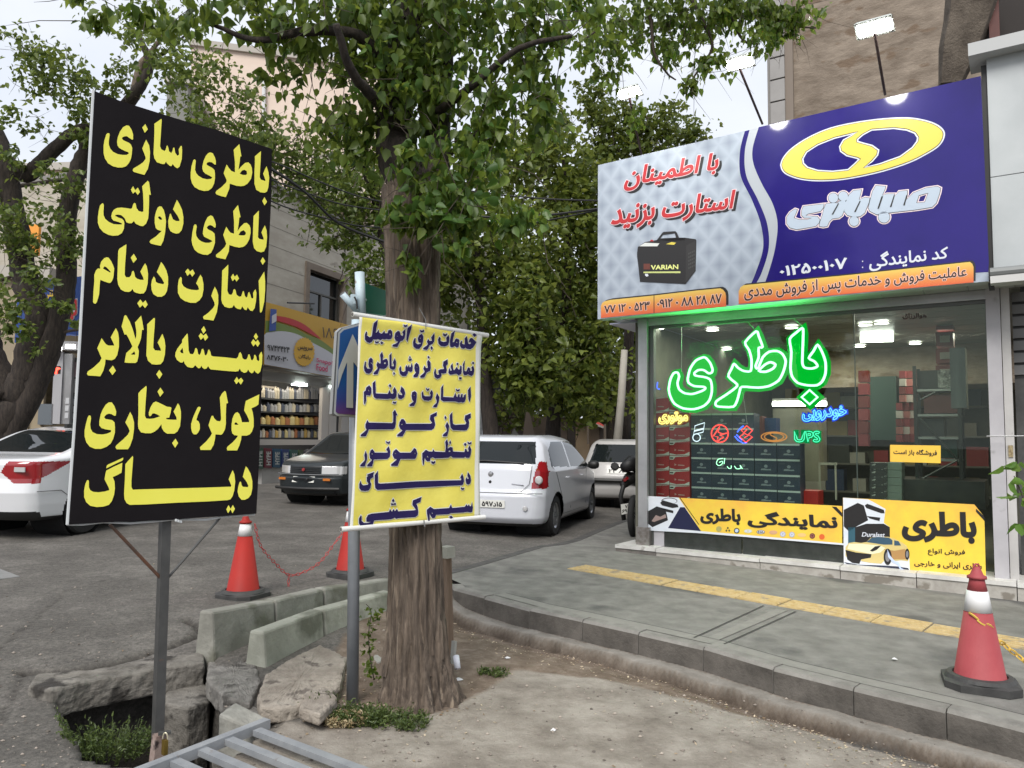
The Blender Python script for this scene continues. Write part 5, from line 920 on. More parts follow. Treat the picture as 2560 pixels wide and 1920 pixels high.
bsh = thing('wall_shelves', 'rows of shelves across the back wall of the shop', 'shelves', tuple(F.pt(2, 1.5, -6.2)))
_r = random.Random(11)
for r in range(4):
    zb = ZC - 0.95 - r * 0.52; fbox(MB(), uL + 0.3, uR - 0.2, zb - 0.03, zb, -6.45, -6.0).build('shelf', mat('shelf board', (0.16, 0.15, 0.13), 0.6), bsh); a = uL + 0.35; k = 0
    while a < uR - 0.5:
        w = _r.uniform(0.16, 0.42); c = _r.choice(((0.28,0.03,0.035),(0.4,0.38,0.34),(0.03,0.05,0.11),(0.05,0.055,0.05),(0.3,0.22,0.08),(0.18,0.15,0.11)))
        o = fbox(MB(), a, a + w, zb, zb + _r.uniform(0.2, 0.42), -6.4, -6.1).build('carton', mat('stock colour %d' % int(c[0] * 100 + c[2] * 10), c, 0.5)); tag(o, '%s carton on the %s back shelf, %s from the left' % ({28: 'red', 40: 'pale', 3: 'blue', 5: 'dark grey', 30: 'mustard', 18: 'brown'}[int(c[0] * 100 + .5)], RW[r], NTH[k]), 'carton', 'cartons on the back shelves'); a += w + _r.choice((0.01, 0.02, 0.15)); k += 1
# lit downlights and tubes on the ceiling
M_DL = emis('lamp white', (1.0, 0.97, 0.9), 9)
DLL = ('beside the window post', 'above the yellow neon side of the green word', 'above the tallest stroke of the green neon word', 'deep over the middle of the green neon word', 'highest in the right pane above the small dark lettering', 'right of the pane joint, upper of the two close together', 'just right of the pane joint beside its twin', 'deep near the pane joint left of the tube lamp', 'deep in the right pane above the storage rack')
for k, (x, y) in enumerate(((1645,820),(1781,824),(1979,818),(1816,872),(2288,759),(2204,807),(2163,811),(2150,865),(2288,858))):
    p = onplane(x, y, Vector((0, 0, ZC - 0.03)), Vector((0, 0, 1)))
    t_ = thing('ceiling_lamp', 'round lit ceiling downlight ' + DLL[k], 'lamp', tuple(p), 0, 'round downlights in the shop ceiling')
    MB().lathe([(0.0, -0.008), (0.085, -0.008), (0.085, 0.0)], 20, p).build('lens', M_DL, t_); MB().lathe([(0.087, -0.012), (0.105, -0.01), (0.105, 0.003), (0.087, 0.003)], 20, p, None, False).build('ring', M_BWH, t_)
for k, (x0, x1, y, lab) in enumerate(((2152, 2232, 846, 'lit fluorescent tube across the shop ceiling near the door side'), (1932, 2066, 1010, 'long lit tube lamp low behind the navy boxes'))):
    z = ZC - 0.06 if k == 0 else None
    if k == 0: a = onplane(x0, y, Vector((0, 0, z)), Vector((0, 0, 1))); b = onplane(x1, y - 2, Vector((0, 0, z)), Vector((0, 0, 1)))
    else: pl = F.off(-2.6); a, b = pl.px(x0, y), pl.px(x1, y - 1)
    t_ = thing('tube_lamp', lab, 'lamp', tuple(a)); MB().tube([a, b], 0.035 if k else 0.06, 8).build('tube', M_DL, t_); up = Vector((0, 0, 0.05)); MB().tube([a + up, b + up], 0.035, 4).build('batten', M_BWH, t_)
for (a, d, e) in ((0.9, -0.5, 14), (2.7, -0.7, 13), (1.6, -3.6, 24), (3.2, -3.0, 22)):
    l = bpy.data.lights.new('shop_light', 'AREA'); l.size = 0.9; l.energy = e; l.color = (1.0, 0.93, 0.78); lo = bpy.data.objects.new('shop_light', l); C.objects.link(lo); lo.location = F.pt(uL + a, ZC - 0.1, d)
# ---------------------------------------------------------------- tall black board on a post
def vplane(p_px0, Y0, p_px1, Y1):     # vertical plane through two photo points at given depths
    a, b = at(p_px0[0], p_px0[1], Y0), at(p_px1[0], p_px1[1], Y1); return Plane(a, Vector((b.x - a.x, b.y - a.y, 0)))
BP = vplane((204, 760), 3.66, (660, 820), 4.36)
bs = thing('sign_board', 'tall black board with hand painted yellow Persian lines on a steel post', 'sign', tuple(gp(392, 1860, -0.15)))
M_BLK = mat('black banner cloth', (0.009, 0.0075, 0.0088), 0.8, col2=(0.0125, 0.0105, 0.012), scale=1.3, bump=0.25, bscale=2.2, spec=0.12)
M_LET = mat('yellow banner paint', (0.82, 0.78, 0.085), 0.6, col2=(0.86, 0.82, 0.11), scale=2)
edge = [(238,228),(300,252),(380,277),(460,302),(540,324),(620,352),(680,372),(678,500),(668,700),(655,950),(648,1150),(641,1284),(560,1290),(470,1296),(425,1300),(300,1304),(174,1311),(190,1080),(205,840),(222,520)]
MB().slab([BP.px(x, y) for x, y in edge][::-1], BP.n, 0.03).build('cloth', M_BLK, bs)
wh = mat('white backing cloth', (0.5, 0.52, 0.53), 0.7)
L_ = [(236,224),(220,520),(203,840),(188,1080),(171,1312)]
MB().tube([BP.px(x, y) - BP.n * 0.012 for x, y in L_], 0.008, 6).build('hem', wh, bs)
MB().tube([BP.px(x, y) - BP.n * 0.018 for x, y in [(171,1312),(210,1312),(262,1306),(330,1309),(400,1303),(440,1299),(520,1300),(560,1293),(640,1287)]], 0.006, 6).build('hem', wh, bs)
for ox, oy, cs in BLACK: print_on('lettering', BP, [pxuv(BP, crop(ox, oy, K9, c)) for c in cs], M_LET, bs, 0.003)
M_POST = mat('dark painted steel', (0.055, 0.055, 0.054), 0.5, 0.3, col2=(0.075, 0.075, 0.072), scale=12, spots=((0.12, 0.07, 0.05), 25, 0.68))
Yp = 4.0
tpz, btz = at(425, 1290, Yp) - BP.n * 0.05, at(392, 1905, Yp) - BP.n * 0.0
def bar(m, a, b, w, h=None):
    a, b = Vector(a), Vector(b); t_ = (b - a).normalized(); s_ = t_.cross(Vector((0, 0, 1)) if abs(t_.z) < 0.9 else BP.u).normalized(); n_ = s_.cross(t_); h = h or w; s_ *= w / 2; n_ *= h / 2
    return m.box8([a - s_ - n_, a + s_ - n_, a + s_ + n_, a - s_ + n_, b - s_ - n_, b + s_ - n_, b + s_ + n_, b - s_ + n_])
tp2 = at(426, 1270, Yp) - BP.n * 0.06
bar(MB(), tp2, btz, 0.046).build('post', M_POST, bs)
j = at(410, 1450, Yp) - BP.n * 0.03
MB().tube([j, BP.px(280, 1312) - BP.n * 0.03], 0.0085, 6).build('brace', mat('rusty rod', (0.07, 0.05, 0.04), 0.7, 0.2, col2=(0.13, 0.06, 0.035), scale=16), bs)
MB().tube([j + BP.u * 0.03, BP.px(556, 1296) - BP.n * 0.03], 0.0065, 6).build('brace', M_POST, bs)
bar(MB(), at(400, 1835, Yp - 0.03), at(388, 1935, Yp - 0.03), 0.055).build('sleeve', mat('pinkish sleeve', (0.2, 0.14, 0.12), 0.6, col2=(0.34, 0.27, 0.24), scale=14, spots=((0.03, 0.02, 0.02), 12, 0.55)), bs)
MB().box(at(412, 1832, Yp - 0.06), (0.06, 0.03, 0.012), 0.4).build('hasp', M_POST, bs)
pk = thing('padlock', 'small brass padlock hanging on the sleeve of the black sign post', 'padlock', tuple(at(413, 1862, Yp - 0.09)))
MB().box(at(412, 1868, Yp - 0.09), (0.018, 0.03, 0.07), 0.9).build('body', mat('brass', (0.35, 0.24, 0.06), 0.35, 0.8), pk)
cc = at(413, 1842, Yp - 0.09); MB().tube([cc + Vector((math.cos(a) * 0.012, 0, math.sin(a) * 0.03 - 0.01)) for a in np.linspace(0, 3.14159, 9)], 0.0035, 6).build('shackle', mat('pale shackle', (0.6, 0.55, 0.4), 0.3, 0.6), pk)
for k in range(5): MB().box(BP.px(438 + k * 3, 1300 + k) + BP.n * 0.01, (0.01, 0.006, 0.012), k).build('staple', wh, bs)
# ---------------------------------------------------------------- yellow cloth banner on two white rods
YP_ = vplane((890, 1050), 4.42, (1205, 1060), 5.05)
yb = thing('cloth_banner', 'yellow cloth banner with navy Persian lines stretched between two white rods', 'banner', tuple(YP_.px(1040, 1325)))
M_YC = mat('yellow cloth', (0.66, 0.57, 0.085), 0.6, col2=(0.76, 0.68, 0.13), scale=3.5, bump=0.35, bscale=5)
M_WC = mat('white cloth edge', (0.68, 0.68, 0.62), 0.6, bump=0.2, bscale=5); M_NAVY = mat('navy cloth print', (0.013, 0.009, 0.058), 0.7, spec=0.2, col2=(0.022, 0.015, 0.085), scale=4)
n1, n2 = 44, 56; V = []; Fc = []
LT, RT, RB, LB = (899,787), (1206,834), (1203,1291), (877,1322)
hol = lambda a, b: 0.009 * math.sin(b * 17 + a * 5) * (a * (1 - a) * 2.5) + 0.005 * math.sin(a * 23 + b * 9) * b * (1 - b) * 3 + 0.010 * math.exp(-((b - 0.02) / 0.03) ** 2)
for j_ in range(n2 + 1):
    for i_ in range(n1 + 1):
        a, b = i_ / n1, j_ / n2; sx = 0.0
        x = (1 - b) * ((1 - a) * LT[0] + a * RT[0]) + b * ((1 - a) * LB[0] + a * RB[0]); y = (1 - b) * ((1 - a) * LT[1] + a * RT[1]) + b * ((1 - a) * LB[1] + a * RB[1])
        x += (3.5 * math.sin(b * 3.14) if a == 0 else (-3 * math.sin(b * 3.14) if a == 1 else 0)); V.append(YP_.px(x, y) + YP_.n * (hol(a, b) - 0.012))
for j_ in range(n2):
    for i_ in range(n1): q_ = j_ * (n1 + 1) + i_; Fc.append((q_, q_ + 1, q_ + n1 + 2, q_ + n1 + 1))
cl = raw('cloth', V, Fc, M_YC, yb, smooth=True); cl.data.materials.append(M_WC)
for k, p in enumerate(cl.data.polygons):
    i_ = k % n1
    if i_ < 1 or i_ > n1 - 3: p.material_index = 1
so_ = cl.modifiers.new('thick', 'SOLIDIFY'); so_.thickness = 0.003
def dens(c, s=0.02):
    o = []
    for p, q in zip(c, np.roll(c, -1, 0)):
        n = max(1, int(np.linalg.norm(q - p) / s)); o += [p + (q - p) * k / n for k in range(n)]
    return np.array(o)
def wavy(name, cs_px, mt, d, g=0.0):
    cs = orient([pxuv(YP_, c) for c in cs_px]); cs = [grow(c, g) for c in cs]; A = np.concatenate(cs); lo, hi = A.min(0), A.max(0)
    W, T = fill([dens(c) for c in cs], [(float(a), float(b)) for a in np.arange(lo[0], hi[0], 0.022) for b in np.arange(lo[1], hi[1], 0.022)])
    O = YP_.uv(*LT); Rr = YP_.uv(*RT); B0 = YP_.uv(*LB)
    vs = []
    for u_, v_ in W:
        a = min(max((u_ - B0[0]) / (YP_.uv(*RB)[0] - B0[0]), 0), 1); top = O[1] * (1 - a) + Rr[1] * a; bot = B0[1] * (1 - a) + YP_.uv(*RB)[1] * a; b = min(max((top - v_) / (top - bot), 0), 1)
        vs.append(YP_.pt(u_, v_, hol(a, b) - 0.012 + d))
    return raw(name, vs, T, mt, yb)
for ox, oy, cs in YELLOW:
    px_ = [crop(ox, oy, K6, c) for c in cs]; wavy('lettering_edge', px_, M_WC, 0.0065, 0.0062); wavy('lettering', px_, M_NAVY, 0.0090, 0.0015)
M_ROD = mat('white rod', (0.66, 0.66, 0.63), 0.35)
for (x0, y0, x1, y1) in ((884,785,1222,838),(855,1324,1214,1293)):
    a, b = YP_.px(x0, y0), YP_.px(x1, y1); t_ = (b - a).normalized(); MB().tube([a - YP_.n * 0.012, b - YP_.n * 0.012], 0.0155, 12).build('rod', M_ROD, yb, smooth=False)
    for e_, s_ in ((a, 1), (b, -1)): MB().tube([e_ - YP_.n * 0.012 - t_ * s_ * 0.002, e_ - YP_.n * 0.012 + t_ * s_ * 0.004], 0.0115, 10).build('rod_end', mat('rod hole', (0.12, 0.11, 0.1), 0.8), yb)
# tie at top and bottom
MB().tube([YP_.px(1048, 770), YP_.px(1062, 800) + YP_.n * 0.01, YP_.px(1062, 822) + YP_.n * 0.01], 0.0025, 5).build('tie_wire', mat('grey wire', (0.2, 0.2, 0.2), 0.5), yb)
MB().tube([YP_.px(1057, 1300) + YP_.n * 0.012, YP_.px(1059, 1316) + YP_.n * 0.012], 0.004, 5).build('tie_wire', mat('grey wire', (0.2, 0.2, 0.2), 0.5), yb)
# ---------------------------------------------------------------- blue one way sign on a grey tube
Yq = 4.80
ap = thing('traffic_sign', 'blue rectangular sign with a white upward arrow on a grey tube post', 'traffic sign', tuple(at(880, 1750, Yq)))
M_PO = mat('grey post paint', (0.17, 0.185, 0.205), 0.45, 0.2, col2=(0.22, 0.235, 0.255), scale=5)
M_PO2 = mat('pale blue pipe', (0.40, 0.50, 0.56), 0.5, col2=(0.5, 0.6, 0.65), scale=7, spots=((0.2, 0.15, 0.12), 14, 0.68))
MB().tube([at(881, 1770, Yq), at(889, 900, Yq)], 0.037, 20).build('post', M_PO, ap, smooth=True)
MB().tube([at(889, 900, Yq), at(892, 800, Yq)], 0.033, 16).build('post', M_PO2, ap, smooth=True)
MB().tube([at(903, 790, Yq), at(899, 681, Yq)], 0.031, 18).build('pipe', M_PO2, ap, smooth=True)
MB().tube([at(899.2, 683, Yq), at(899, 680.5, Yq)], 0.027, 14).build('pipe_mouth', mat('pipe inside', (0.08, 0.08, 0.08), 0.8), ap)
MB().tube([at(856, 735, Yq - 0.1), at(893, 778, Yq - 0.03)], 0.021, 14).build('pipe', M_PO2, ap, smooth=True)
MB().tube([at(855.5, 734.5, Yq - 0.102), at(857, 736, Yq - 0.098)], 0.018, 12).build('pipe_mouth', mat('pipe inside', (0.08, 0.08, 0.08), 0.8), ap)
MB().box(at(884, 748, Yq - 0.06), (0.035, 0.02, 0.06), 0.5).build('lug', M_PO2, ap); MB().tube([at(886, 742, Yq - 0.09), at(891, 752, Yq - 0.085), at(893, 772, Yq - 0.08)], 0.006, 6).build('strap', mat('black strap', (0.02, 0.02, 0.02), 0.6), ap)
AP_ = vplane((845, 900), 4.55, (1010, 940), 5.20)
fr_ = [(846,832),(858,822),(1010,848),(1010,1052),(842,1040),(833,1034),(833,1026)]
MB().slab([AP_.px(x, y) - AP_.n * 0.01 for x, y in [(846,830),(857,820),(1000,779),(1000,1052),(842,1040),(833,1035)]][::-1], AP_.n, 0.02).build('back_plate', mat('sign back', (0.35, 0.36, 0.37), 0.4, 0.5), ap)
M_BLUE = mat('blue sign film', (0.016, 0.085, 0.31), 0.35, col2=(0.02, 0.10, 0.36), scale=3)
M_BLUE2 = gradmat('blue fade film', AP_.px(880, 1040).z, AP_.px(880, 1000).z + 0.1, (0.18, 0.06, 0.26), (0.05, 0.08, 0.36), (0.02, 0.12, 0.42))
sgp = [(849,834),(859,825),(1002,785),(1002,1046),(844,1034),(838,1029)]
print_on('plate', AP_, [pxuv(AP_, [(845,832),(857,820.5),(1004,779),(1004,1051),(842,1039),(834,1033)])], mat('white sign rim', (0.62, 0.65, 0.68), 0.4), ap, 0.001)
print_on('film', AP_, [pxuv(AP_, sgp)], M_BLUE2, ap, 0.004)
print_on('arrow_print', AP_, [pxuv(AP_, [(879,835),(887,852),(905,900),(896,925),(881,905),(880,1020),(863,1019),(865,905),(852,938),(841,975),(843,925)])], mat('white sign film', (0.68, 0.7, 0.72), 0.4), ap, 0.008)
gs = thing('street_name_sign', 'dark green sign seen from behind the pale pipe', 'sign', tuple(at(930, 780, 5.0)))
GP = vplane((914, 740), 4.95, (965, 760), 5.15); MB().slab([GP.px(x, y) for x, y in [(914,708),(966,727),(966,800),(914,790)]][::-1], GP.n, 0.015).build('plate', mat('green sign', (0.004, 0.10, 0.075), 0.45), gs)
MB().tube([GP.px(913, 750), at(903, 752, Yq)], 0.012, 6).build('bracket', M_PO2, gs)
MB().tube([GP.px(960, 790) + GP.n * 0.004, GP.px(918, 784) + GP.n * 0.004], 0.004, 5).build('edge_line', mat('pale green', (0.3, 0.45, 0.4), 0.5), gs)
# tie holding the banner to the post
st2 = thing('wooden_stake', 'square wooden stake with a pale block on top beside the tree trunk', 'stake', tuple(gp(1120, 1600, -0.12)))
Ys = 5.75
bar(MB(), at(1122, 1660, Ys), at(1116, 1392, Ys), 0.055, 0.055).build('stake', mat('weathered wood', (0.13, 0.085, 0.055), 0.8, col2=(0.24, 0.175, 0.125), scale=5, stretch=(6, 6, 0.6), bump=0.4), st2)
bar(MB(), at(1118, 1394, Ys), at(1117, 1366, Ys), 0.095, 0.08).build('block', mat('pale block', (0.3, 0.3, 0.25), 0.8, col2=(0.42, 0.42, 0.36), scale=9, bump=0.3), st2)
bar(MB(), at(1131, 1660, Ys - 0.35), at(1136, 1602, Ys - 0.32), 0.035, 0.02).build('splint', mat('pale splint', (0.3, 0.3, 0.27), 0.8), st2)
# ---------------------------------------------------------------- trees
M_BARK = mat('bark', (0.05, 0.037, 0.028), 0.9, col2=(0.20, 0.155, 0.118), scale=5, stretch=(8, 8, 0.8), bump=1.0, bscale=14, spots=((0.30, 0.24, 0.18), 3.2, 0.6), contrast=(0.32, 0.7))
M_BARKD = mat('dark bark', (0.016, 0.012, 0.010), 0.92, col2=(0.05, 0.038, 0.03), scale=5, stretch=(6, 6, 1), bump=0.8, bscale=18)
M_TWIG = mat('twig', (0.06, 0.045, 0.035), 0.9)
LF1 = leafmat('poplar leaf', (0.045, 0.090, 0.013), (0.17, 0.235, 0.038), 0.5)
LF2 = leafmat('elm leaf', (0.048, 0.085, 0.015), (0.16, 0.215, 0.045), 0.48)
LF3 = leafmat('plane leaf', (0.05, 0.085, 0.014), (0.19, 0.235, 0.045), 0.5)
LF4 = leafmat('weed leaf', (0.035, 0.06, 0.014), (0.11, 0.15, 0.04), 0.3)
def leaf_geo(C_, S_, droop=0.5, rng=RNG, wide=0.85, flat=0.0):
    """heart shaped folded leaves at centres C_ with sizes S_; returns vertices and quads"""
    n = len(C_); az = rng.random(n) * 6.2832
    el = -droop * 1.2 + rng.normal(size=n) * 0.55
    d = np.stack([np.cos(az) * np.cos(el), np.sin(az) * np.cos(el), np.sin(el)], 1)
    r = rng.normal(size=(n, 3)); r[:, 2] += 0.6; w = np.cross(d, r); w /= np.linalg.norm(w, axis=1, keepdims=True) + 1e-9; nn = np.cross(w, d)
    S_ = S_[:, None]; L = d * S_; W = w * S_ * wide * 0.5; N = nn * S_ * 0.12
    b = C_; v = [b, b + L * 0.18 + W * 0.78 + N, b + L * 0.5 + W * 0.72 + N, b + L * 1.05 - N * 0.6, b + L * 0.5 - W * 0.72 + N, b + L * 0.18 - W * 0.78 + N]
    V = np.stack(v, 1).reshape(-1, 3); k = np.arange(n)[:, None] * 6
    F = np.concatenate([k + np.array([[0, 1, 2, 3]]), k + np.array([[0, 3, 4, 5]])], 0); return V, F
def clump_points(cen, rad, n, nsub, tight=0.30, rng=RNG):
    """points gathered in sub-clumps inside an ellipsoid"""
    u = rng.normal(size=(nsub, 3)); u /= np.linalg.norm(u, axis=1, keepdims=True); u *= (rng.random((nsub, 1)) ** 0.42)
    w = rng.random(nsub) ** 1.5 + 0.15; idx = rng.choice(nsub, n, p=w / w.sum())
    p = u[idx] + rng.normal(size=(n, 3)) * tight * (0.5 + rng.random(nsub)[idx][:, None]); return np.array(cen) + p * np.array(rad)
def ell(px, py, Y, rx, ry, rd=None):
    c = at(px, py, Y); s = Y / FPX; return (tuple(c), (rx * s, (rd if rd else rx * s), ry * s))
def foliage(specs, size, mt, name, parent, kind='stuff', droop=0.5, dens=1.0, nsubk=1.0, tight=0.26, wide=0.85, sizevar=0.35):
    P = []
    for (px, py, Y, rx, ry, n, *r) in specs:
        c, rad = ell(px, py, Y, rx, ry, r[0] if r else None); P.append(clump_points(c, rad, int(n * dens), max(4, int(n * dens / 26 * nsubk)), tight))
    P = np.concatenate(P); S_ = size * (1 + sizevar * (RNG.random(len(P)) * 2 - 1)); V, Fq = leaf_geo(P, S_, droop, RNG, wide)
    return P, raw(name, V, Fq, mt, parent, kind=kind)
def limb(pts, r0, r1, mt, parent, name='limb', n=9, wig=0.02, sub=6):
    P = [np.array(p, float) for p in pts]; C_ = cat_curve([tuple(p) for p in P], sub); C_ = [Vector(c) for c in C_]; m = len(C_)
    for i in range(1, m - 1): C_[i] += Vector(RNG.normal(size=3)) * wig * r0 * 2
    return MB().tube(C_, [r0 + (r1 - r0) * (i / (m - 1)) ** 0.8 for i in range(m)], n).build(name, mt, parent, smooth=True)
def twigs(cen, parent, n, L, r=0.004, mt=M_TWIG, down=0.3, name='twig'):
    m = MB()
    for k in range(n):
        i = RNG.integers(len(cen)); p = Vector(cen[i]); d = Vector(RNG.normal(size=3)); d.z -= down; d.normalize(); l = L * (0.5 + RNG.random())
        q = p + d * l * 0.5 + Vector(RNG.normal(size=3)) * l * 0.08; m.tube([p, q, p + d * l], [r, r * 0.8, r * 0.3], 4)
    return m.build(name, mt, parent, kind='stuff')
# ---- the big poplar beside the banner
tb = gp(1050, 1735, -0.15); Yt = tb.y
pop = thing('poplar_tree', 'big poplar with grooved brown trunk and hanging heart shaped leaves beside the yellow banner', 'tree', tuple(tb))
s_ = Yt / FPX
prof = [(1056,1790,104),(1052,1750,92),(1050,1700,78),(1047,1650,72),(1044,1580,69),(1042,1500,66),(1041,1400,63),(1040,1250,60),(1038,1050,60),(1036,850,62),(1034,700,66),(1034,600,68),(1036,520,76),(1040,470,80)]
seg = 112; V = []; Fc = []; rr = np.random.default_rng(5); ph = rr.random(9) * 6.28
rows = []
for i in range(len(prof) - 1):
    for k in range(14): t_ = k / 14; rows.append(tuple(prof[i][j] * (1 - t_) + prof[i + 1][j] * t_ for j in range(3)))
rows.append(prof[-1]); nz_ = rr.random((len(rows) + 8, seg))
for i, (x, y, r) in enumerate(rows):
    c = at(x, y, Yt); R_ = r * s_; flare = max(0, (y - 1620) / 130)
    for k in range(seg):
        a = 2 * math.pi * k / seg
        g = 0.06 * math.sin(a * 19 + ph[0] + 1.6 * math.sin(i * 0.05)) + 0.03 * math.sin(a * 31 + ph[1] + 1.2 * math.sin(i * 0.083 + 1)) + 0.05 * math.sin(a * 5 + ph[2] + i * 0.01)
        g += flare * (0.16 * abs(math.sin(a * 2.5 + ph[3])) + 0.05 * math.sin(a * 9)) + 0.03 * (nz_[i // 3, k] - 0.5) - 0.10 * max(0, abs(math.sin(a * 7.5 + 1.3 * math.sin(i * 0.045 + 2) + 0.5 * math.sin(i * 0.21))) ** 12) * (0.4 + nz_[i // 9, k // 7])
        V.append(c + Vector((math.cos(a), math.sin(a), 0)) * R_ * (1 + g))
for i in range(len(rows) - 1):
    for k in range(seg): Fc.append((i * seg + k, (i + 1) * seg + k, (i + 1) * seg + (k + 1) % seg, i * seg + (k + 1) % seg))
raw('trunk', V, [f[::-1] for f in Fc], M_BARK, pop, smooth=True)
# old slab of bark leaning at the left of the foot
bar(MB(), at(958, 1690, Yt - 0.06), at(985, 1545, Yt - 0.02), 0.075, 0.02).build('bark_slab', M_BARK, pop)
A_ = lambda x, y, Y=Yt: tuple(at(x, y, Y))
limb([A_(1040,500), A_(1000,400), A_(985,300, Yt + .1), A_(1010,150, Yt + .1), A_(1020,-80, Yt + .2), A_(1030,-400, Yt + .2)], 0.155, 0.09, M_BARKD, pop, n=14)  # upper limbs in the darker bark, shade of the crown put into their colour
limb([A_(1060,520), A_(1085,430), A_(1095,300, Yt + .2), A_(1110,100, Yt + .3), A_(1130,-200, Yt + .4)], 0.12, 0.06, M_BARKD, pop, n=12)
limb([A_(1070,600), A_(1105,545, Yt - .05), A_(1120,500, Yt - .1), A_(1118,470, Yt - .15)], 0.06, 0.02, M_BARK, pop)
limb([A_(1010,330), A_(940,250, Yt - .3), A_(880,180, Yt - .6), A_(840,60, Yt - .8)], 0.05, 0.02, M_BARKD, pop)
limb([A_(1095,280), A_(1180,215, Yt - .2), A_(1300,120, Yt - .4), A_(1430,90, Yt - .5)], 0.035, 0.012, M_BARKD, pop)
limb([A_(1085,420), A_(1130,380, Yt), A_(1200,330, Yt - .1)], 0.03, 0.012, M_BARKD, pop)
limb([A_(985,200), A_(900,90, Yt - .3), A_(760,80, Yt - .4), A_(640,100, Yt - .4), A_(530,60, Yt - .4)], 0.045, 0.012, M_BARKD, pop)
limb([A_(1060,500, Yt-.15), A_(1080,620, Yt - .3), A_(1060,690, Yt - .3)], 0.012, 0.005, M_TWIG, pop)
spec = [(1010,40,5.0,190,170,1400),(860,60,4.8,200,120,600),(1180,80,5.0,180,150,620),(960,230,4.9,150,130,700),(1130,260,4.9,150,150,560),(1250,330,4.8,110,110,240),(1090,430,4.7,100,90,330),(1190,480,4.7,95,80,200),(1240,560,4.6,90,50,120),
        (900,330,4.9,100,110,330),(1100,540,4.6,70,50,200),(680,50,4.7,150,80,300),(520,40,4.6,140,60,190),(760,160,5.0,120,90,200),(360,30,4.6,120,40,110),(230,20,4.5,90,30,70),(1340,120,4.9,110,120,330),(1440,60,4.9,110,90,200),(1320,270,4.8,90,90,190),(1035,660,4.66,36,45,60),(1020,560,4.6,60,60,140),(1000,-150,5.0,420,120,1500),(1030,-420,5.2,500,200,900), (1150,620,4.6,60,40,70),(1330,560,4.5,60,40,45)]
P, cr = foliage(spec, 0.066, LF1, 'crown', pop, droop=0.85, nsubk=2.2, tight=0.17, sizevar=0.45)
twigs(P, pop, 420, 0.35, 0.003)
# the 300 nearest leaves as single leaves sharing three meshes
lm = []
for k in range(3):
    Vq, Fq = leaf_geo(np.zeros((1, 3)), np.array([0.08]), 0.8, np.random.default_rng(20 + k)); o = raw('leaf', Vq, Fq, leafmat('near leaf %d' % k, ((0.035,0.09,0.015),(0.055,0.12,0.02),(0.08,0.15,0.03))[k], ((0.06,0.13,0.02),(0.08,0.15,0.03),(0.11,0.18,0.04))[k], 0.42), pop, world=False); lm.append(o)
near = P[(np.abs(P[:, 0] / P[:, 1]) < 0.7) & (P[:, 2] < EYE + P[:, 1] * 0.6)]; near = near[np.argsort(np.hypot(near[:, 0], near[:, 1]) + RNG.random(len(near)) * 0.3)][:600:2]
for k, p in enumerate(near[:300]):
    o = lm[k] if k < 3 else lm[k % 3].copy()
    if k >= 3: C.objects.link(o); o.parent = pop
    o.location = Vector(p) - Vector(tb) + Vector((0, -0.04, 0)); o.rotation_euler = (random.uniform(-.5, .5), random.uniform(-.5, .5), random.uniform(0, 6.28)); q = random.uniform(0.75, 1.15); o.scale = (q, q, q)
# ---- left tree with twisted dark limbs
Yl = 12.6; LK = Yl / 8.3
lt = thing('street_tree', 'dark twisted tree forking low behind the black board', 'tree', tuple(at(15, 1180, Yl)))
B_ = lambda x, y, Y=Yl: tuple(at(x, y, Y))
def limbL(P, a, b, *r, **k): return limb(P, a * LK, b * LK, *r, **k)
limbL([B_(-10,1230), B_(0,1100), B_(40,1000), B_(70,900), B_(95,800), B_(60,700), B_(45,600), B_(20,440), B_(-30,300)], 0.19, 0.10, M_BARKD, lt, 'trunk', 16, 0.04)
limbL([B_(20,1100), B_(95,950), B_(140,820), B_(165,700), B_(165,560), B_(190,440), B_(215,380), B_(225,330)], 0.125, 0.08, M_BARKD, lt, n=12)
limbL([B_(15,1000), B_(-40,880), B_(-60,800)], 0.2, 0.2, M_BARKD, lt, n=10)
limbL([B_(90,420), B_(60,440), B_(10,390), B_(-20,380)], 0.09, 0.05, M_BARKD, lt, n=8)
limbL([B_(85,425), B_(140,370), B_(190,330), B_(240,322), B_(300,330)], 0.085, 0.06, M_BARKD, lt, n=10)
limbL([B_(260,330), B_(330,245), B_(365,190), B_(372,150), B_(350,100), B_(320,60)], 0.085, 0.025, M_BARKD, lt, n=9)
limbL([B_(335,245), B_(350,170), B_(368,140), B_(410,90)], 0.06, 0.02, mat('pale bark', (0.12, 0.09, 0.065), 0.9, col2=(0.18, 0.14, 0.105), scale=7, bump=0.6), lt, n=8)
limbL([B_(370,150), B_(395,140), B_(430,120), B_(470,80)], 0.03, 0.01, M_BARKD, lt)
limbL([B_(60,1000), B_(110,900), B_(140,840), B_(220,820)], 0.04, 0.012, M_TWIG, lt)
limbL([B_(0,840), B_(60,800), B_(110,860), B_(180,880)], 0.02, 0.006, M_TWIG, lt)
limbL([B_(0,700), B_(50,690), B_(110,720), B_(170,750)], 0.02, 0.006, M_TWIG, lt)
sl = [(130,170,8.0,90,80,650),(60,120,8.0,70,50,300),(200,240,8.0,70,60,420),(30,560,7.9,70,70,420),(110,590,8.0,90,80,520),(30,760,7.8,60,70,380),(170,620,8.0,70,60,300),(60,860,7.8,50,50,150),(150,760,7.8,50,25,110),(200,805,7.8,30,12,60),
      (450,200,7.6,130,90,700),(560,250,7.6,110,90,600),(400,120,7.8,110,80,500),(520,330,7.4,90,60,300),(640,330,7.4,90,70,400),(300,200,8,40,50,160),(350,40,8,160,70,420),(60,300,8.0,60,50,170),(20,400,8.0,50,50,160),(150,460,8.0,70,60,260),(200,330,8.0,50,40,200),(90,690,7.8,60,30,160),(-60,500,8,70,200,400),(-80,150,8,80,150,300)]
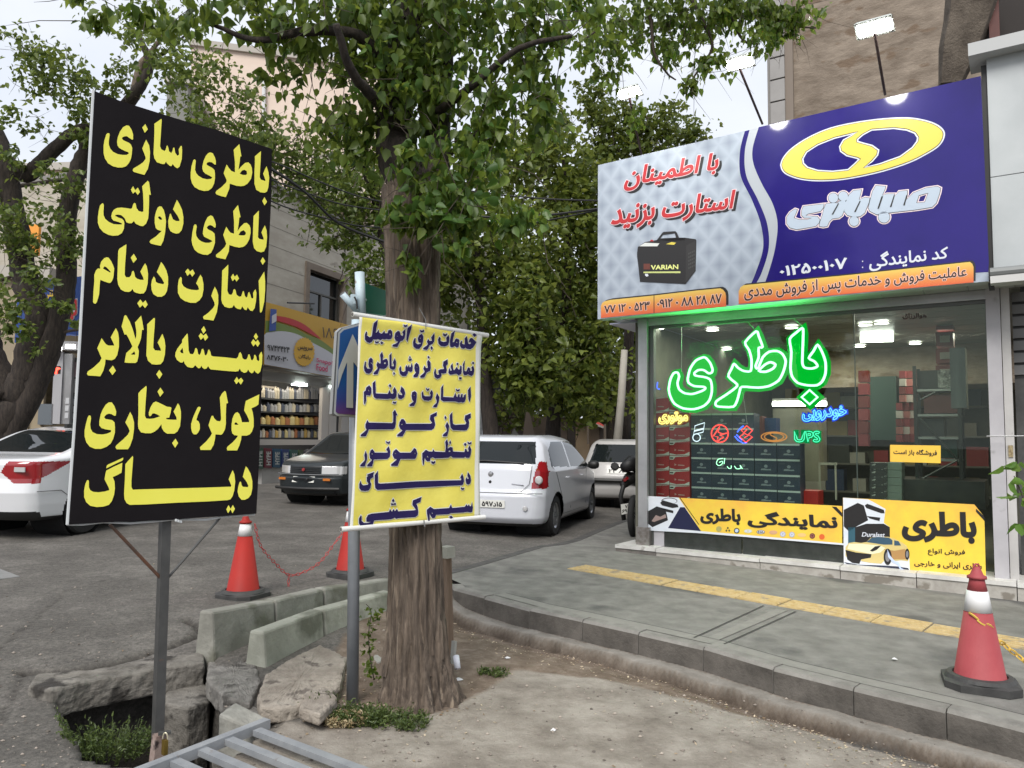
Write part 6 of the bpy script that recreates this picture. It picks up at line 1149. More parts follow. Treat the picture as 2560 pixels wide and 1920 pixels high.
sl = [(a, b, c * LK, d, e, f * 0.8) for a, b, c, d, e, f in sl]; P2, _ = foliage(sl, 0.088, LF2, 'crown', lt, droop=0.4, nsubk=2.2, tight=0.17); twigs(P2, lt, 260, 0.5, 0.004)
# ---- leafy mass between the buildings: trees of the side street
def back_tree(nm, lab, base_px, specs, trunk, size, mt, Yb, grp='trees along the side street'):
    t_ = thing(nm, lab, 'tree', tuple(at(base_px[0], base_px[1], Yb)), 0, grp)
    limb([tuple(at(x, y, Yb)) for x, y in trunk], 0.2, 0.06, M_BARKD, t_, 'trunk', 9)
    P_b, _ = foliage(specs, size * 0.8, mt, 'crown', t_, droop=0.3, nsubk=1.5, tight=0.2, sizevar=0.5)
    twigs(P_b, t_, 60, 0.8, 0.01); return t_
back_tree('street_tree', 'bright green leafy tree over the shop wall left of the poplar', (790,1150), [(760,440,13.0,120,100,1300),(860,500,13.0,120,110,1500),(940,560,13.0,90,110,900),(700,360,12.5,90,60,600),(900,400,13,110,90,900),(820,600,12.8,70,30,200),(905,660,12.6,60,60,350),(960,720,12.6,60,50,300)], [(1010,1150),(1005,900),(980,700),(940,500),(900,400)], 0.105, LF2, 13)
back_tree('street_tree', 'tall dark tree behind the poplar over the side street', (1180,1120), [(1180,560,16,130,150,2000),(1085,690,16,70,110,800),(1250,760,16,130,160,2000),(1330,930,15.5,60,90,900),(1330,640,17,110,140,1800),(1100,620,15,90,110,900),(1330,900,15.8,110,110,1700),(1300,800,15.5,70,80,700)], [(1230,1120),(1215,950),(1200,750),(1180,500)], 0.17, LF3, 16)
back_tree('street_tree', 'dense green tree rising in front of the sky left of the fascia sign', (1400,1110), [(1360,400,18,110,130,1900),(1450,520,18,110,140,2200),(1440,700,18.5,110,130,2000),(1400,860,18,120,120,2000),(1480,900,18,80,100,1000),(1260,420,17,90,90,900),(1530,640,18,60,120,800),(1450,1000,18,120,60,800)], [(1380,1110),(1400,900),(1420,650),(1410,400)], 0.18, LF3, 18)
back_tree('street_tree', 'pointed fresh green tree reaching above the silver end of the fascia', (1560,1100), [(1600,330,21,70,70,900),(1680,300,21,50,50,420),(1740,330,21.5,35,40,200),(1540,330,21,70,90,1000),(1500,420,21,80,80,900),(1700,360,22,100,60,600),(1380,300,20,60,60,600),(1480,250,20,50,70,500),(1600,450,21,110,90,900)], [(1560,1100),(1580,700),(1600,400)], 0.17, leafmat('fresh leaf', (0.05, 0.085, 0.014), (0.16, 0.2, 0.04), 0.45), 21)
back_tree('street_tree', 'far dark tree closing the side street below the canopy', (1540,1100), [(1540,820,26,110,90,1500),(1500,960,27,130,80,1500),(1400,980,27,150,80,1500),(1560,1000,26,70,90,700),(1560,900,25,60,70,500),(1300,1000,26,150,70,1400),(1460,800,27,160,120,1800)], [(1530,1110),(1530,900)], 0.24, LF3, 26)
back_tree('street_tree', 'low shrubby tree under the black canopy', (1160,1110), [(1190,1050,20.5,60,30,300),(1250,1050,20.5,70,30,300),(1300,1000,20.5,40,40,200)], [(1180,1120),(1190,1040)], 0.16, LF3, 20.5)
# ---- drooping sprays from a tree overhead at the right
ov = thing('overhanging_tree', 'leafy drooping branches of a tree hanging in from above over the fascia sign', 'tree', tuple(at(1650, -300, 6.5)))
for pts in ([(1590,-60),(1625,40),(1635,130),(1665,180),(1690,200)], [(1700,-60),(1760,60),(1780,120),(1730,200),(1715,240)], [(1880,-50),(1930,20),(1960,60),(2040,70)], [(1480,-50),(1500,60),(1440,110)], [(1800,-60),(1850,90),(1900,110)]):
    limb([tuple(at(x, y, 6.5)) for x, y in pts], 0.022, 0.006, M_TWIG, ov, n=6)
so2 = [(1720,60,6.5,100,70,420),(1860,30,6.5,100,50,380),(1940,40,6.5,70,45,330),(2010,50,6.5,50,40,160),(1790,150,6.5,60,50,150),(1730,215,6.5,30,28,50),(1650,30,6.5,90,60,260),(1560,50,6.6,90,70,330),(1880,110,6.5,70,28,130),(1640,130,6.6,70,60,110),(1480,120,6.4,80,70,200),(1540,170,6.6,60,80,160),(1700,-100,6.5,400,70,900),(1580,270,6.6,40,50,60)]
P4, _ = foliage(so2, 0.062, LF1, 'crown', ov, droop=1.0, nsubk=2.2, tight=0.2); twigs(P4, ov, 200, 0.35, 0.0025, down=1.0)
# ---- weeds and small plants
def weed(nm, lab, px, w, h, n, Y=None, size=0.022, spikes=True, dz=-0.14, mt=LF4):
    b = gp(px[0], px[1], dz); t_ = thing(nm, lab, 'plant', tuple(b)); P = []; m = MB()
    for k in range(n):
        a = RNG.random() * 6.28; r = w * math.sqrt(RNG.random()); x, y = b.x + math.cos(a) * r, b.y + math.sin(a) * r * 0.7; z = max(ground_z(x, y), b.z - 0.06); tip = Vector((x + math.cos(a) * h * 0.5, y + math.sin(a) * h * 0.3, z + h * (0.5 + 0.6 * RNG.random())))
        m.tube([(x, y, z), tip], 0.0014, 3)
        for q in range(9):
            f = 0.2 + 0.8 * q / 8; P.append(np.array(Vector((x, y, z)).lerp(tip, f)) + RNG.normal(size=3) * 0.007)
    m.build('stem', M_TWIG if not spikes else LF4, t_, kind='stuff'); P = np.array(P); V, Fq = leaf_geo(P, size * (0.6 + RNG.random(len(P)) * 0.8), -0.3, RNG, 0.45); raw('foliage', V, Fq, mt, t_, kind='stuff'); return t_
weed('weed', 'low green weed growing over the edge of the drain pit', (270,1860), 0.20, 0.15, 150, dz=-0.2)
weed('weed', 'ragged green weed around the foot of the grey post and tree', (900,1790), 0.17, 0.07, 150); weed('weed', 'spreading weed patch in front of the tree foot', (1000,1800), 0.16, 0.06, 110)
weed('weed', 'small weed tuft between the broken slabs and the post', (800,1775), 0.08, 0.10, 50); weed('weed', 'short weeds right of the tree trunk', (1235,1670), 0.10, 0.03, 40)
dry = leafmat('dry stalk', (0.25, 0.18, 0.09), (0.5, 0.42, 0.26), 0.2); weed('dry_grass', 'dry straw coloured grass by the post foot', (860,1800), 0.12, 0.05, 80, mt=dry)
vine = thing('climbing_weed', 'thin climbing weed rising between the grey post and the trunk', 'plant', tuple(gp(935, 1700, -0.15)))
pv = [tuple(at(x, y, 5.0)) for x, y in [(935,1700),(925,1640),(922,1580),(928,1530),(915,1510)]]; limb(pv, 0.004, 0.002, M_TWIG, vine)
P5 = np.concatenate([np.array(at(928 + RNG.normal() * 9, 1520 + RNG.random() * 180, 5.0))[None] + RNG.normal(size=(1, 3)) * 0.01 for k in range(120)]); V, Fq = leaf_geo(P5, 0.028 * (0.6 + RNG.random(len(P5))), 0.2, RNG, 0.8); raw('foliage', V, Fq, LF1, vine, kind='stuff')
ps = thing('street_plant', 'bright green leafy plant poking in at the right picture edge before the pillar', 'plant', tuple(gp(2590, 1560)))
limb([tuple(at(x, y, 6.0)) for x, y in [(2600,1560),(2590,1400),(2570,1280),(2535,1190)]], 0.008, 0.004, M_TWIG, ps)
P6 = np.array([tuple(at(*q, 6.0 + RNG.normal() * 0.05)) for q in [(2560,1215),(2530,1200),(2510,1165),(2545,1160),(2555,1250),(2530,1240),(2565,1280),(2550,1310),(2580,1200),(2590,1260),(2600,1320),(2575,1350),(2590,1400)] * 3]) ; V, Fq = leaf_geo(P6, 0.10 + 0.05 * RNG.random(len(P6)), 0.35, RNG, 0.7); raw('foliage', V, Fq, leafmat('bright leaf', (0.08, 0.17, 0.03), (0.16, 0.28, 0.06), 0.45), ps, kind='stuff')
# ---------------------------------------------------------------- vehicles
def interp(x, P): xs, ys = zip(*P); return np.interp(x, xs, ys)
def smooth_interp(x, P, w=0.10):
    return sum(interp(x + d * w, P) for d in (-1, -0.5, 0, 0.5, 1)) / 5
M_TYRE = mat('tyre rubber', (0.018, 0.018, 0.018), 0.85, bump=0.2, bscale=60); M_RIM = mat('alloy rim', (0.42, 0.43, 0.44), 0.3, 0.85); M_WELL = mat('wheel well', (0.006, 0.006, 0.006), 0.9)
M_CGL = mat('car glass', (0.010, 0.013, 0.014), 0.03, spec=0.4); M_TRIM = mat('black trim', (0.015, 0.015, 0.015), 0.5); M_CHR = mat('chrome', (0.6, 0.6, 0.62), 0.15, 1.0)
M_LRED = mat('tail lamp red', (0.26, 0.008, 0.012), 0.12, coat=1.0); M_LCLR = mat('lamp clear', (0.55, 0.55, 0.55), 0.1, 0.3, coat=1.0); M_LAMB = mat('lamp amber', (0.5, 0.16, 0.03), 0.2); M_PLATE = mat('licence plate', (0.66, 0.66, 0.62), 0.4)
def in_p(a, b, P):
    r = np.zeros(a.shape, bool)
    for i in range(len(P)):
        x1, y1 = P[i]; x2, y2 = P[(i + 1) % len(P)]; r ^= ((y1 > b) != (y2 > b)) & (a < (x2 - x1) * (b - y1) / (y2 - y1 + 1e-12) + x1)
    return r
def car(nm, lab, loc, head, L, W, H, paint, top, rear, front, belt, tum, side_win, rear_win, front_win, tails=(), heads=(), wheels=(-1.2, 1.3), wr=0.30, clear=0.17, grid=0.018, plate_rear=None, plate_front=None, extra=None, rim=None, blackrear=None, R0=0.11):
    """x forward, y left, z up; surface = rounded box bent to the side, top, rear and front profiles"""
    nx, ny, nz = int(L / grid), int(W / grid), int(H / grid)
    groups = {k: [] for k in ('body', 'glass', 'trim', 'tail', 'head', 'gap')}; Vs = []; Fs = []; off = 0
    def face(n1, n2, f):
        nonlocal off
        a, b = np.meshgrid(np.linspace(-1, 1, n1 + 1), np.linspace(-1, 1, n2 + 1), indexing='ij'); p = f(a, b).reshape(-1, 3); Vs.append(p)
        i, j = np.meshgrid(np.arange(n1), np.arange(n2), indexing='ij'); k = (i * (n2 + 1) + j).ravel() + off; Fs.append(np.stack([k, k + n2 + 1, k + n2 + 2, k + 1], 1)); off += len(p)
    o = np.ones
    face(nx, nz, lambda a, b: np.stack([a, -o(a.shape), b], -1)); face(nz, nx, lambda a, b: np.stack([b, o(a.shape), a], -1))
    face(nx, ny, lambda a, b: np.stack([a, b, o(a.shape)], -1)); face(ny, nz, lambda a, b: np.stack([-o(a.shape), -a, b], -1)); face(ny, nz, lambda a, b: np.stack([o(a.shape), a, b], -1))
    face(ny, nx, lambda a, b: np.stack([b, a, -o(a.shape)], -1))
    V = np.concatenate(Vs); Fc = np.concatenate(Fs); hd = np.array([L / 2, W / 2, (H - clear) / 2]); P = V * hd
    q = np.clip(P, -(hd - R0), hd - R0); d = P - q; ln = np.linalg.norm(d, axis=1, keepdims=True); P = np.where(ln > 1e-9, q + d / np.maximum(ln, 1e-9) * R0, P)
    zn = (P[:, 2] + hd[2]) / (2 * hd[2]); x = P[:, 0]; y = P[:, 1]
    t = x / (L / 2); tp = smooth_interp(x, top, 0.12); z = clear + zn * (tp - clear)
    wr_ = interp(z, rear); wf = interp(z, front); kr = np.clip(-t, 0, 1) ** 5; kf = np.clip(t, 0, 1) ** 5
    x = x + kr * wr_ + kf * wf
    yy = y / (W / 2); x = x + kr * 0.14 * yy ** 4 * 1.0 - kf * 0.22 * yy ** 2
    wsc = 1 - 0.05 * np.abs(t) ** 3 - np.clip((z - belt) / (H - belt), 0, 1) * tum - np.clip((0.45 - z) / 0.45, 0, 1) * 0.05
    wsc = wsc * (1 - 0.10 * np.clip(np.abs(t) - 0.75, 0, 1) * 4 * 0.5)
    y = y * wsc
    V = np.stack([x, y, z], 1); cen = V[Fc].mean(1); nrm = np.cross(V[Fc[:, 1]] - V[Fc[:, 0]], V[Fc[:, 3]] - V[Fc[:, 0]]); nrm /= np.linalg.norm(nrm, axis=1, keepdims=True) + 1e-12
    flip = ((cen - np.array([0, 0, H * 0.45])) * nrm).sum(1) < 0; Fc[flip] = Fc[flip][:, ::-1]; nrm[flip] *= -1
    cls = np.zeros(len(Fc), int)   # 0 body 1 glass 2 trim 3 tail 4 head 5 removed
    sd = np.abs(nrm[:, 1]) > 0.55; cx, cy, cz = cen.T
    for w in side_win: cls[sd & in_p(cx, cz, w)] = 1
    up = nrm[:, 2] > 0.12
    bk_ = (nrm[:, 0] < -0.2) & (cx < 0); ft = (nrm[:, 0] > 0.2) & (cx > 0)
    cls[bk_ & ~sd & in_p(np.abs(cy), cz, [(-1, rear_win[0]), (rear_win[1], rear_win[0]), (rear_win[2], rear_win[3]), (-1, rear_win[3])])] = 1
    cls[ft & ~sd & in_p(np.abs(cy), cz, [(-1, front_win[0]), (front_win[1], front_win[0]), (front_win[2], front_win[3]), (-1, front_win[3])])] = 1
    cls[(cz < clear + 0.05)] = 2
    for pl_ in tails:   # (plane, polygon)
        cls[((bk_ & in_p(np.abs(cy), cz, pl_[1])) if pl_[0] == 'r' else (sd & (cx < 0) & in_p(cx, cz, pl_[1])))] = 3
    for pl_ in heads: cls[((ft & in_p(np.abs(cy), cz, pl_[1])) if pl_[0] == 'f' else (sd & (cx > 0) & in_p(cx, cz, pl_[1])))] = 4
    if blackrear: cls[bk_ & (cz < blackrear) & (cls == 0)] = 2
    for wx in wheels: cls[(np.hypot(cx - wx, cz - wr) < wr + 0.055) & (cz < belt) & (np.abs(cy) > W * 0.25) & (nrm[:, 2] < 0.5)] = 5
    t_ = thing(nm, lab, 'car', tuple(loc), head)
    names = {0: ('body', paint), 1: ('window', M_CGL), 2: ('trim', M_TRIM), 3: ('tail_lamp', M_LRED), 4: ('headlight', M_LCLR)}
    for c, (n_, mt) in names.items():
        sel_all = cls == c
        parts_ = [sel_all] if c in (0, 2) else ([sel_all & (cy > 0), sel_all & (cy <= 0)] if c in (3, 4) else [sel_all & sd & (cy > 0), sel_all & sd & (cy <= 0), sel_all & ~sd & (cx > 0), sel_all & ~sd & (cx <= 0)])
        nm_ = n_
        for sel in parts_:
            if not sel.any(): continue
            f = Fc[sel]; u, inv = np.unique(f, return_inverse=True); vv = V[u].copy()
            raw(nm_, vv, inv.reshape(f.shape), mt, t_, world=False, smooth=True)
    for wx in wheels:
        for s in (-1, 1):
            Mx = Matrix.Rotation(-s * math.pi / 2, 3, 'X'); yw = s * (W / 2 - 0.035)
            w_ = MB().lathe([(wr * 0.62, -0.20), (wr * 0.93, -0.20), (wr, -0.17), (wr, -0.03), (wr * 0.93, 0.0), (wr * 0.66, 0.0), (wr * 0.62, -0.02)], 36, (wx, yw, wr), Mx, False).build('wheel', M_TYRE, t_, world=False, smooth=False)
            m = MB(); m.lathe([(0.0, -0.05), (wr * 0.2, -0.045), (wr * 0.22, -0.06)], 18, (wx, yw, wr), Mx); m.lathe([(wr * 0.55, -0.1), (wr * 0.56, -0.03), (wr * 0.63, -0.012), (wr * 0.66, -0.016)], 32, (wx, yw, wr), Mx, False)
            for k in range(7):
                a = k * 6.2832 / 7; c_, s2 = math.cos(a), math.sin(a); u = Vector((c_, 0, s2)); v = Vector((-s2, 0, c_)); p0 = Vector((wx, yw - s * 0.045, wr)); n_ = Vector((0, s * 0.018, 0))
                A = [p0 + u * wr * 0.16 + v * 0.02, p0 + u * wr * 0.16 - v * 0.02, p0 + u * wr * 0.6 - v * 0.026, p0 + u * wr * 0.6 + v * 0.026]; m.box8([p - n_ for p in A] + [p + n_ for p in A])
            m.build('rim', rim or M_RIM, w_, world=False); MB().lathe([(0.0, -0.17), (wr * 0.6, -0.17), (wr * 0.6, -0.165)], 18, (wx, yw, wr), Mx).build('brake_disc', M_WELL, w_, world=False)
            MB().lathe([(0.0, -0.55), (wr + 0.05, -0.55), (wr + 0.05, -0.02)], 24, (wx, yw, wr), Mx, False).build('wheel_arch', M_WELL, t_, world=False)
    MB().box((0, 0, clear + 0.06), (L * 0.9, W * 0.8, 0.06)).build('underbody', M_WELL, t_, world=False)
    MB().box((0.1, 0, clear + 0.35), (L * 0.5, W * 0.78, 0.5)).build('interior', M_WELL, t_, world=False)
    def surf(x_, z_, s): # side point
        tt = x_ / (L / 2); w = 1 - 0.05 * abs(tt) ** 3 - min(max((z_ - belt) / (H - belt), 0), 1) * tum - min(max((0.45 - z_) / 0.45, 0), 1) * 0.05
        w *= (1 - 0.10 * min(max(abs(tt) - 0.75, 0), 1) * 2); return Vector((x_, s * (W / 2 * w + 0.001), z_))
    def rsurf(y_, z_, e=0.0): # rear point
        return Vector((-L / 2 + float(interp(z_, rear)) + 0.14 * (y_ / (W / 2)) ** 4 - 0.004 - e, y_, z_))
    def fsurf(y_, z_, e=0.0): return Vector((L / 2 + float(interp(z_, front)) - 0.22 * (y_ / (W / 2)) ** 2 + 0.004 + e, y_, z_))
    for s in (-1, 1):
        for seam in (extra or {}).get('seams', []): MB().tube([surf(x_, z_, s) for x_, z_ in seam], 0.004, 4).build('door_seam', mat('seam', (0.05, 0.05, 0.05), 0.6), t_, world=False)
        for hx, hz in (extra or {}).get('handles', []):
            MB().tube([surf(hx - 0.09, hz, s), surf(hx - 0.06, hz, s) + Vector((0, s * 0.025, 0)), surf(hx + 0.06, hz, s) + Vector((0, s * 0.025, 0)), surf(hx + 0.09, hz, s)], 0.012, 6).build('door_handle', paint, t_, world=False, smooth=True)
        if (extra or {}).get('mirror'):
            mx_, mz_ = extra['mirror']; p = surf(mx_, mz_, s) + Vector((0, s * 0.12, 0)); m = MB(); m.lathe([(0.0, -0.09), (0.05, -0.08), (0.075, -0.03), (0.075, 0.03), (0.05, 0.08), (0, 0.09)], 12, p, Matrix.Rotation(math.pi / 2, 3, 'X') @ Matrix.Diagonal((0.8, 1.0, 1.15))); m.box(p + Vector((0, -s * 0.09, -0.02)), (0.05, 0.1, 0.03)); m.build('mirror', extra.get('mirmat', paint), t_, world=False, smooth=True)
    return t_, surf, rsurf, fsurf
def plate(t_, fn, yc, z0, z1, w, txt, s=1):
    P = [fn(yc - w / 2, z0, 0.012), fn(yc + w / 2, z0, 0.012), fn(yc + w / 2, z1, 0.012), fn(yc - w / 2, z1, 0.012)]
    o = MB().add(P + [p - Vector((s * 0.012, 0, 0)) for p in P], [(0, 1, 2, 3), (0, 4, 5, 1), (1, 5, 6, 2), (2, 6, 7, 3), (3, 7, 4, 0)]).build('licence_plate', M_PLATE, t_, world=False)
    cs = text_contours(txt); A = np.concatenate(cs); lo, hi = A.min(0), A.max(0); W, T = fill([grow(c, 0.03) for c in cs]); V = []
    for a, b in W:
        u = (a - lo[0]) / (hi[0] - lo[0]); v = (b - lo[1]) / (hi[1] - lo[1]); u = 0.08 + 0.84 * u; v = 0.2 + 0.6 * v
        if s > 0: yq = yc - w / 2 + u * w      # seen from the front: +y is on the viewer's right
        else: yq = yc + w / 2 - u * w
        V.append(fn(yq, z0 + (z1 - z0) * v, 0.016))
    raw('lettering', V, T, M_BLKP, o, world=False)
SH = math.atan2(0.939, 0.345)
M_PW1 = mat('white car paint', (0.56, 0.575, 0.62), 0.25, coat=0.8, spec=0.4); M_PW2 = mat('white sedan paint', (0.66, 0.67, 0.69), 0.22, coat=0.9); M_PG = mat('charcoal car paint', (0.022, 0.027, 0.03), 0.4, coat=0.25, spec=0.3); M_PW3 = mat('old white car paint', (0.4, 0.39, 0.38), 0.4, coat=0.4)
def carbase(px, py, dz, wx, wy, head): # place so that the local ground point (wx, wy) falls on a pixel
    g = gp(px, py, dz); c, s = math.cos(head), math.sin(head); p = Vector((g.x - (wx * c - wy * s), g.y - (wx * s + wy * c), 0)); p.z = g.z; return p
# hatchback seen from behind
hh = SH + math.radians(2)
t_, sf, rf, ff = car('hatchback', 'white five door hatchback seen from behind, parked on the side street', carbase(1384, 1338, -0.05, -1.27, -0.80, hh), hh, 4.02, 1.75, 1.53, M_PW1,
 top=[(-2.1,1.40),(-1.85,1.475),(-1.4,1.52),(-0.6,1.53),(0.1,1.49),(0.35,1.42),(1.0,1.05),(1.2,0.99),(1.9,0.86),(2.1,0.78)], rear=[(0.17,0.06),(0.3,0.0),(0.62,-0.01),(0.72,0.05),(1.0,0.10),(1.1,0.14),(1.38,0.36),(1.53,0.50)], front=[(0.17,-0.05),(0.5,0),(0.8,-0.12)],
 R0=0.17, belt=0.98, tum=0.22, side_win=[[(-1.52,1.05),(-0.52,1.02),(-0.52,1.43),(-1.15,1.42),(-1.42,1.30)],[(-0.44,1.02),(0.62,0.99),(0.95,0.99),(0.25,1.40),(-0.1,1.43),(-0.44,1.43)]],
 rear_win=(1.09,0.66,0.58,1.42), front_win=(1.0,0.65,0.55,1.42), tails=[('r',[(0.62,0.74),(0.95,0.72),(0.95,1.10),(0.70,1.13),(0.66,0.95)]),('s',[(-2.1,0.74),(-1.66,0.76),(-1.70,0.95),(-1.78,1.14),(-2.1,1.14)])],
 heads=[('f',[(0.4,0.62),(0.9,0.62),(0.9,0.80),(0.4,0.76)])], wheels=(-1.27,1.32), wr=0.305, extra=dict(seams=[[(-0.48,0.36),(-0.48,1.0)],[(0.62,0.36),(0.66,0.98)],[(-1.0,0.55),(-1.35,0.95),(-1.5,1.05)],[(-0.95,0.3),(0.95,0.3)]], handles=[(-0.72,0.86),(0.28,0.86)], mirror=(0.78,1.02), mirmat=M_TRIM))
plate(t_, rf, 0.0, 0.45, 0.56, 0.52, '۱۵د۵۹۷ ۶۶', -1)
for nm_, y0, z0, r in (('emblem', 0.0, 0.93, 0.045), ('lock', 0.0, 0.82, 0.024)): MB().lathe([(0, 0.004), (r * 0.8, 0.003), (r, -0.01)], 16, rf(y0, z0, 0.004), Matrix.Rotation(-math.pi / 2, 3, 'Y')).build(nm_, M_CHR if r > 0.03 else M_TRIM, t_, world=False)
MB().tube([rf(0.42, 1.115, 0.012), rf(0.1, 1.13, 0.016), rf(-0.5, 1.10, 0.014)], 0.012, 6).build('wiper', M_TRIM, t_, world=False)
MB().tube([rf(0.84 * k, 0.665, 0.0) for k in np.linspace(-0.95, 0.95, 15)], 0.005, 4).build('bumper_seam', mat('seam', (0.05, 0.05, 0.05), 0.6), t_, world=False)
MB().tube([rf(-0.62, 1.06), rf(-0.6, 0.80), rf(-0.5, 0.70), rf(0.5, 0.70), rf(0.6, 0.80), rf(0.62, 1.06)], 0.0045, 4).build('tailgate_seam', mat('seam', (0.05, 0.05, 0.05), 0.6), t_, world=False)
MB().tube([rf(-0.34, 0.80, 0.003), rf(-0.52, 0.785, 0.003)], 0.008, 5).build('model_badge', M_CHR, t_, world=False)
for s in (-1, 1):
    MB().lathe([(0.0, 0.012), (0.05, 0.010), (0.062, -0.01)], 16, rf(s * 0.73, 0.86, 0.012), Matrix.Rotation(-math.pi / 2, 3, 'Y')).build('reversing_lamp', M_LCLR, t_, world=False)
    MB().lathe([(0.0, 0.006), (0.032, 0.004), (0.04, -0.01)], 12, rf(s * 0.56, 0.45, 0.003), Matrix.Rotation(-math.pi / 2, 3, 'Y')).build('reflector', M_LCLR, t_, world=False)
# smaller white hatchback further on
h2 = SH + math.radians(3)
t2, sf, rf, ff = car('hatchback', 'older white hatchback with a black bumper strip parked ahead of the five door one', carbase(1478, 1262, -0.05, -1.2, 0.7, h2), h2, 3.85, 1.66, 1.44, M_PW3,
 top=[(-2,1.30),(-1.75,1.39),(-1.0,1.44),(0,1.43),(0.3,1.36),(1.0,0.99),(1.9,0.8)], rear=[(0.17,0.05),(0.4,0.0),(0.66,0.0),(0.9,0.10),(1.3,0.38),(1.45,0.5)], front=[(0.17,-0.05),(0.5,0),(0.8,-0.12)],
 R0=0.17, belt=0.92, tum=0.22, side_win=[[(-1.35,0.98),(0.7,0.95),(0.2,1.32),(-1.2,1.34)]], rear_win=(0.95,0.64,0.55,1.33), front_win=(1.0,0.62,0.52,1.35), tails=[('r',[(0.62,0.68),(0.95,0.68),(0.95,0.92),(0.70,0.92)]),('s',[(-2,0.68),(-1.7,0.68),(-1.72,0.92),(-2,0.92)])], wheels=(-1.2,1.25), wr=0.29, grid=0.026)
plate(t2, rf, 0.0, 0.72, 0.83, 0.46, '۲۴ ۸۹', -1); MB().tube([rf(0.8 * k, 0.58, 0.03) for k in np.linspace(-0.98, 0.98, 13)], 0.05, 6).build('bumper_strip', M_TRIM, t2, world=False)
# charcoal saloon facing the camera
h3 = SH + math.pi - math.radians(2)
t3, sf, rf, ff = car('small_saloon', 'charcoal small saloon facing the camera in front of the oil shop', carbase(742, 1252, -0.05, 1.17, -0.72, h3), h3, 3.93, 1.60, 1.45, M_PG,
 top=[(-2,0.95),(-1.5,1.0),(-1.1,1.32),(-0.6,1.44),(0.2,1.42),(0.95,0.97),(1.9,0.82),(2.0,0.78)], rear=[(0.17,0.05),(0.5,0),(0.9,0.1)], front=[(0.17,-0.08),(0.32,0.0),(0.52,0.02),(0.56,-0.05),(0.74,-0.06),(0.82,-0.10)],
 belt=0.90, tum=0.18, side_win=[[(-1.2,0.95),(-0.1,0.95),(-0.1,1.34),(-0.9,1.34)],[(-0.03,0.95),(0.78,0.95),(0.2,1.34),(-0.03,1.34)]], rear_win=(0.95,0.6,0.5,1.3), front_win=(0.97,0.64,0.52,1.37),
 heads=[('f',[(0.38,0.60),(0.9,0.60),(0.9,0.75),(0.38,0.75)])], wheels=(-1.15,1.17), wr=0.28, clear=0.18, grid=0.024, extra=dict(mirror=(0.62, 0.98), mirmat=M_TRIM))
plate(t3, ff, 0.02, 0.44, 0.55, 0.5, '۴۲ل۹۷۲ ۶۷', 1)
m = MB()
for k in range(4): m.tube([ff(y_, 0.625 + k * 0.033, 0.012) for y_ in np.linspace(-0.35, 0.35, 5)], 0.006, 4)
m.build('grille', M_TRIM, t3, world=False, label=None); MB().lathe([(0, 0.01), (0.03, 0.008), (0.035, -0.01)], 12, ff(0, 0.68, 0.02), Matrix.Rotation(math.pi / 2, 3, 'Y')).build('emblem', mat('red emblem', (0.3, 0.04, 0.04), 0.3), t3, world=False)
MB().tube([ff(0.78 * k, 0.585, 0.01) for k in np.linspace(-0.98, 0.98, 13)], 0.012, 5).build('bumper_trim', mat('grey trim', (0.14, 0.145, 0.15), 0.4), t3, world=False); MB().tube([ff(0.76 * k, 0.32, 0.02) for k in np.linspace(-0.98, 0.98, 13)], 0.03, 5).build('bumper_trim', M_TRIM, t3, world=False)
for s in (-1, 1): MB().box(ff(s * 0.52, 0.50, 0.0), (0.02, 0.16, 0.045)).build('indicator', M_LAMB, t3, world=False)
# white saloon at the left edge, seen from the rear right
h4 = SH + math.radians(8)
t4, sf, rf, ff = car('white_saloon', 'glossy white saloon with long red tail lamps, half hidden behind the black board', carbase(208, 1334, -0.05, -1.35, -0.86, h4), h4, 4.65, 1.82, 1.48, M_PW2,
 top=[(-2.4,1.00),(-2.15,1.05),(-1.75,1.09),(-1.5,1.16),(-0.95,1.40),(-0.5,1.47),(0.2,1.47),(0.55,1.40),(1.3,1.02),(2.2,0.85)], rear=[(0.2,0.16),(0.35,0.05),(0.6,0.0),(0.78,0.03),(1.0,0.02),(1.1,0.10)], front=[(0.17,-0.05),(0.5,0),(0.8,-0.12)],
 belt=1.03, tum=0.22, side_win=[[(-1.35,1.08),(-0.2,1.06),(-0.2,1.38),(-0.75,1.38)],[(-0.12,1.06),(1.05,1.02),(0.4,1.37),(-0.12,1.39)]], rear_win=(1.11,0.72,0.60,1.41), front_win=(1.02,0.7,0.6,1.4),
 tails=[('r',[(0.42,0.86),(0.6,0.72),(1.0,0.72),(1.0,1.0),(0.5,1.0)]),('s',[(-2.4,0.76),(-2.05,0.80),(-1.72,0.96),(-1.66,1.0),(-2.4,1.0)])], wheels=(-1.35,1.35), wr=0.335, clear=0.24, grid=0.018, extra=dict(seams=[[(-2.15,0.62),(-1.8,0.62),(-1.7,0.55)]], handles=[]), blackrear=0.36)
pf = MB(); cpt = (-1.32, 0.86); ang = np.linspace(0, 6.2832, 21)
pf.tube([sf(cpt[0] + 0.10 * np.sign(math.cos(a)) * abs(math.cos(a)) ** 0.4, cpt[1] + 0.085 * np.sign(math.sin(a)) * abs(math.sin(a)) ** 0.4, -1) for a in ang[:-1]], 0.0035, 4, closed=True).build('fuel_flap', mat('seam grey', (0.2, 0.2, 0.21), 0.5), t4, world=False)
for s in (-1, 1): MB().box(rf(s * 0.68, 0.90, 0.004), (0.014, 0.16, 0.06)).build('reversing_lamp', M_LCLR, t4, world=False)
MB().box((-0.75, 0.0, 1.475), (0.14, 0.05, 0.06)).build('aerial', M_TRIM, t4, world=False)
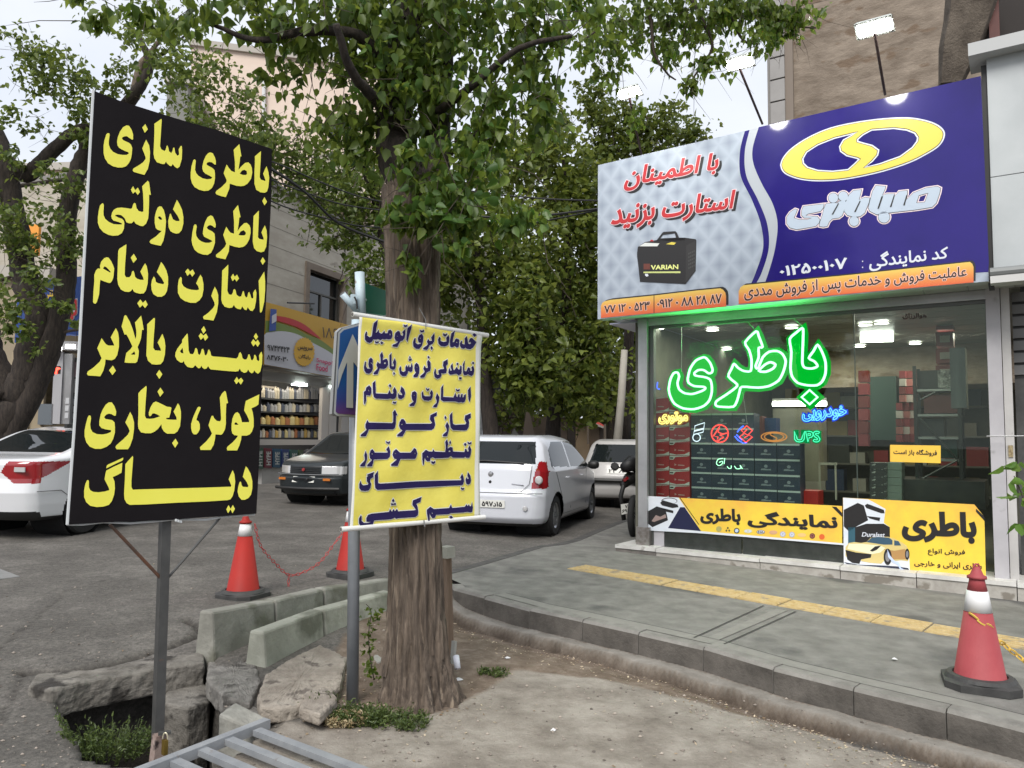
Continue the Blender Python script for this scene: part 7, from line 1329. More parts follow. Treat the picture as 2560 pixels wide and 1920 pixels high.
# motorbike beside the shop post
mb_ = gp(1600, 1352, -0.03); mo = thing('motorbike', 'black motorbike with white number plate parked beside the shop post', 'motorbike', tuple(mb_)); Ym = mb_.y + 0.3
def M_(x, y, dY=0.0): return at(x, y, Ym + dY)
def wheel_m(cx, cy, r, dY, nm='wheel'):
    c = M_(cx, cy, dY); ax_ = Vector((0.94, -0.34, 0)).normalized(); u = Vector((0, 0, 1)); v = ax_.cross(u)
    w_ = MB().tube([c + (u * math.cos(a) + v * math.sin(a)) * r for a in np.linspace(0, 6.2832, 25)[:-1]], 0.05, 8, closed=True).build(nm, M_TYRE, mo, smooth=True)
    m = MB(); m.tube([c - ax_ * 0.05, c + ax_ * 0.05], 0.05, 10)
    for k in range(12): a = k * 0.5236; m.tube([c, c + (u * math.cos(a) + v * math.sin(a)) * r], 0.003, 3)
    m.build('rim', M_CHR, w_)
wheel_m(1585, 1290, 0.27, 0.0); wheel_m(1640, 1268, 0.27, 1.2)
MB().tube([M_(1560, 1170), M_(1578, 1158, .1), M_(1600, 1165, .3), M_(1630, 1160, .7)], [0.08, 0.12, 0.12, 0.09], 10).build('seat', mat('bike seat', (0.012, 0.012, 0.012), 0.5), mo, smooth=True)
MB().tube([M_(1556, 1215), M_(1575, 1195, .1), M_(1600, 1200, .4), M_(1640, 1190, .8)], [0.05, 0.10, 0.13, 0.1], 10).build('body', mat('bike body', (0.015, 0.014, 0.014), 0.35), mo, smooth=True)
MB().tube([M_(1560, 1300), M_(1552, 1240), M_(1565, 1190)], 0.035, 8).build('mudguard', M_TRIM, mo, smooth=True)
MB().tube([M_(1540, 1168, .9), M_(1585, 1172, .9), M_(1625, 1160, 1.0)], 0.014, 6).build('handlebar', M_TRIM, mo); MB().lathe([(0, -0.02), (0.06, -0.02), (0.07, 0), (0.05, 0.02), (0, 0.02)], 12, M_(1537, 1166, .9), Matrix.Rotation(1.2, 3, 'X')).build('mirror', M_TRIM, mo)
MB().tube([M_(1562, 1195, -0.05), M_(1566, 1200, -0.05)], 0.05, 8).build('tail_lamp', M_LRED, mo)
MPp = Plane(M_(1553, 1290, -0.12), Vector((0.94, 0.1, 0))); c4 = [(1552,1261),(1587,1256),(1586,1279),(1554,1287)]; MB().slab([MPp.px(*q) for q in c4][::-1], MPp.n, 0.004).build('licence_plate', M_PLATE, mo)
for s_, q_ in (('۷۳۶', [(1562,1262),(1581,1259),(1581,1268),(1562,1271)]), ('۶۹۶۳۱', [(1555,1274),(1585,1269),(1585,1277),(1555,1283)])): text_on('lettering', MPp, s_, q_, M_BLKP, mo, 0.004, 0.03)
wheel_m(1578, 1322, 0.20, -0.1, 'wheel') if False else None
# ---------------------------------------------------------------- buildings across the side street
SD = Vector((0.345, 0.939, 0)); SN = Vector((0.939, -0.345, 0))
M_STONE = mat('cream stone cladding', (0.33, 0.295, 0.24), 0.7, col2=(0.43, 0.395, 0.33), scale=1.1, stretch=(1, 1, 2.5), spots=((0.24, 0.21, 0.17), 1.1, 0.66))
M_CREAM = mat('pinkish render', (0.62, 0.50, 0.42), 0.8, col2=(0.68, 0.56, 0.47), scale=0.8)
M_DGL = mat('dark window glass', (0.012, 0.014, 0.014), 0.05, spec=0.8); M_BRN = mat('brown window surround', (0.15, 0.115, 0.085), 0.7, col2=(0.19, 0.15, 0.115), scale=3)
g0 = at(664, 1200, 21.0); FB = Plane(Vector((g0.x, g0.y, 0)), SD)
def fbx(m, px0, px1, d0, d1, pl=FB):
    a0, b0 = pl.uv(*px0); a1, b1 = pl.uv(*px1); return fbox(m, min(a0, a1), max(a0, a1), min(b0, b1), max(b0, b1), d0, d1, pl)
ob = thing('corner_building', 'two storey cream stone building with a lubricant shop on the ground floor', 'building', tuple(FB.pt(4, 0.3, -4)))
ztop = FB.px(680, 468).z; zsg1 = FB.px(666, 757).z; aL = FB.uv(500, 1000)[0]; aR_ = FB.uv(1010, 900)[0]
fb2 = lambda m, *k: fbox(m, *k, FB)
# wall with openings as separate slabs
w0, w1 = FB.uv(762, 700)[0], FB.uv(866, 700)[0]; wz0, wz1 = FB.px(800, 805).z, FB.px(770, 655).z
fb2(MB(), aL, w0, zsg1 - 0.1, ztop, -0.35, 0).build('wall', M_STONE, ob); fb2(MB(), w1, aR_, zsg1 - 0.1, ztop, -0.35, 0).build('wall', M_STONE, ob); fb2(MB(), w0, w1, wz1, ztop, -0.35, 0).build('wall', M_STONE, ob)
fb2(MB(), aL, aR_, 0, ztop - 0.1, -8, -1.3).build('rear_block', M_STONE, ob)
fb2(MB(), aL - 0.05, aR_ + 0.05, ztop, ztop + 0.13, -8, 0.10).build('coping', mat('grey coping', (0.2, 0.19, 0.18), 0.8), ob)
sw_ = 0.20
wf_ = fb2(MB(), w0, w0 + sw_, wz0, wz1, -0.1, 0.05).build('window_surround', M_BRN, ob); fb2(MB(), w1 - sw_, w1, wz0, wz1, -0.1, 0.05).build('window_surround', M_BRN, ob); fb2(MB(), w0 + sw_, w1 - sw_, wz1 - sw_, wz1, -0.1, 0.05).build('window_surround', M_BRN, ob)
win = fb2(MB(), w0 + sw_, w1 - sw_, wz0, wz1 - sw_, -0.26, -0.22).build('window', M_DGL, ob)
mA = (w0 + w1) / 2
for (a, b, c, d) in ((w0 + sw_, w1 - sw_, wz1 - sw_ - 0.62, wz1 - sw_ - 0.57), (mA - 0.03, mA + 0.03, wz0, wz1 - sw_ - 0.6), (w0 + sw_, w0 + sw_ + 0.05, wz0, wz1 - sw_), (w1 - sw_ - 0.05, w1 - sw_, wz0, wz1 - sw_)): fb2(MB(), a, b, c, d, -0.22, -0.17).build('frame', mat('window bar', (0.09, 0.085, 0.075), 0.5), win)
# thin stone course lines
for k in range(1, 6):
    z = zsg1 + (ztop - zsg1) * k / 6; fb2(MB(), aL, w0 - 0.01, z, z + 0.012, 0.0, 0.004).build('joint', mat('stone joint', (0.2, 0.18, 0.15), 0.8), ob)
    if not (wz0 < z < wz1): fb2(MB(), w0, aR_, z, z + 0.012, 0.0, 0.004).build('joint', mat('stone joint', (0.2, 0.18, 0.15), 0.8), ob)
MB().tube([FB.px(700, 758) + FB.n * 0.25, FB.px(768, 760) + FB.n * 0.25], 0.025, 6).build('rail', M_TRIM, ob)
# shop sign band
SB = FB.off(0.45); ss = thing('shop_sign', 'curved yellow and white lubricant shop sign with round badge', 'sign', tuple(SB.px(760, 900)))
TLq, TRq, BRq, BLq = (655,752),(905,822),(905,957),(655,911)
MB().slab([SB.px(x, y) - SB.n * 0.01 for x, y in (TLq, TRq, BRq, BLq)][::-1], SB.n, 0.3).build('box', mat('sign grey', (0.2, 0.19, 0.18), 0.6), ss)
def s_print(px, mt, d, nm='print'): return print_on(nm, SB, [pxuv(SB, px)], mt, ss, d)
s_print([TLq, TRq, BRq, BLq], mat('ochre print', (0.50, 0.29, 0.03), 0.5), 0.0)
s_print(cat_curve([(662,801),(690,806),(730,818),(770,838),(800,850),(840,880),(870,905),(890,930)], 4) + [(880,935),(840,905),(790,868),(750,842),(700,835),(662,835)], mat('leaf green print', (0.16, 0.22, 0.05), 0.5), 0.02)
s_print(cat_curve([(686,789),(720,795),(760,812),(800,847),(780,838),(740,818),(700,805),(686,801)], 4), M_REDP, 0.03)
s_print([(657,838)] + cat_curve([(662,832),(700,828),(740,836),(780,858),(820,880),(850,905),(880,935),(895,955)], 4) + [(838,944),(657,911)], mat('white sign print', (0.50, 0.50, 0.54), 0.5), 0.05)
s_print([(672,772),(687,774),(685,826),(668,829)], mat('blue can print', (0.04, 0.08, 0.3), 0.5), 0.06); s_print([(674,790),(686,783),(686,803),(674,810)], mat('white sign print', (0.5, 0.5, 0.54), 0.5), 0.07)
bd_ = [(755 + (27 if k % 2 else 24.5) * math.cos(k * 0.1308), 880 + (37 if k % 2 else 34) * math.sin(k * 0.1308)) for k in range(48)]; s_print(bd_, mat('gold badge print', (0.62, 0.36, 0.04), 0.5), 0.075)
for s_, q_, mt_, bo in (('۹۷۴۳۴۲۴', [(662,861),(718,868),(718,883),(662,876)], M_BLKP, .03), ('۸۴۷۶۰۳۰', [(660,886),(714,893),(714,906),(660,899)], M_BLKP, .03), ('سرویس', [(738,864),(775,868),(775,880),(738,876)], M_INK, .02), ('رایگان', [(740,884),(770,888),(770,900),(740,896)], M_INK, .02), ('۱۸۶', [(800,818),(838,822),(838,848),(800,844)], M_INK, .0), ('Snapp!', [(785,895),(826,903),(826,917),(785,906)], mat('magenta print', (0.5, 0.01, 0.1), 0.5), .02), ('Food', [(785,909),(813,915),(813,930),(785,926)], mat('magenta print', (0.5, 0.01, 0.1), 0.5), .02)):
    text_on('lettering', SB, s_, q_, mt_, ss, 0.085, bo)
# shop window with shelves of cans
fbx(MB(), (640, 915), (905, 955), -0.3, 0.3).build('lintel', mat('grey lintel', (0.15, 0.14, 0.135), 0.6), ob)
M_FR = mat('cream frame', (0.36, 0.34, 0.32), 0.5)
for (x0, y0, x1, y1) in ((640,948,905,962),(640,1098,815,1112),(803,955,816,1110),(822,955,832,1225),(852,980,862,1200)): fbx(MB(), (x0, y0), (x1, y1), -0.05, 0.06).build('frame', M_FR, ob)
fbx(MB(), (640, 1112), (905, 1180), -0.5, -0.4).build('panel', mat('shade panel', (0.03, 0.03, 0.032), 0.6), ob); fbx(MB(), (600, 1168), (905, 1203), -0.4, 0.7).build('plinth', mat('white plinth', (0.34, 0.33, 0.31), 0.7, col2=(0.42, 0.41, 0.39), scale=2), ob)
fbx(MB(), (640, 960), (905, 1112), -0.9, -0.8).build('back_panel', mat('shelf dark', (0.02, 0.018, 0.016), 0.7), ob)
for r, (y0, y1) in enumerate(((962,997),(1001,1030),(1034,1062),(1066,1094))):
    pl = FB.off(-0.5); sh_ = fbox(MB(), pl.uv(640, y1)[0], pl.uv(812, y1)[0], pl.uv(700, y1)[1] - 0.05, pl.uv(700, y1)[1], -0.35, 0.0, pl).build('shelf', M_TRIM, ob)
    x = 645
    while x < 800:
        w_ = 6 + (x * 7 + r * 3) % 7; h_ = (y1 - y0) * (0.62 + 0.3 * ((x * 13 + r) % 10) / 10); pal = ((0.3,0.3,0.3),(0.4,0.27,0.08),(0.45,0.4,0.3),(0.3,0.12,0.05),(0.06,0.07,0.1),(0.5,0.42,0.2)); c_ = pal[(x // 6 + r * 2) % 6 if r > 1 else (0, 2, 4, 0)[(x // 9) % 4]]
        a0_, b0_ = pl.uv(x, y1); a1_, _ = pl.uv(x + w_ - 1, y1); b1_ = pl.uv(x, y1 - h_)[1]
        rr_ = (a1_ - a0_) / 2; o = MB().lathe([(rr_, 0), (rr_, (b1_ - b0_) * 0.75), (rr_ * 0.5, (b1_ - b0_) * 0.88), (rr_ * 0.4, b1_ - b0_)], 8, pl.pt((a0_ + a1_) / 2, b0_, -0.1)).build('bottle', mat('bottle %d %d' % (int(c_[0] * 100), int(c_[2] * 100)), c_, 0.4), None)
        nb_ = locals().get('nb_', 0) + 1 if x > 646 else 1; tag(o, '%s bottle, %s from the left on the %s lubricant shop shelf' % (('grey', 'ochre', 'cream', 'brown', 'dark', 'yellow')[pal.index(c_)], NTH[nb_ - 1], ('top', 'second', 'third', 'lowest')[r]), 'bottle', 'bottles on the lubricant shop shelves'); x += w_
for k in range(7):
    x0 = 640 + k * 21.5; pl = FB.off(0.75); c_ = ((0.03,0.08,0.05),(0.12,0.02,0.03),(0.02,0.07,0.12),(0.02,0.04,0.14),(0.03,0.09,0.07),(0.05,0.08,0.03),(0.09,0.02,0.04))[k]
    t_ = thing('oil_drum', '%s canister with white upright letters on the ledge of the lubricant shop' % ('dark green', 'maroon', 'teal', 'blue', 'sea green', 'olive', 'dark red')[k], 'canister', tuple(pl.px(x0 + 9, 1172)), 0, 'lettered canisters on the ledge')
    sx_ = 0.0 + k * 0.9; tq = [(x0, 1119 + k * 1.2), (x0 + 19, 1120 + k * 1.2), (x0 + 18, 1172 - k * 1.2), (x0, 1170 - k)]; MB().slab([pl.px(*q) for q in tq][::-1], pl.n, 0.25).build('can', mat('can %d' % k, c_, 0.35), t_)
    qx = [(x0 + 4, 1165 - k * 2), (x0 + 4, 1127 + k * 1.5), (x0 + 15, 1127 + k * 1.5), (x0 + 15, 1165 - k * 2)]; text_on('lettering', pl, 'SUPER' if False else 'HYPE', qx, mat('can letter', (0.45, 0.47, 0.45), 0.5), t_, 0.01, 0.03)
l = bpy.data.lights.new('lube_light', 'AREA'); l.size = 2.5; l.energy = 26; l.color = (1, 0.9, 0.75); lo = bpy.data.objects.new('lube_light', l); C.objects.link(lo); lo.location = FB.px(730, 960) - FB.n * 0.2
for (x, y) in ((745, 961), (830, 968)): q = FB.px(x, y); o = MB().box(q + FB.n * 0.05, (0.5, 0.2, 0.08), math.atan2(SD.y, SD.x)).build('tube_lamp', emis('cool tube', (0.85, 1, 0.95), 4)); tag(o, 'small lit tube at the top of the lubricant shop window' + (' by the door' if x > 800 else ' over the shelves'), 'lamp')
# taller cream building behind
def far_block(nm, lab, px0, px1, ytop, Y, mt, depth=8, dirv=Vector((1, 0.15, 0)), wins=()):
    p = at(px0, 1000, Y); pl = Plane(Vector((p.x, p.y, 0)), dirv); a1 = pl.uv(px1, 900)[0]; zt = pl.px(px0, ytop).z; t_ = thing(nm, lab, 'building', tuple(pl.pt(a1 / 2, 0.2, -depth / 2)))
    fbox(MB(), 0, a1, 0, zt, -depth, 0, pl).build('wall', mt, t_); fbox(MB(), -0.1, a1 + 0.1, zt, zt + 0.3, -depth, 0.15, pl).build('coping', mat('far coping', (0.4, 0.37, 0.33), 0.8), t_)
    for (x0, y0, x1, y1) in wins:
        a0_, b0_ = pl.uv(x0, y0); a1_, b1_ = pl.uv(x1, y1); w_ = fbox(MB(), min(a0_, a1_), max(a0_, a1_), min(b0_, b1_), max(b0_, b1_), 0.0, 0.05, pl).build('window', M_DGL, t_); fbox(MB(), min(a0_, a1_) - 0.1, max(a0_, a1_) + 0.1, min(b0_, b1_) - 0.12, min(b0_, b1_), 0.0, 0.12, pl).build('sill', mt, w_)
    return t_, pl
cb, cpl = far_block('apartment_block', 'tall pinkish cream rendered block rising behind the lubricant shop', 440, 1010, 110, 34, M_CREAM, 10, Vector((1, 0.25, 0)), [(880,500,900,530),(905,505,925,535),(820,300,850,350)])
for (x, y0, y1) in ((660, 200, 440),): MB().tube([cpl.px(x, y0) + cpl.n * 0.15, cpl.px(x, y1) + cpl.n * 0.15], 0.09, 8).build('drain_pipe', mat('white pipe', (0.6, 0.6, 0.6), 0.5), cb)
fbox(MB(), *sorted((cpl.uv(780, 500)[0], cpl.uv(900, 500)[0])), cpl.px(800, 560).z, cpl.px(800, 455).z, 0, 4, cpl).build('bay', M_STONE, cb)
gb, _ = far_block('grey_tower', 'narrow grey concrete tower seen above the black board', 382, 440, 205, 30, mat('grey concrete wall', (0.17, 0.17, 0.16), 0.85, col2=(0.22, 0.22, 0.2), scale=1), 6)
lb, _ = far_block('apartment_block', 'cream block glimpsed through the dark twisted tree at the left', 30, 262, 430, 30, M_CREAM, 8, Vector((1, -0.1, 0)), [(60,520,85,560)])
# left street: shop fronts behind the dark tree
lsp, lpl = far_block('shop_row', 'beige stone shop front at the far left under the tree', -260, 108, 690, 17, mat('beige shop stone', (0.27, 0.22, 0.15), 0.7, col2=(0.33, 0.275, 0.19), scale=1.2), 6, Vector((1, 0.1, 0)))
M_BST = mat('beige stone pillar', (0.33, 0.27, 0.18), 0.6, col2=(0.38, 0.31, 0.21), scale=1.5)
ls = thing('notice_shop', 'glass shop front with beige pillars and pasted paper notices', 'shop', tuple(at(110, 1080, 15)))
pl1 = Plane(Vector(at(60, 1000, 15)) * 1.0, Vector((0.9, 0.44, 0))); pl1 = Plane(Vector((pl1.P.x, pl1.P.y, 0)), Vector((0.9, 0.3, 0)))
def lbx(x0, y0, x1, y1, d0, d1, mt, nm): a0_, b0_ = pl1.uv(x0, y0); a1_, b1_ = pl1.uv(x1, y1); return fbox(MB(), min(a0_, a1_), max(a0_, a1_), min(b0_, b1_), max(b0_, b1_), d0, d1, pl1).build(nm, mt, ls)
lbx(30, 880, 66, 1120, -0.3, 0, M_BST, 'pillar'); lbx(78, 880, 100, 1120, -0.25, -0.05, M_BST, 'pillar'); lbx(66, 890, 78, 1120, -0.4, -0.3, M_DGL, 'pane'); lbx(100, 900, 150, 1060, -0.5, -0.4, mat('warm interior', (0.2, 0.16, 0.09), 0.6, col2=(0.08, 0.07, 0.04), scale=5), 'pane')
lbx(100, 1010, 134, 1062, -0.2, 0.1, mat('grey cabinet', (0.13, 0.15, 0.17), 0.5), 'cabinet'); lbx(140, 880, 152, 1060, -0.2, 0.1, mat('white post', (0.4, 0.4, 0.42), 0.5), 'post'); lbx(152, 880, 162, 1060, -0.3, 0.0, M_TRIM, 'post'); lbx(162, 884, 174, 1060, -0.2, 0.05, M_ALU, 'post'); lbx(174, 890, 215, 1060, -0.4, -0.3, mat('grey glazing', (0.12, 0.13, 0.12), 0.1), 'pane'); lbx(130, 855, 260, 882, -0.4, 0.3, M_ALU, 'canopy')
for (x0, y0, x1, y1, c_) in ((178,902,194,940,(0.5,0.35,0.38)),(174,945,192,980,(0.5,0.48,0.46)),(166,995,174,1010,(0.55,0.56,0.58)),(176,995,184,1010,(0.55,0.56,0.58)),(165,1014,173,1028,(0.55,0.56,0.58)),(175,1014,183,1028,(0.55,0.56,0.58)),(164,1032,172,1046,(0.55,0.56,0.58)),(174,1032,182,1046,(0.55,0.56,0.58))): lbx(x0, y0, x1, y1, -0.02 if x0 < 174 else -0.29, 0.06 if x0 < 174 else -0.28, mat('paper %d' % int(c_[1] * 100), c_, 0.7), 'paper_notice')
for k, (x, y) in enumerate(((143, 872), (176, 866))): o = MB().box(at(x, y, 14.4), (0.16, 0.05, 0.07)).build('floodlight', emis('flood', (1, 0.98, 0.94), 7)); tag(o, ('left' if k == 0 else 'right') + ' one of two lit floodlights over the notice covered shop front', 'lamp')
led = thing('led_sign', 'small red glowing sign poking out between tree and shop front', 'sign', tuple(at(135, 925, 13.5))); MB().tube([at(123, 932, 13.5), at(140, 932, 13.5), at(140, 918, 13.5), at(148, 920, 13.5), at(135, 926, 13.5)], 0.025, 6).build('led_strip', emis('red led', (1, 0.05, 0.03), 3.5), led); MB().box(at(136, 925, 13.6), (0.2, 0.05, 0.14)).build('housing', M_TRIM, led)
led2 = thing('led_sign', 'tiny red glow at the very left picture edge', 'sign', tuple(at(2, 948, 13.5))); MB().tube([at(0, 944, 13.5), at(2, 952, 13.5), at(4, 946, 13.5)], 0.02, 6).build('led_strip', emis('red led', (1, 0.05, 0.03), 3.5), led2)
ds = thing('shop_sign', 'blue shop sign with red white edged Persian word above the far shop front', 'sign', tuple(at(145, 830, 14.2))); DPl = Plane(at(108, 800, 14.2), Vector((1, 0.25, 0))); MB().slab([DPl.px(x, y) for x, y in [(108,700),(210,690),(208,838),(106,832)]][::-1], DPl.n, 0.2).build('box', mat('sign deep blue', (0.01, 0.045, 0.2), 0.45), ds)
q1 = [(113,762),(193,748),(193,800),(113,812)]; text_on('lettering', DPl, 'لیقوان', q1, mat('white sign print', (0.5, 0.5, 0.54), 0.5), ds, 0.01, 0.07, 0.012); text_on('lettering', DPl, 'لیقوان', q1, M_REDP, ds, 0.02, 0.05); text_on('lettering', DPl, 'بستنی سنتی', [(112,726),(188,722),(188,745),(112,750)], mat('gold letter', (0.6, 0.4, 0.05), 0.5), ds, 0.015, 0.03)
b2 = thing('shop_sign', 'narrow blue vertical sign behind the dark tree trunks', 'sign', tuple(at(65, 850, 14.6))); MB().box(at(62, 800, 14.6), (0.25, 0.15, 0.9)).build('box', mat('sign deep blue', (0.01, 0.045, 0.2), 0.45), b2)
og = MB().box(at(82, 600, 18), (0.32, 0.1, 0.75)).build('orange_panel', mat('orange panel', (0.7, 0.28, 0.03), 0.5)); tag(og, 'orange lit panel glimpsed between the dark tree limbs', 'sign')
# black canopy shop right of the banner, with globe lamp
kc = thing('canopy_shop', 'dark canopied shop with a white globe lamp behind the yellow banner', 'shop', tuple(at(1210, 1110, 19))); KP_ = Plane(Vector((*at(1150, 1000, 19)[:2], 0)), Vector((0.7, 0.7, 0)))
def kbx(x0, y0, x1, y1, d0, d1, mt, nm, par=None): a0_, b0_ = KP_.uv(x0, y0); a1_, b1_ = KP_.uv(x1, y1); return fbox(MB(), min(a0_, a1_), max(a0_, a1_), min(b0_, b1_), max(b0_, b1_), d0, d1, KP_).build(nm, mt, par or kc)
kbx(1120, 912, 1278, 1000, -2, 0.0, mat('black canopy', (0.012, 0.011, 0.012), 0.7), 'canopy'); kbx(1100, 560, 1250, 912, -3, -0.4, mat('grey wall', (0.2, 0.19, 0.18), 0.8, col2=(0.25, 0.24, 0.22), scale=1), 'wall')
kbx(1120, 1000, 1300, 1120, -3, -1.6, mat('dim shopfront', (0.03, 0.028, 0.026), 0.6), 'wall'); kbx(1205, 1000, 1212, 1120, -0.3, -0.1, M_ALU, 'post'); kbx(1232, 1040, 1240, 1120, -0.3, -0.1, M_ALU, 'post')
gw = kbx(1195, 740, 1240, 875, -0.41, -0.33, M_DGL, 'window')
for k in range(5): kbx(1197 + k * 10, 740, 1199 + k * 10, 875, -0.32, -0.28, mat('white bar', (0.5, 0.5, 0.5), 0.5), 'bar')
for k in range(5): kbx(1195, 752 + k * 26, 1240, 754 + k * 26, -0.3, -0.27, mat('white bar', (0.5, 0.5, 0.5), 0.5), 'bar')
gl = thing('globe_lamp', 'round glowing white globe lamp under the black canopy', 'lamp', tuple(at(1219, 1011, 17.5))); MB().lathe([(0.001, -0.1), (0.06, -0.08), (0.095, -0.03), (0.095, 0.03), (0.06, 0.08), (0.001, 0.1)], 18, at(1219, 1011, 17.5)).build('globe', emis('globe', (1, 1, 1), 5), gl, smooth=True); MB().tube([at(1219, 1003, 17.5), at(1219, 996, 17.6)], 0.02, 6).build('stem', M_TRIM, gl)
# low walls, red awning and lamp pole at the end of the street
bw = thing('street_wall', 'brown stone wall and doorways running along the far side of the side street', 'wall', tuple(at(1400, 1110, 27))); WPl = Plane(Vector((*at(1280, 1000, 25)[:2], 0)), Vector((0.85, 0.5, 0)))
for (x0, x1, y0, c_) in ((1250,1330,1010,(0.06,0.045,0.04)),(1330,1420,1040,(0.10,0.075,0.06)),(1420,1440,1050,(0.05,0.04,0.035)),(1440,1475,1045,(0.26,0.19,0.12)),(1475,1500,1050,(0.16,0.115,0.08)),(1500,1560,1000,(0.08,0.06,0.05)),(1560,1640,960,(0.05,0.045,0.04))):
    a0_ = WPl.uv(x0, 1000)[0]; a1_ = WPl.uv(x1, 1000)[0]; fbox(MB(), a0_, a1_ - 0.02, -0.3, WPl.px(x0, y0).z, -0.5, 0, WPl).build('wall_panel', mat('wall panel %d' % x0, c_, 0.8, col2=tuple(v * 1.35 for v in c_), scale=2), bw)
aw = thing('awning', 'small red roofed awning far down the side street', 'awning', tuple(at(1490, 1100, 24))); MB().box8([at(1468,1052,24), at(1514,1070,24), at(1510,1068,25.4), at(1475,1050,25.4), at(1480,1045,24.2), at(1512,1066,24.2), at(1508,1062,25), at(1484,1044,25)]).build('roof', mat('awning red', (0.5, 0.06, 0.045), 0.6), aw); MB().box8([at(1468,1056,24), at(1514,1073,24), at(1514,1073,24.1), at(1468,1056,24.1), at(1468,1050,24), at(1514,1068,24), at(1514,1068,24.1), at(1468,1050,24.1)]).build('edge', mat('awning edge', (0.45, 0.42, 0.38), 0.6), aw)
for x in (1470, 1512): MB().tube([at(x, 1060, 24), at(x, 1110, 24)], 0.04, 6).build('post', M_BRN, aw)
lp = thing('utility_pole', 'leaning pale concrete pole left of the shop corner', 'pole', tuple(gp(1542, 1110))); MB().tube([at(1541, 1130, 17), at(1553, 1000, 17), at(1561, 875, 17)], [0.10, 0.09, 0.075], 10).build('pole', mat('pole concrete', (0.3, 0.28, 0.24), 0.8, col2=(0.36, 0.34, 0.3), scale=3), lp, smooth=True)
st3 = thing('leaning_panel', 'pale stone slabs leaning under the trees by the black canopy', 'slab', tuple(at(1320, 1110, 20))); MB().slab([at(1305,1105,20), at(1340,1105,20), at(1325,1030,20), at(1315,1030,20)][::-1], Vector((0, -1, 0)), 0.3).build('panel', mat('pale slab', (0.22, 0.17, 0.14), 0.8), st3); MB().slab([at(1270,1105,20), at(1310,1105,20), at(1285,1070,20)][::-1], Vector((0, -1, 0)), 0.2).build('panel', mat('grey slab', (0.2, 0.2, 0.19), 0.8), st3)
# ---------------------------------------------------------------- right side: rough brown wall, grey stone edge, neighbour shop
Yb = 13.0
M_ROUGH = mat('rough brown render', (0.15, 0.118, 0.09), 0.95, col2=(0.29, 0.24, 0.19), scale=2.4, stretch=(1, 1, 2.0), bump=1.0, bscale=7, spots=((0.16, 0.115, 0.08), 2.5, 0.58), contrast=(0.3, 0.7))
RPl = Plane(Vector((*at(1986, 300, 13.5)[:2], 0)), U_); tw = thing('rendered_building', 'tall building side wall in rough brown render behind the fascia sign', 'building', tuple(RPl.pt(3, 0.2, -3)))
aE = RPl.uv(2600, 100)[0] + 3; fbox(MB(), 0, aE, 2.5, 14, -6, 0, RPl).build('wall', M_ROUGH, tw)
a_s = RPl.uv(1922, 300)[0]
for k in range(26):
    z0 = 3.2 + k * 0.42; fbox(MB(), a_s + 0.06, -0.14, z0, z0 + 0.39, -1.5, 0.10, RPl).build('stone', mat('grey stone block', (0.26, 0.25, 0.24), 0.7, col2=(0.31, 0.30, 0.29), scale=2), tw)
fbox(MB(), a_s, a_s + 0.055, 3, 14, -1.5, 0.06, RPl).build('edge', mat('grey edge', (0.2, 0.19, 0.18), 0.7), tw); fbox(MB(), -0.14, 0.0, 3, 14, -1.5, 0.06, RPl).build('edge', mat('brown edge', (0.2, 0.165, 0.135), 0.8), tw); fbox(MB(), a_s + 0.06, -0.14, 3.2, 14, -1.5, 0.02, RPl).build('backing', mat('joint shade', (0.07, 0.065, 0.06), 0.9), tw)
# neighbour: light metal panels, dark steel structure above
NBp = Plane(Vector((PL_.x, PL_.y, 0)) - BK * 0.25, U_); nb = thing('neighbour_shop', 'neighbouring shop clad in pale grey metal panels with rolled shutter', 'shop', tuple(NBp.px(2560, 1480)))
M_PAN = mat('pale metal panel', (0.36, 0.385, 0.395), 0.45, 0.1, col2=(0.42, 0.445, 0.455), scale=1.4)
n0 = NBp.uv(2466, 400)[0]; zz = [NBp.px(2470, 146).z, NBp.px(2480, 443).z, NBp.px(2490, 690).z]
fbox(MB(), n0 + 0.03, n0 + 1.7, zz[1] + 0.004, zz[0], -0.2, 0, NBp).build('panel', M_PAN, nb); fbox(MB(), n0 + 0.03, n0 + 1.7, zz[2], zz[1] - 0.004, -0.2, 0, NBp).build('panel', M_PAN, nb); fbox(MB(), n0 - 0.02, n0 + 0.028, zz[2] - 0.1, zz[0] - 0.05, -0.25, -0.03, NBp).build('edge_gap', M_TRIM, nb)
fbox(MB(), n0 - 0.12, n0 + 1.8, zz[0], zz[0] + 0.13, -0.3, 0.16, NBp).build('cap', mat('cap panel', (0.42, 0.43, 0.43), 0.5), nb)
fbox(MB(), n0 - 0.0, n0 + 1.8, zz[2] - 0.09, zz[2] - 0.02, -0.1, 0.12, NBp).build('shutter_box', mat('white rail', (0.5, 0.5, 0.49), 0.4), nb); MB().tube([NBp.pt(n0 - 0.0, zz[2] + 0.02, 0.08), NBp.pt(n0 + 1.8, zz[2] + 0.02, 0.08)], 0.05, 10).build('roller', mat('grey roller', (0.16, 0.17, 0.17), 0.5), nb)
a1_, a2_ = F.uv(2514, 1100)[0], F.uv(2536, 1100)[0]; fbox(MB(), a1_, a2_, GZ(a1_) + 0.12, ZC + 0.15, -0.1, 0.02).build('post', mat('white post paint', (0.5, 0.49, 0.48), 0.5, col2=(0.4, 0.39, 0.38), scale=2, spots=((0.2, 0.19, 0.18), 7, 0.68)), nb)
fbox(MB(), a2_ + 0.02, a2_ + 1.6, GZ(a2_), ZC + 0.2, -0.9, -0.35).build('shutter', mat('dark interior', (0.04, 0.042, 0.042), 0.5, col2=(0.09, 0.09, 0.088), scale=3), nb)
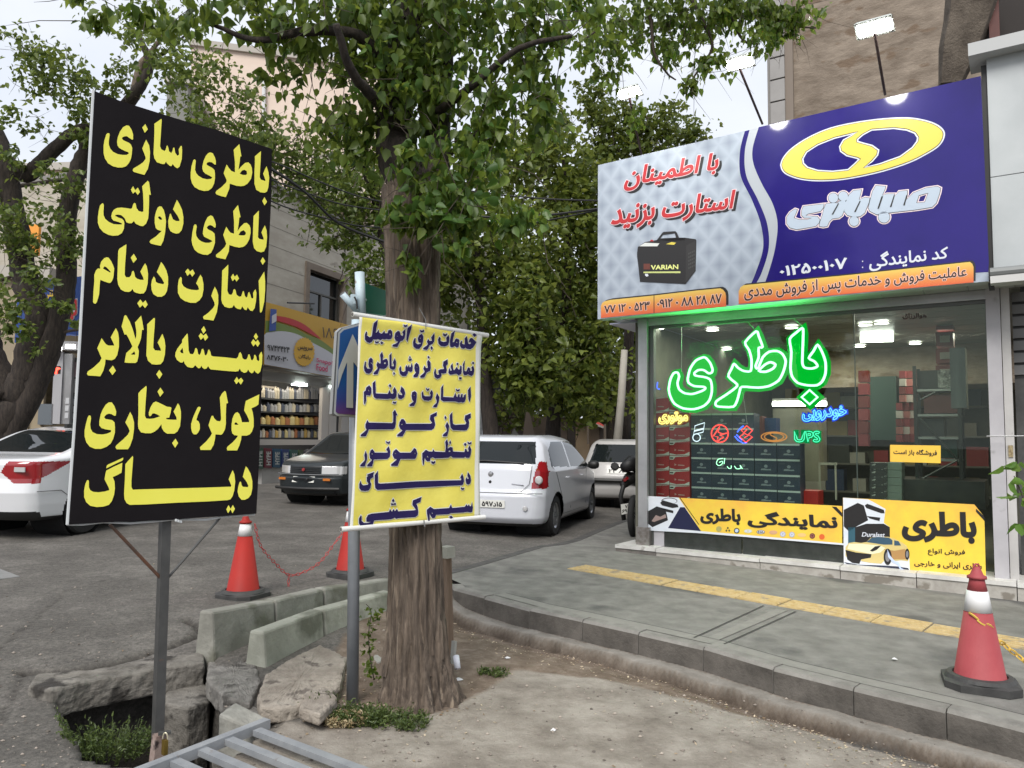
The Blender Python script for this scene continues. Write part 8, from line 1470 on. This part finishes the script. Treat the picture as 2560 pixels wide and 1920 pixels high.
for k in range(7): fbox(MB(), a2_ + 0.02, a2_ + 1.6, ZC - 0.1 - k * 0.13, ZC - 0.0 - k * 0.13, -0.34, -0.3).build('slat', mat('shutter slat', (0.2, 0.2, 0.2), 0.5), nb)
fbox(MB(), a2_ + 0.02, a2_ + 1.6, GZ(a2_) - 0.1, GZ(a2_) + 0.12, -0.9, -0.02).build('step', mat('step stone', (0.3, 0.28, 0.25), 0.7), nb)
MB().box(F.px(2527, 1128) + F.n * 0.03, (0.04, 0.01, 0.12), ANG).build('sticker', mat('yellowed sticker', (0.4, 0.33, 0.18), 0.6, col2=(0.15, 0.1, 0.05), scale=40), nb)
MB().tube([F.px(2468, 1091) + F.n * 0.15, F.px(2600, 1090) + F.n * 0.15], 0.006, 5).build('wire_rail', M_ALU, nb)
dk = thing('steel_roof_frame', 'dark unfinished steel frame with red columns above the neighbour shop', 'structure', tuple(NBp.px(2500, 140))); NQ = NBp.off(-0.8)
def nbx(x0, y0, x1, y1, d0, d1, mt, nm): a0_, b0_ = NQ.uv(x0, y0); a1_, b1_ = NQ.uv(x1, y1); return fbox(MB(), min(a0_, a1_), max(a0_, a1_), min(b0_, b1_), max(b0_, b1_), d0, d1, NQ).build(nm, mt, dk)
nbx(2468, -60, 2502, 150, -0.25, 0.0, mat('red oxide steel', (0.075, 0.018, 0.014), 0.6, col2=(0.11, 0.03, 0.022), scale=5), 'column'); nbx(2505, -80, 2700, 150, -2.2, -1.2, mat('black void', (0.008, 0.007, 0.006), 0.9), 'void'); nbx(2430, -100, 2700, 25, -1.0, -0.4, mat('dark beam', (0.025, 0.02, 0.018), 0.8), 'beam')
MB().tube([NQ.px(2375, 215), NQ.px(2400, 120), NQ.px(2420, 50), NQ.px(2440, -40)], [0.12, 0.22, 0.25, 0.3], 7).build('rubble_edge', mat('rubble', (0.07, 0.055, 0.042), 0.95, col2=(0.14, 0.115, 0.09), scale=6, bump=1), dk)
MB().tube([NQ.px(2478, 12), NQ.px(2482, 26)], 0.02, 6).build('bulb', mat('white bulb', (0.6, 0.6, 0.55), 0.3), dk)
# floodlights above the fascia
def flood(px, base, lab, Yf, sc=1.0, aim=None):
    t_ = thing('floodlight', lab, 'lamp', tuple(SG.px(*base))); p = SG.off(Yf).px(px[0], px[1]); b = SG.px(*base) - SG.n * 0.05
    MB().tube([b, p - Vector((0, 0, 0.05))], 0.014, 6).build('arm', mat('dark arm', (0.035, 0.02, 0.02), 0.5, 0.3), t_)
    R = (U_.to_3d()); ax_ = U_; dn = (SG.n * 0.35 - Vector((0, 0, 1))).normalized(); m = MB(); q = ax_.cross(dn)
    def pl_(w, h, o_): return [p + ax_ * (sx * w) + q * (sy * h) + dn * o_ for sx, sy in ((-1, -1), (1, -1), (1, 1), (-1, 1))]
    m.box8(pl_(0.175 * sc, 0.11 * sc, 0.0) + pl_(0.15 * sc, 0.08 * sc, -0.05)).build('housing', mat('flood housing', (0.45, 0.48, 0.46), 0.5), t_)
    MB().box8(pl_(0.15 * sc, 0.07 * sc, 0.006) + pl_(0.15 * sc, 0.07 * sc, 0.001)).build('lens', emis('flood lens', (1, 1, 0.93), 40), t_)
    l = bpy.data.lights.new('flood_light', 'SPOT'); l.energy = 20; l.spot_size = 1.9; l.spot_blend = 0.7; l.shadow_soft_size = 0.12; l.color = (1, 0.98, 0.92); lo = bpy.data.objects.new('flood_light', l); C.objects.link(lo); lo.location = p + dn * 0.05; tgt = SG.px(*base) + Vector((0, 0, -0.7)); lo.rotation_euler = (lo.location - tgt).to_track_quat('Z', 'Y').to_euler()
flood((2186, 70), (2211, 232), 'bright white floodlight on a dark arm before the rough brown wall', 0.78, 1.0)
flood((1848, 158), (1903, 306), 'lit floodlight on a thin arm among the drooping leaves', 0.8, 0.9)
flood((1573, 232), (1600, 386), 'lit floodlight half hidden in leaves above the silver end of the sign', 0.78, 0.85)
# overhead cables
def cable(nm, lab, pts, r=0.012):
    P = [at(*q) for q in pts]; o = MB().tube([Vector(c) for c in cat_curve([tuple(p) for p in P], 6)], r, 5).build(nm, mat('cable black', (0.01, 0.01, 0.01), 0.6)); tag(o, lab, 'cable', 'overhead cables')
cable('overhead_cable', 'top overhead cable reaching the poplar from the black board', [(560,370,10),(690,408,10.5),(800,455,11),(900,492,11.5),(985,510,12)])
cable('overhead_cable', 'thick overhead cable bundle crossing the cream wall', [(600,380,10),(680,424,10),(760,478,10.5),(850,560,11.5),(985,612,12)], 0.022)
cable('overhead_cable', 'overhead cable crossing the cream wall under the bundle', [(660,442,10.4),(760,480,10.8),(860,512,11.3),(985,530,12)])
cable('overhead_cable', 'lowest overhead cable sagging across the stone facade', [(640,485,10.4),(720,520,11),(830,550,11.6),(900,565,12),(990,570,12.5)])
cable('overhead_cable', 'upper cable between the poplar and the fascia sign', [(1120,470,11),(1250,487,11),(1380,498,10.8),(1500,502,10.5)])
cable('overhead_cable', 'middle cable between the poplar and the fascia sign', [(1150,538,11),(1260,545,11),(1350,540,10.8),(1500,522,10.5)], 0.018)
cable('overhead_cable', 'lower thin cable between the poplar and the fascia sign', [(1160,572,11),(1300,562,11),(1400,545,10.8),(1500,525,10.5)])
# ---------------------------------------------------------------- cones, chains, barriers, slabs, grate
def cone(lab, px, dz, H_, band, red, stain, hook=True):
    b = gp(px[0], px[1], dz); t_ = thing('traffic_cone', lab, 'traffic cone', tuple(b)); k = H_ / 0.75
    M = Matrix.Rotation(0.35, 3, 'Z'); o8 = []; r = 0.245 * k
    base = [Vector((r * math.cos(a), r * math.sin(a), 0)) for a in (0.4 + i * math.pi / 4 + (0.16 if i % 2 else -0.16) for i in range(8))]
    m = MB(); V = [M @ p for p in base] + [M @ p + Vector((0, 0, 0.045 * k)) for p in base] + [M @ (p * 0.84) + Vector((0, 0, 0.055 * k)) for p in base]
    F_ = [tuple(range(7, -1, -1))] + [(i, (i + 1) % 8, (i + 1) % 8 + 8, i + 8) for i in range(8)] + [(i + 8, (i + 1) % 8 + 8, (i + 1) % 8 + 16, i + 16) for i in range(8)] + [tuple(range(16, 24))]
    m.add(V, F_); m.lathe([(0.20 * k, 0.054 * k), (0.185 * k, 0.075 * k), (0.155 * k, 0.08 * k), (0.15 * k, 0.06 * k)], 28); m.build('base', mat('cone rubber', (0.028, 0.028, 0.028), 0.7, col2=(0.05, 0.05, 0.048), scale=9, bump=0.15), t_, world=False)
    rb, rt = 0.145 * k, 0.045 * k; f = lambda z: rb + (rt - rb) * (z - 0.06 * k) / (0.68 * k - 0.06 * k)
    z0, z1 = band[0] * k, band[1] * k
    MB().lathe([(rb + 0.008, 0.062 * k), (rb, 0.07 * k), (f(z0), z0)], 36).build('body', red, t_, world=False, smooth=True); MB().lathe([(f(z0) + 0.002, z0), (f(z1) + 0.002, z1)], 36).build('reflective_band', mat('white band', (0.66, 0.66, 0.66), 0.4), t_, world=False, smooth=True)
    MB().lathe([(f(z1), z1), (rt, 0.66 * k), (rt * 0.98, 0.675 * k)], 36).build('tip', red, t_, world=False, smooth=True)
    MB().lathe([(rt * 1.25, 0.675 * k), (rt * 1.25, 0.69 * k), (rt * 0.85, 0.70 * k), (rt * 0.55, 0.735 * k), (rt * 0.3, 0.75 * k), (0.001, 0.75 * k)], 20).build('cap', red, t_, world=False, smooth=True)
    if hook: MB().tube([Vector((0.018 * math.cos(a), 0, 0.745 * k + 0.02 * math.sin(a))) for a in np.linspace(-0.4, 3.5, 10)], 0.007, 6).build('hook', red, t_, world=False)
    return t_, b
RED1 = mat('cone red faded', (0.29, 0.042, 0.05), 0.65, col2=(0.34, 0.058, 0.065), scale=4, bump=0.12, bscale=90); RED2 = mat('cone red', (0.34, 0.022, 0.016), 0.6, spec=0.25, col2=(0.27, 0.02, 0.016), scale=3)
c1_, b1 = cone('faded red traffic cone with a white band standing on the sidewalk at the right', (2451,1716), 0.0, 0.75, (0.47,0.60), RED1, 0)
c2_, b2_ = cone('bright red traffic cone with a white band standing on the road behind the concrete barriers', (607,1493), -0.06, 0.745, (0.56,0.67), RED2, 0)
c3_, b3 = cone('red traffic cone mostly hidden behind the grey sign post', (875,1440), -0.05, 0.76, (0.56,0.67), RED2, 0)
def chain(nm, lab, pts, mt, L=0.05, r=0.006, extra=()):
    t_ = thing(nm, lab, 'chain', tuple(pts[0]));
    for path in (pts,) + tuple(extra):
        C_ = [Vector(c) for c in cat_curve([tuple(p) for p in path], 24)]; ln = [0.0]
        for a, b in zip(C_[:-1], C_[1:]): ln.append(ln[-1] + (b - a).length)
        n = int(ln[-1] / L); k = 0
        for i in range(n):
            s = (i + 0.5) * L
            while ln[k + 1] < s: k += 1
            p = C_[k].lerp(C_[k + 1], (s - ln[k]) / (ln[k + 1] - ln[k])); t = (C_[k + 1] - C_[k]).normalized(); u = t.orthogonal().normalized(); v = t.cross(u); w = u if i % 2 else v
            MB().tube([p + t * math.cos(a) * L * 0.62 + w * math.sin(a) * L * 0.30 for a in np.linspace(0, 6.2832, 9)[:-1]], r * 0.6, 4, closed=True).build('link', mt, t_)
    return t_
Yc2, Yc3 = b2_.y, b3.y
chain('plastic_chain', 'thin red plastic chain sagging between the two road cones', [at(637,1310,Yc2), at(652,1365,Yc2 + .1), at(690,1410,Yc2 + .3), at(722,1437,Yc2 + .45), at(760,1430,Yc2 + .6), at(800,1405,Yc3 - .3), at(835,1360,Yc3 - .1), at(862,1325,Yc3)], mat('red plastic chain', (0.4, 0.05, 0.05), 0.5), 0.042, 0.006, ([at(722,1437,Yc2 + .45), at(721,1462,Yc2 + .45), at(722,1478,Yc2 + .45)],))
# yellow chain wrapped round the right cone
n_y = b1.y
wr_ = [b1 + Vector((0.068 * math.cos(a) * 1.15, 0.068 * math.sin(a) * 1.15, 0.46 - 0.05 * (a - 3.6))) for a in np.linspace(3.6, 5.6, 7)]
chain('plastic_chain', 'yellow plastic chain looped round the right cone and running out of the picture', wr_ + [at(2485,1592, n_y - .05), at(2510,1612, n_y), at(2545,1640, n_y + .0), at(2600,1680, n_y)], mat('yellow plastic chain', (0.62, 0.42, 0.08), 0.45), 0.05, 0.011)
# barriers: two lines of concrete blocks
def block(par, A, B, h0, h1, wb, wt, mt, lean=0.0, nm='block', bot=-0.12):
    t = (B - A).normalized(); n = Vector((-t.y, t.x, 0)).normalized(); P = []
    for z, w in ((bot, wb), (None, wt)):
        for s, q in ((-1, A), (-1, B), (1, B), (1, A)):
            hh_ = h0 if q is A else h1; zz_ = q.z + (bot if z is not None else hh_); p = Vector((q.x, q.y, 0)) + n * s * w / 2; P.append(Vector((p.x, p.y, zz_)))
    m = MB(); m.box8(P); o = m.build(nm, mt, par); bv = o.modifiers.new('bevel', 'BEVEL'); bv.width = 0.018; bv.segments = 2; return o
Abar = thing('concrete_barrier', 'rear line of low concrete kerb blocks between the verge and the road', 'barrier', tuple(gp(540, 1640, -0.12))); Bbar = thing('concrete_barrier', 'front shorter line of low concrete blocks ending beside the grey post', 'barrier', tuple(gp(680, 1660, -0.12)))
def line_blocks(par, pts, mt):
    for i in range(len(pts) - 1):
        (x0, yb0, yt0), (x1, yb1, yt1) = pts[i], pts[i + 1]
        a, b = gp(x0, yb0, -0.10), gp(x1, yb1, -0.10); ha = (yb0 - yt0) / FPX * a.y; hb = (yb1 - yt1) / FPX * b.y; t = (b - a).normalized(); back = Vector((-t.y, t.x, 0)).normalized(); back = back if back.y > 0 else -back
        block(par, a + t * 0.006 + back * 0.08, b - t * 0.006 + back * 0.08, ha, hb, 0.2, 0.12, mt)
line_blocks(Abar, [(530,1648,1536),(690,1592,1505),(812,1545,1475),(990,1492,1448)], mat('barrier concrete a', (0.17, 0.168, 0.145), 0.85, col2=(0.29, 0.285, 0.25), scale=3.2, bump=0.4, bscale=35, spots=((0.13, 0.13, 0.1), 2.4, 0.58)))
line_blocks(Bbar, [(660,1662,1585),(812,1600,1528),(990,1535,1480)], mat('barrier concrete b', (0.22, 0.225, 0.185), 0.85, col2=(0.36, 0.365, 0.31), scale=3.2, bump=0.4, bscale=35, spots=((0.15, 0.155, 0.12), 2.4, 0.6)))
# irregular stones and slabs
def rough(pts_b, hts, nm, lab, mt, par=None, jit=0.012, sub=3, cat_='slab', seed=1):
    r = np.random.default_rng(seed); bm_ = MB(); b = [Vector(p) for p in pts_b]
    if sum(p.x * q.y - q.x * p.y for p, q in zip(b, b[1:] + b[:1])) < 0: b = b[::-1]; hts = hts[::-1]
    k = len(b); tops = [p + Vector((0, 0, h)) for p, h in zip(b, hts)]
    bm_.add(b + tops, [tuple(range(k - 1, -1, -1)), tuple(range(k, 2 * k))] + [(i, (i + 1) % k, (i + 1) % k + k, i + k) for i in range(k)])
    o = bm_.build(nm, mt, par); 
    if lab: tag(o, lab, cat_)
    s1 = o.modifiers.new('bevel', 'BEVEL'); s1.width = 0.015; s1.segments = 2; s2 = o.modifiers.new('sub', 'SUBSURF'); s2.subdivision_type = 'SIMPLE'; s2.levels = sub; s2.render_levels = sub
    tx = bpy.data.textures.new('rough', 'CLOUDS'); tx.noise_scale = 0.055; d = o.modifiers.new('disp', 'DISPLACE'); d.texture = tx; d.strength = jit * 2; d.mid_level = 0.5; d.texture_coords = 'LOCAL'; return o
M_OLD = mat('old stained concrete', (0.085, 0.077, 0.066), 0.95, col2=(0.235, 0.22, 0.195), scale=7, bump=0.8, bscale=28, spots=((0.035, 0.031, 0.027), 5, 0.53), contrast=(0.3, 0.7)); M_ROCK = mat('broken concrete', (0.20, 0.17, 0.14), 0.95, col2=(0.32, 0.285, 0.24), scale=6, bump=0.9, bscale=26, spots=((0.12, 0.1, 0.085), 8, 0.6))
g_ = lambda x, y, dz=-0.15: gp(x, y, dz)
M_GREYS = mat('grey cracked concrete', (0.12, 0.113, 0.102), 0.95, col2=(0.24, 0.228, 0.208), scale=8, bump=0.9, bscale=30, spots=((0.07, 0.065, 0.058), 7, 0.57))
def rtop(px, dz, th, nm, lab, mt, **k):
    return rough([gp(x, y, dz) - Vector((0, 0, th)) for x, y in px], [th + 0.006 * math.sin(i * 1.7) for i in range(len(px))], nm, lab, mt, **k)
rtop([(70,1712),(126,1728),(228,1702),(390,1672),(512,1655),(508,1632),(400,1640),(250,1668),(90,1688)], -0.085, 0.17, 'drain_lintel', 'long broken concrete lintel bridging the open drain', M_OLD, sub=4, jit=0.012, seed=3)
rtop([(415,1726),(500,1704),(527,1722),(524,1752),(470,1772),(412,1760)], -0.24, 0.5, 'stone_block', 'dark rough upright stone block at the right of the drain opening', M_OLD, cat_='stone', sub=4, jit=0.008)
rtop([(547,1785),(588,1756),(672,1795),(640,1822)], -0.10, 0.26, 'kerb_block', 'pale sloping kerb block behind the steel grating', M_CONC, jit=0.006, cat_='stone')
rtop([(700,1772),(800,1750),(850,1715),(868,1640),(800,1612),(720,1650),(664,1684),(644,1735),(650,1768)], -0.085, 0.09, 'broken_slab', 'tilted broken slab between the barriers and the grey post', M_ROCK, jit=0.012, sub=4)
rtop([(517,1700),(560,1742),(625,1756),(652,1700),(640,1655),(590,1640),(520,1652)], -0.115, 0.12, 'broken_slab', 'cracked grey slab between the drain lintel and the barrier end', M_GREYS, jit=0.012, sub=4)
rtop([(745,1772),(800,1790),(845,1745),(812,1712),(762,1728)], -0.06, 0.06, 'broken_slab', 'small tipped shard of concrete left of the post foot', M_ROCK, jit=0.012)
rtop([(560,1768),(600,1752),(650,1768),(690,1800),(640,1790)], -0.16, 0.1, 'broken_slab', 'low crumbled slab edge above the pale kerb block', M_GREYS, jit=0.01)
rtop([(945,1655),(985,1640),(985,1600),(900,1560),(850,1590)], -0.12, 0.1, 'concrete_pad', 'pale worn concrete pad behind the tree and post', M_CONC, jit=0.012)
rtop([(530,1870),(560,1900),(620,1885),(640,1850),(590,1835)], -0.30, 0.3, 'stone_block', 'low grey stone inside the drain under the grating', M_OLD, cat_='stone', jit=0.015)
# steel grating
gr = thing('drain_grating', 'pale grey welded steel grating lying over the gutter', 'grating', tuple(g_(640, 1900, -0.12))); M_GR = mat('grey painted steel', (0.25, 0.265, 0.285), 0.5, 0.3, col2=(0.33, 0.345, 0.36), scale=8, spots=((0.16, 0.11, 0.08), 12, 0.68))
ga, gb_ = gp(372,1925,-0.10), gp(668,1808,-0.10); bar(MB(), ga - (gb_ - ga) * 0.25, gb_, 0.05, 0.05).build('rail', M_GR, gr)
dirg = (gp(868,1915,-0.10) - gp(642,1829,-0.10))
for (x, y) in ((642,1829),(572,1852),(505,1878),(435,1905),(360,1935)):
    a = gp(x, y, -0.10); bar(MB(), a, a + dirg * 1.9, 0.05, 0.03).build('bar', M_GR, gr)
a = gp(642,1829,-0.10) + dirg * 1.9; bar(MB(), ga - (gb_ - ga) * 0.25 + dirg * 1.9, gb_ + dirg * 1.9, 0.035, 0.05).build('rail', M_GR, gr)
# manhole plate on the road at left, bits of litter
mp_ = thing('manhole_cover', 'pale square metal cover set in the road at the left edge', 'manhole cover', tuple(gp(10, 1440, -0.06))); P = [gp(x, y, -0.05) for x, y in ((-60,1420),(0,1425),(50,1444),(-60,1458))]; MB().slab([p + Vector((0, 0, 0.012)) for p in P][::-1], Vector((0, 0, 1)), 0.03).build('plate', mat('metal plate', (0.19, 0.19, 0.185), 0.6, 0.2, col2=(0.24, 0.24, 0.235), scale=20), mp_)
for lab, px_, w_ in (('white paper cup lid lying right of the tree foot', (1146,1682), 0.05), ('crumpled white tissue in the dirt by the kerb', (1268,1625), 0.03), ('white scrap of paper on the sidewalk before the cone', (2236,1652), 0.03), ('white blossom or scrap caught in the green weed', (240,1845), 0.035), ('dirty white scrap lying on the verge below the kerb', (1383,1808), 0.02)):
    b = gp(px_[0], px_[1], 0.0 if px_[0] > 2000 else -0.13); z = (G(b.x, b.y) + 0.006) if px_[0] > 2000 else ground_z(b.x, b.y) + (0.10 if px_[0] == 240 else 0.0)
    r = np.random.default_rng(int(px_[0])); m = MB(); V = [Vector((b.x + w_ * math.cos(a) * (0.5 + 0.5 * r.random()), b.y + w_ * 0.7 * math.sin(a) * (0.5 + 0.5 * r.random()), z + 0.01 * r.random())) for a in np.linspace(0, 6.28, 8)[:-1]]; c = Vector((b.x, b.y, z + 0.018)); m.add(V + [c], [(i, (i + 1) % 7, 7) for i in range(7)]); o = m.build('paper_scrap', mat('paper white', (0.62, 0.62, 0.62), 0.7)); tag(o, lab, 'litter')
cup = MB().tube([at(1140,1640,5.3), at(1144,1672,5.25)], 0.022, 10).build('plastic_cup', mat('cup white', (0.6, 0.62, 0.68), 0.4), None, smooth=True); tag(cup, 'crushed white plastic cup beside the trunk', 'litter')
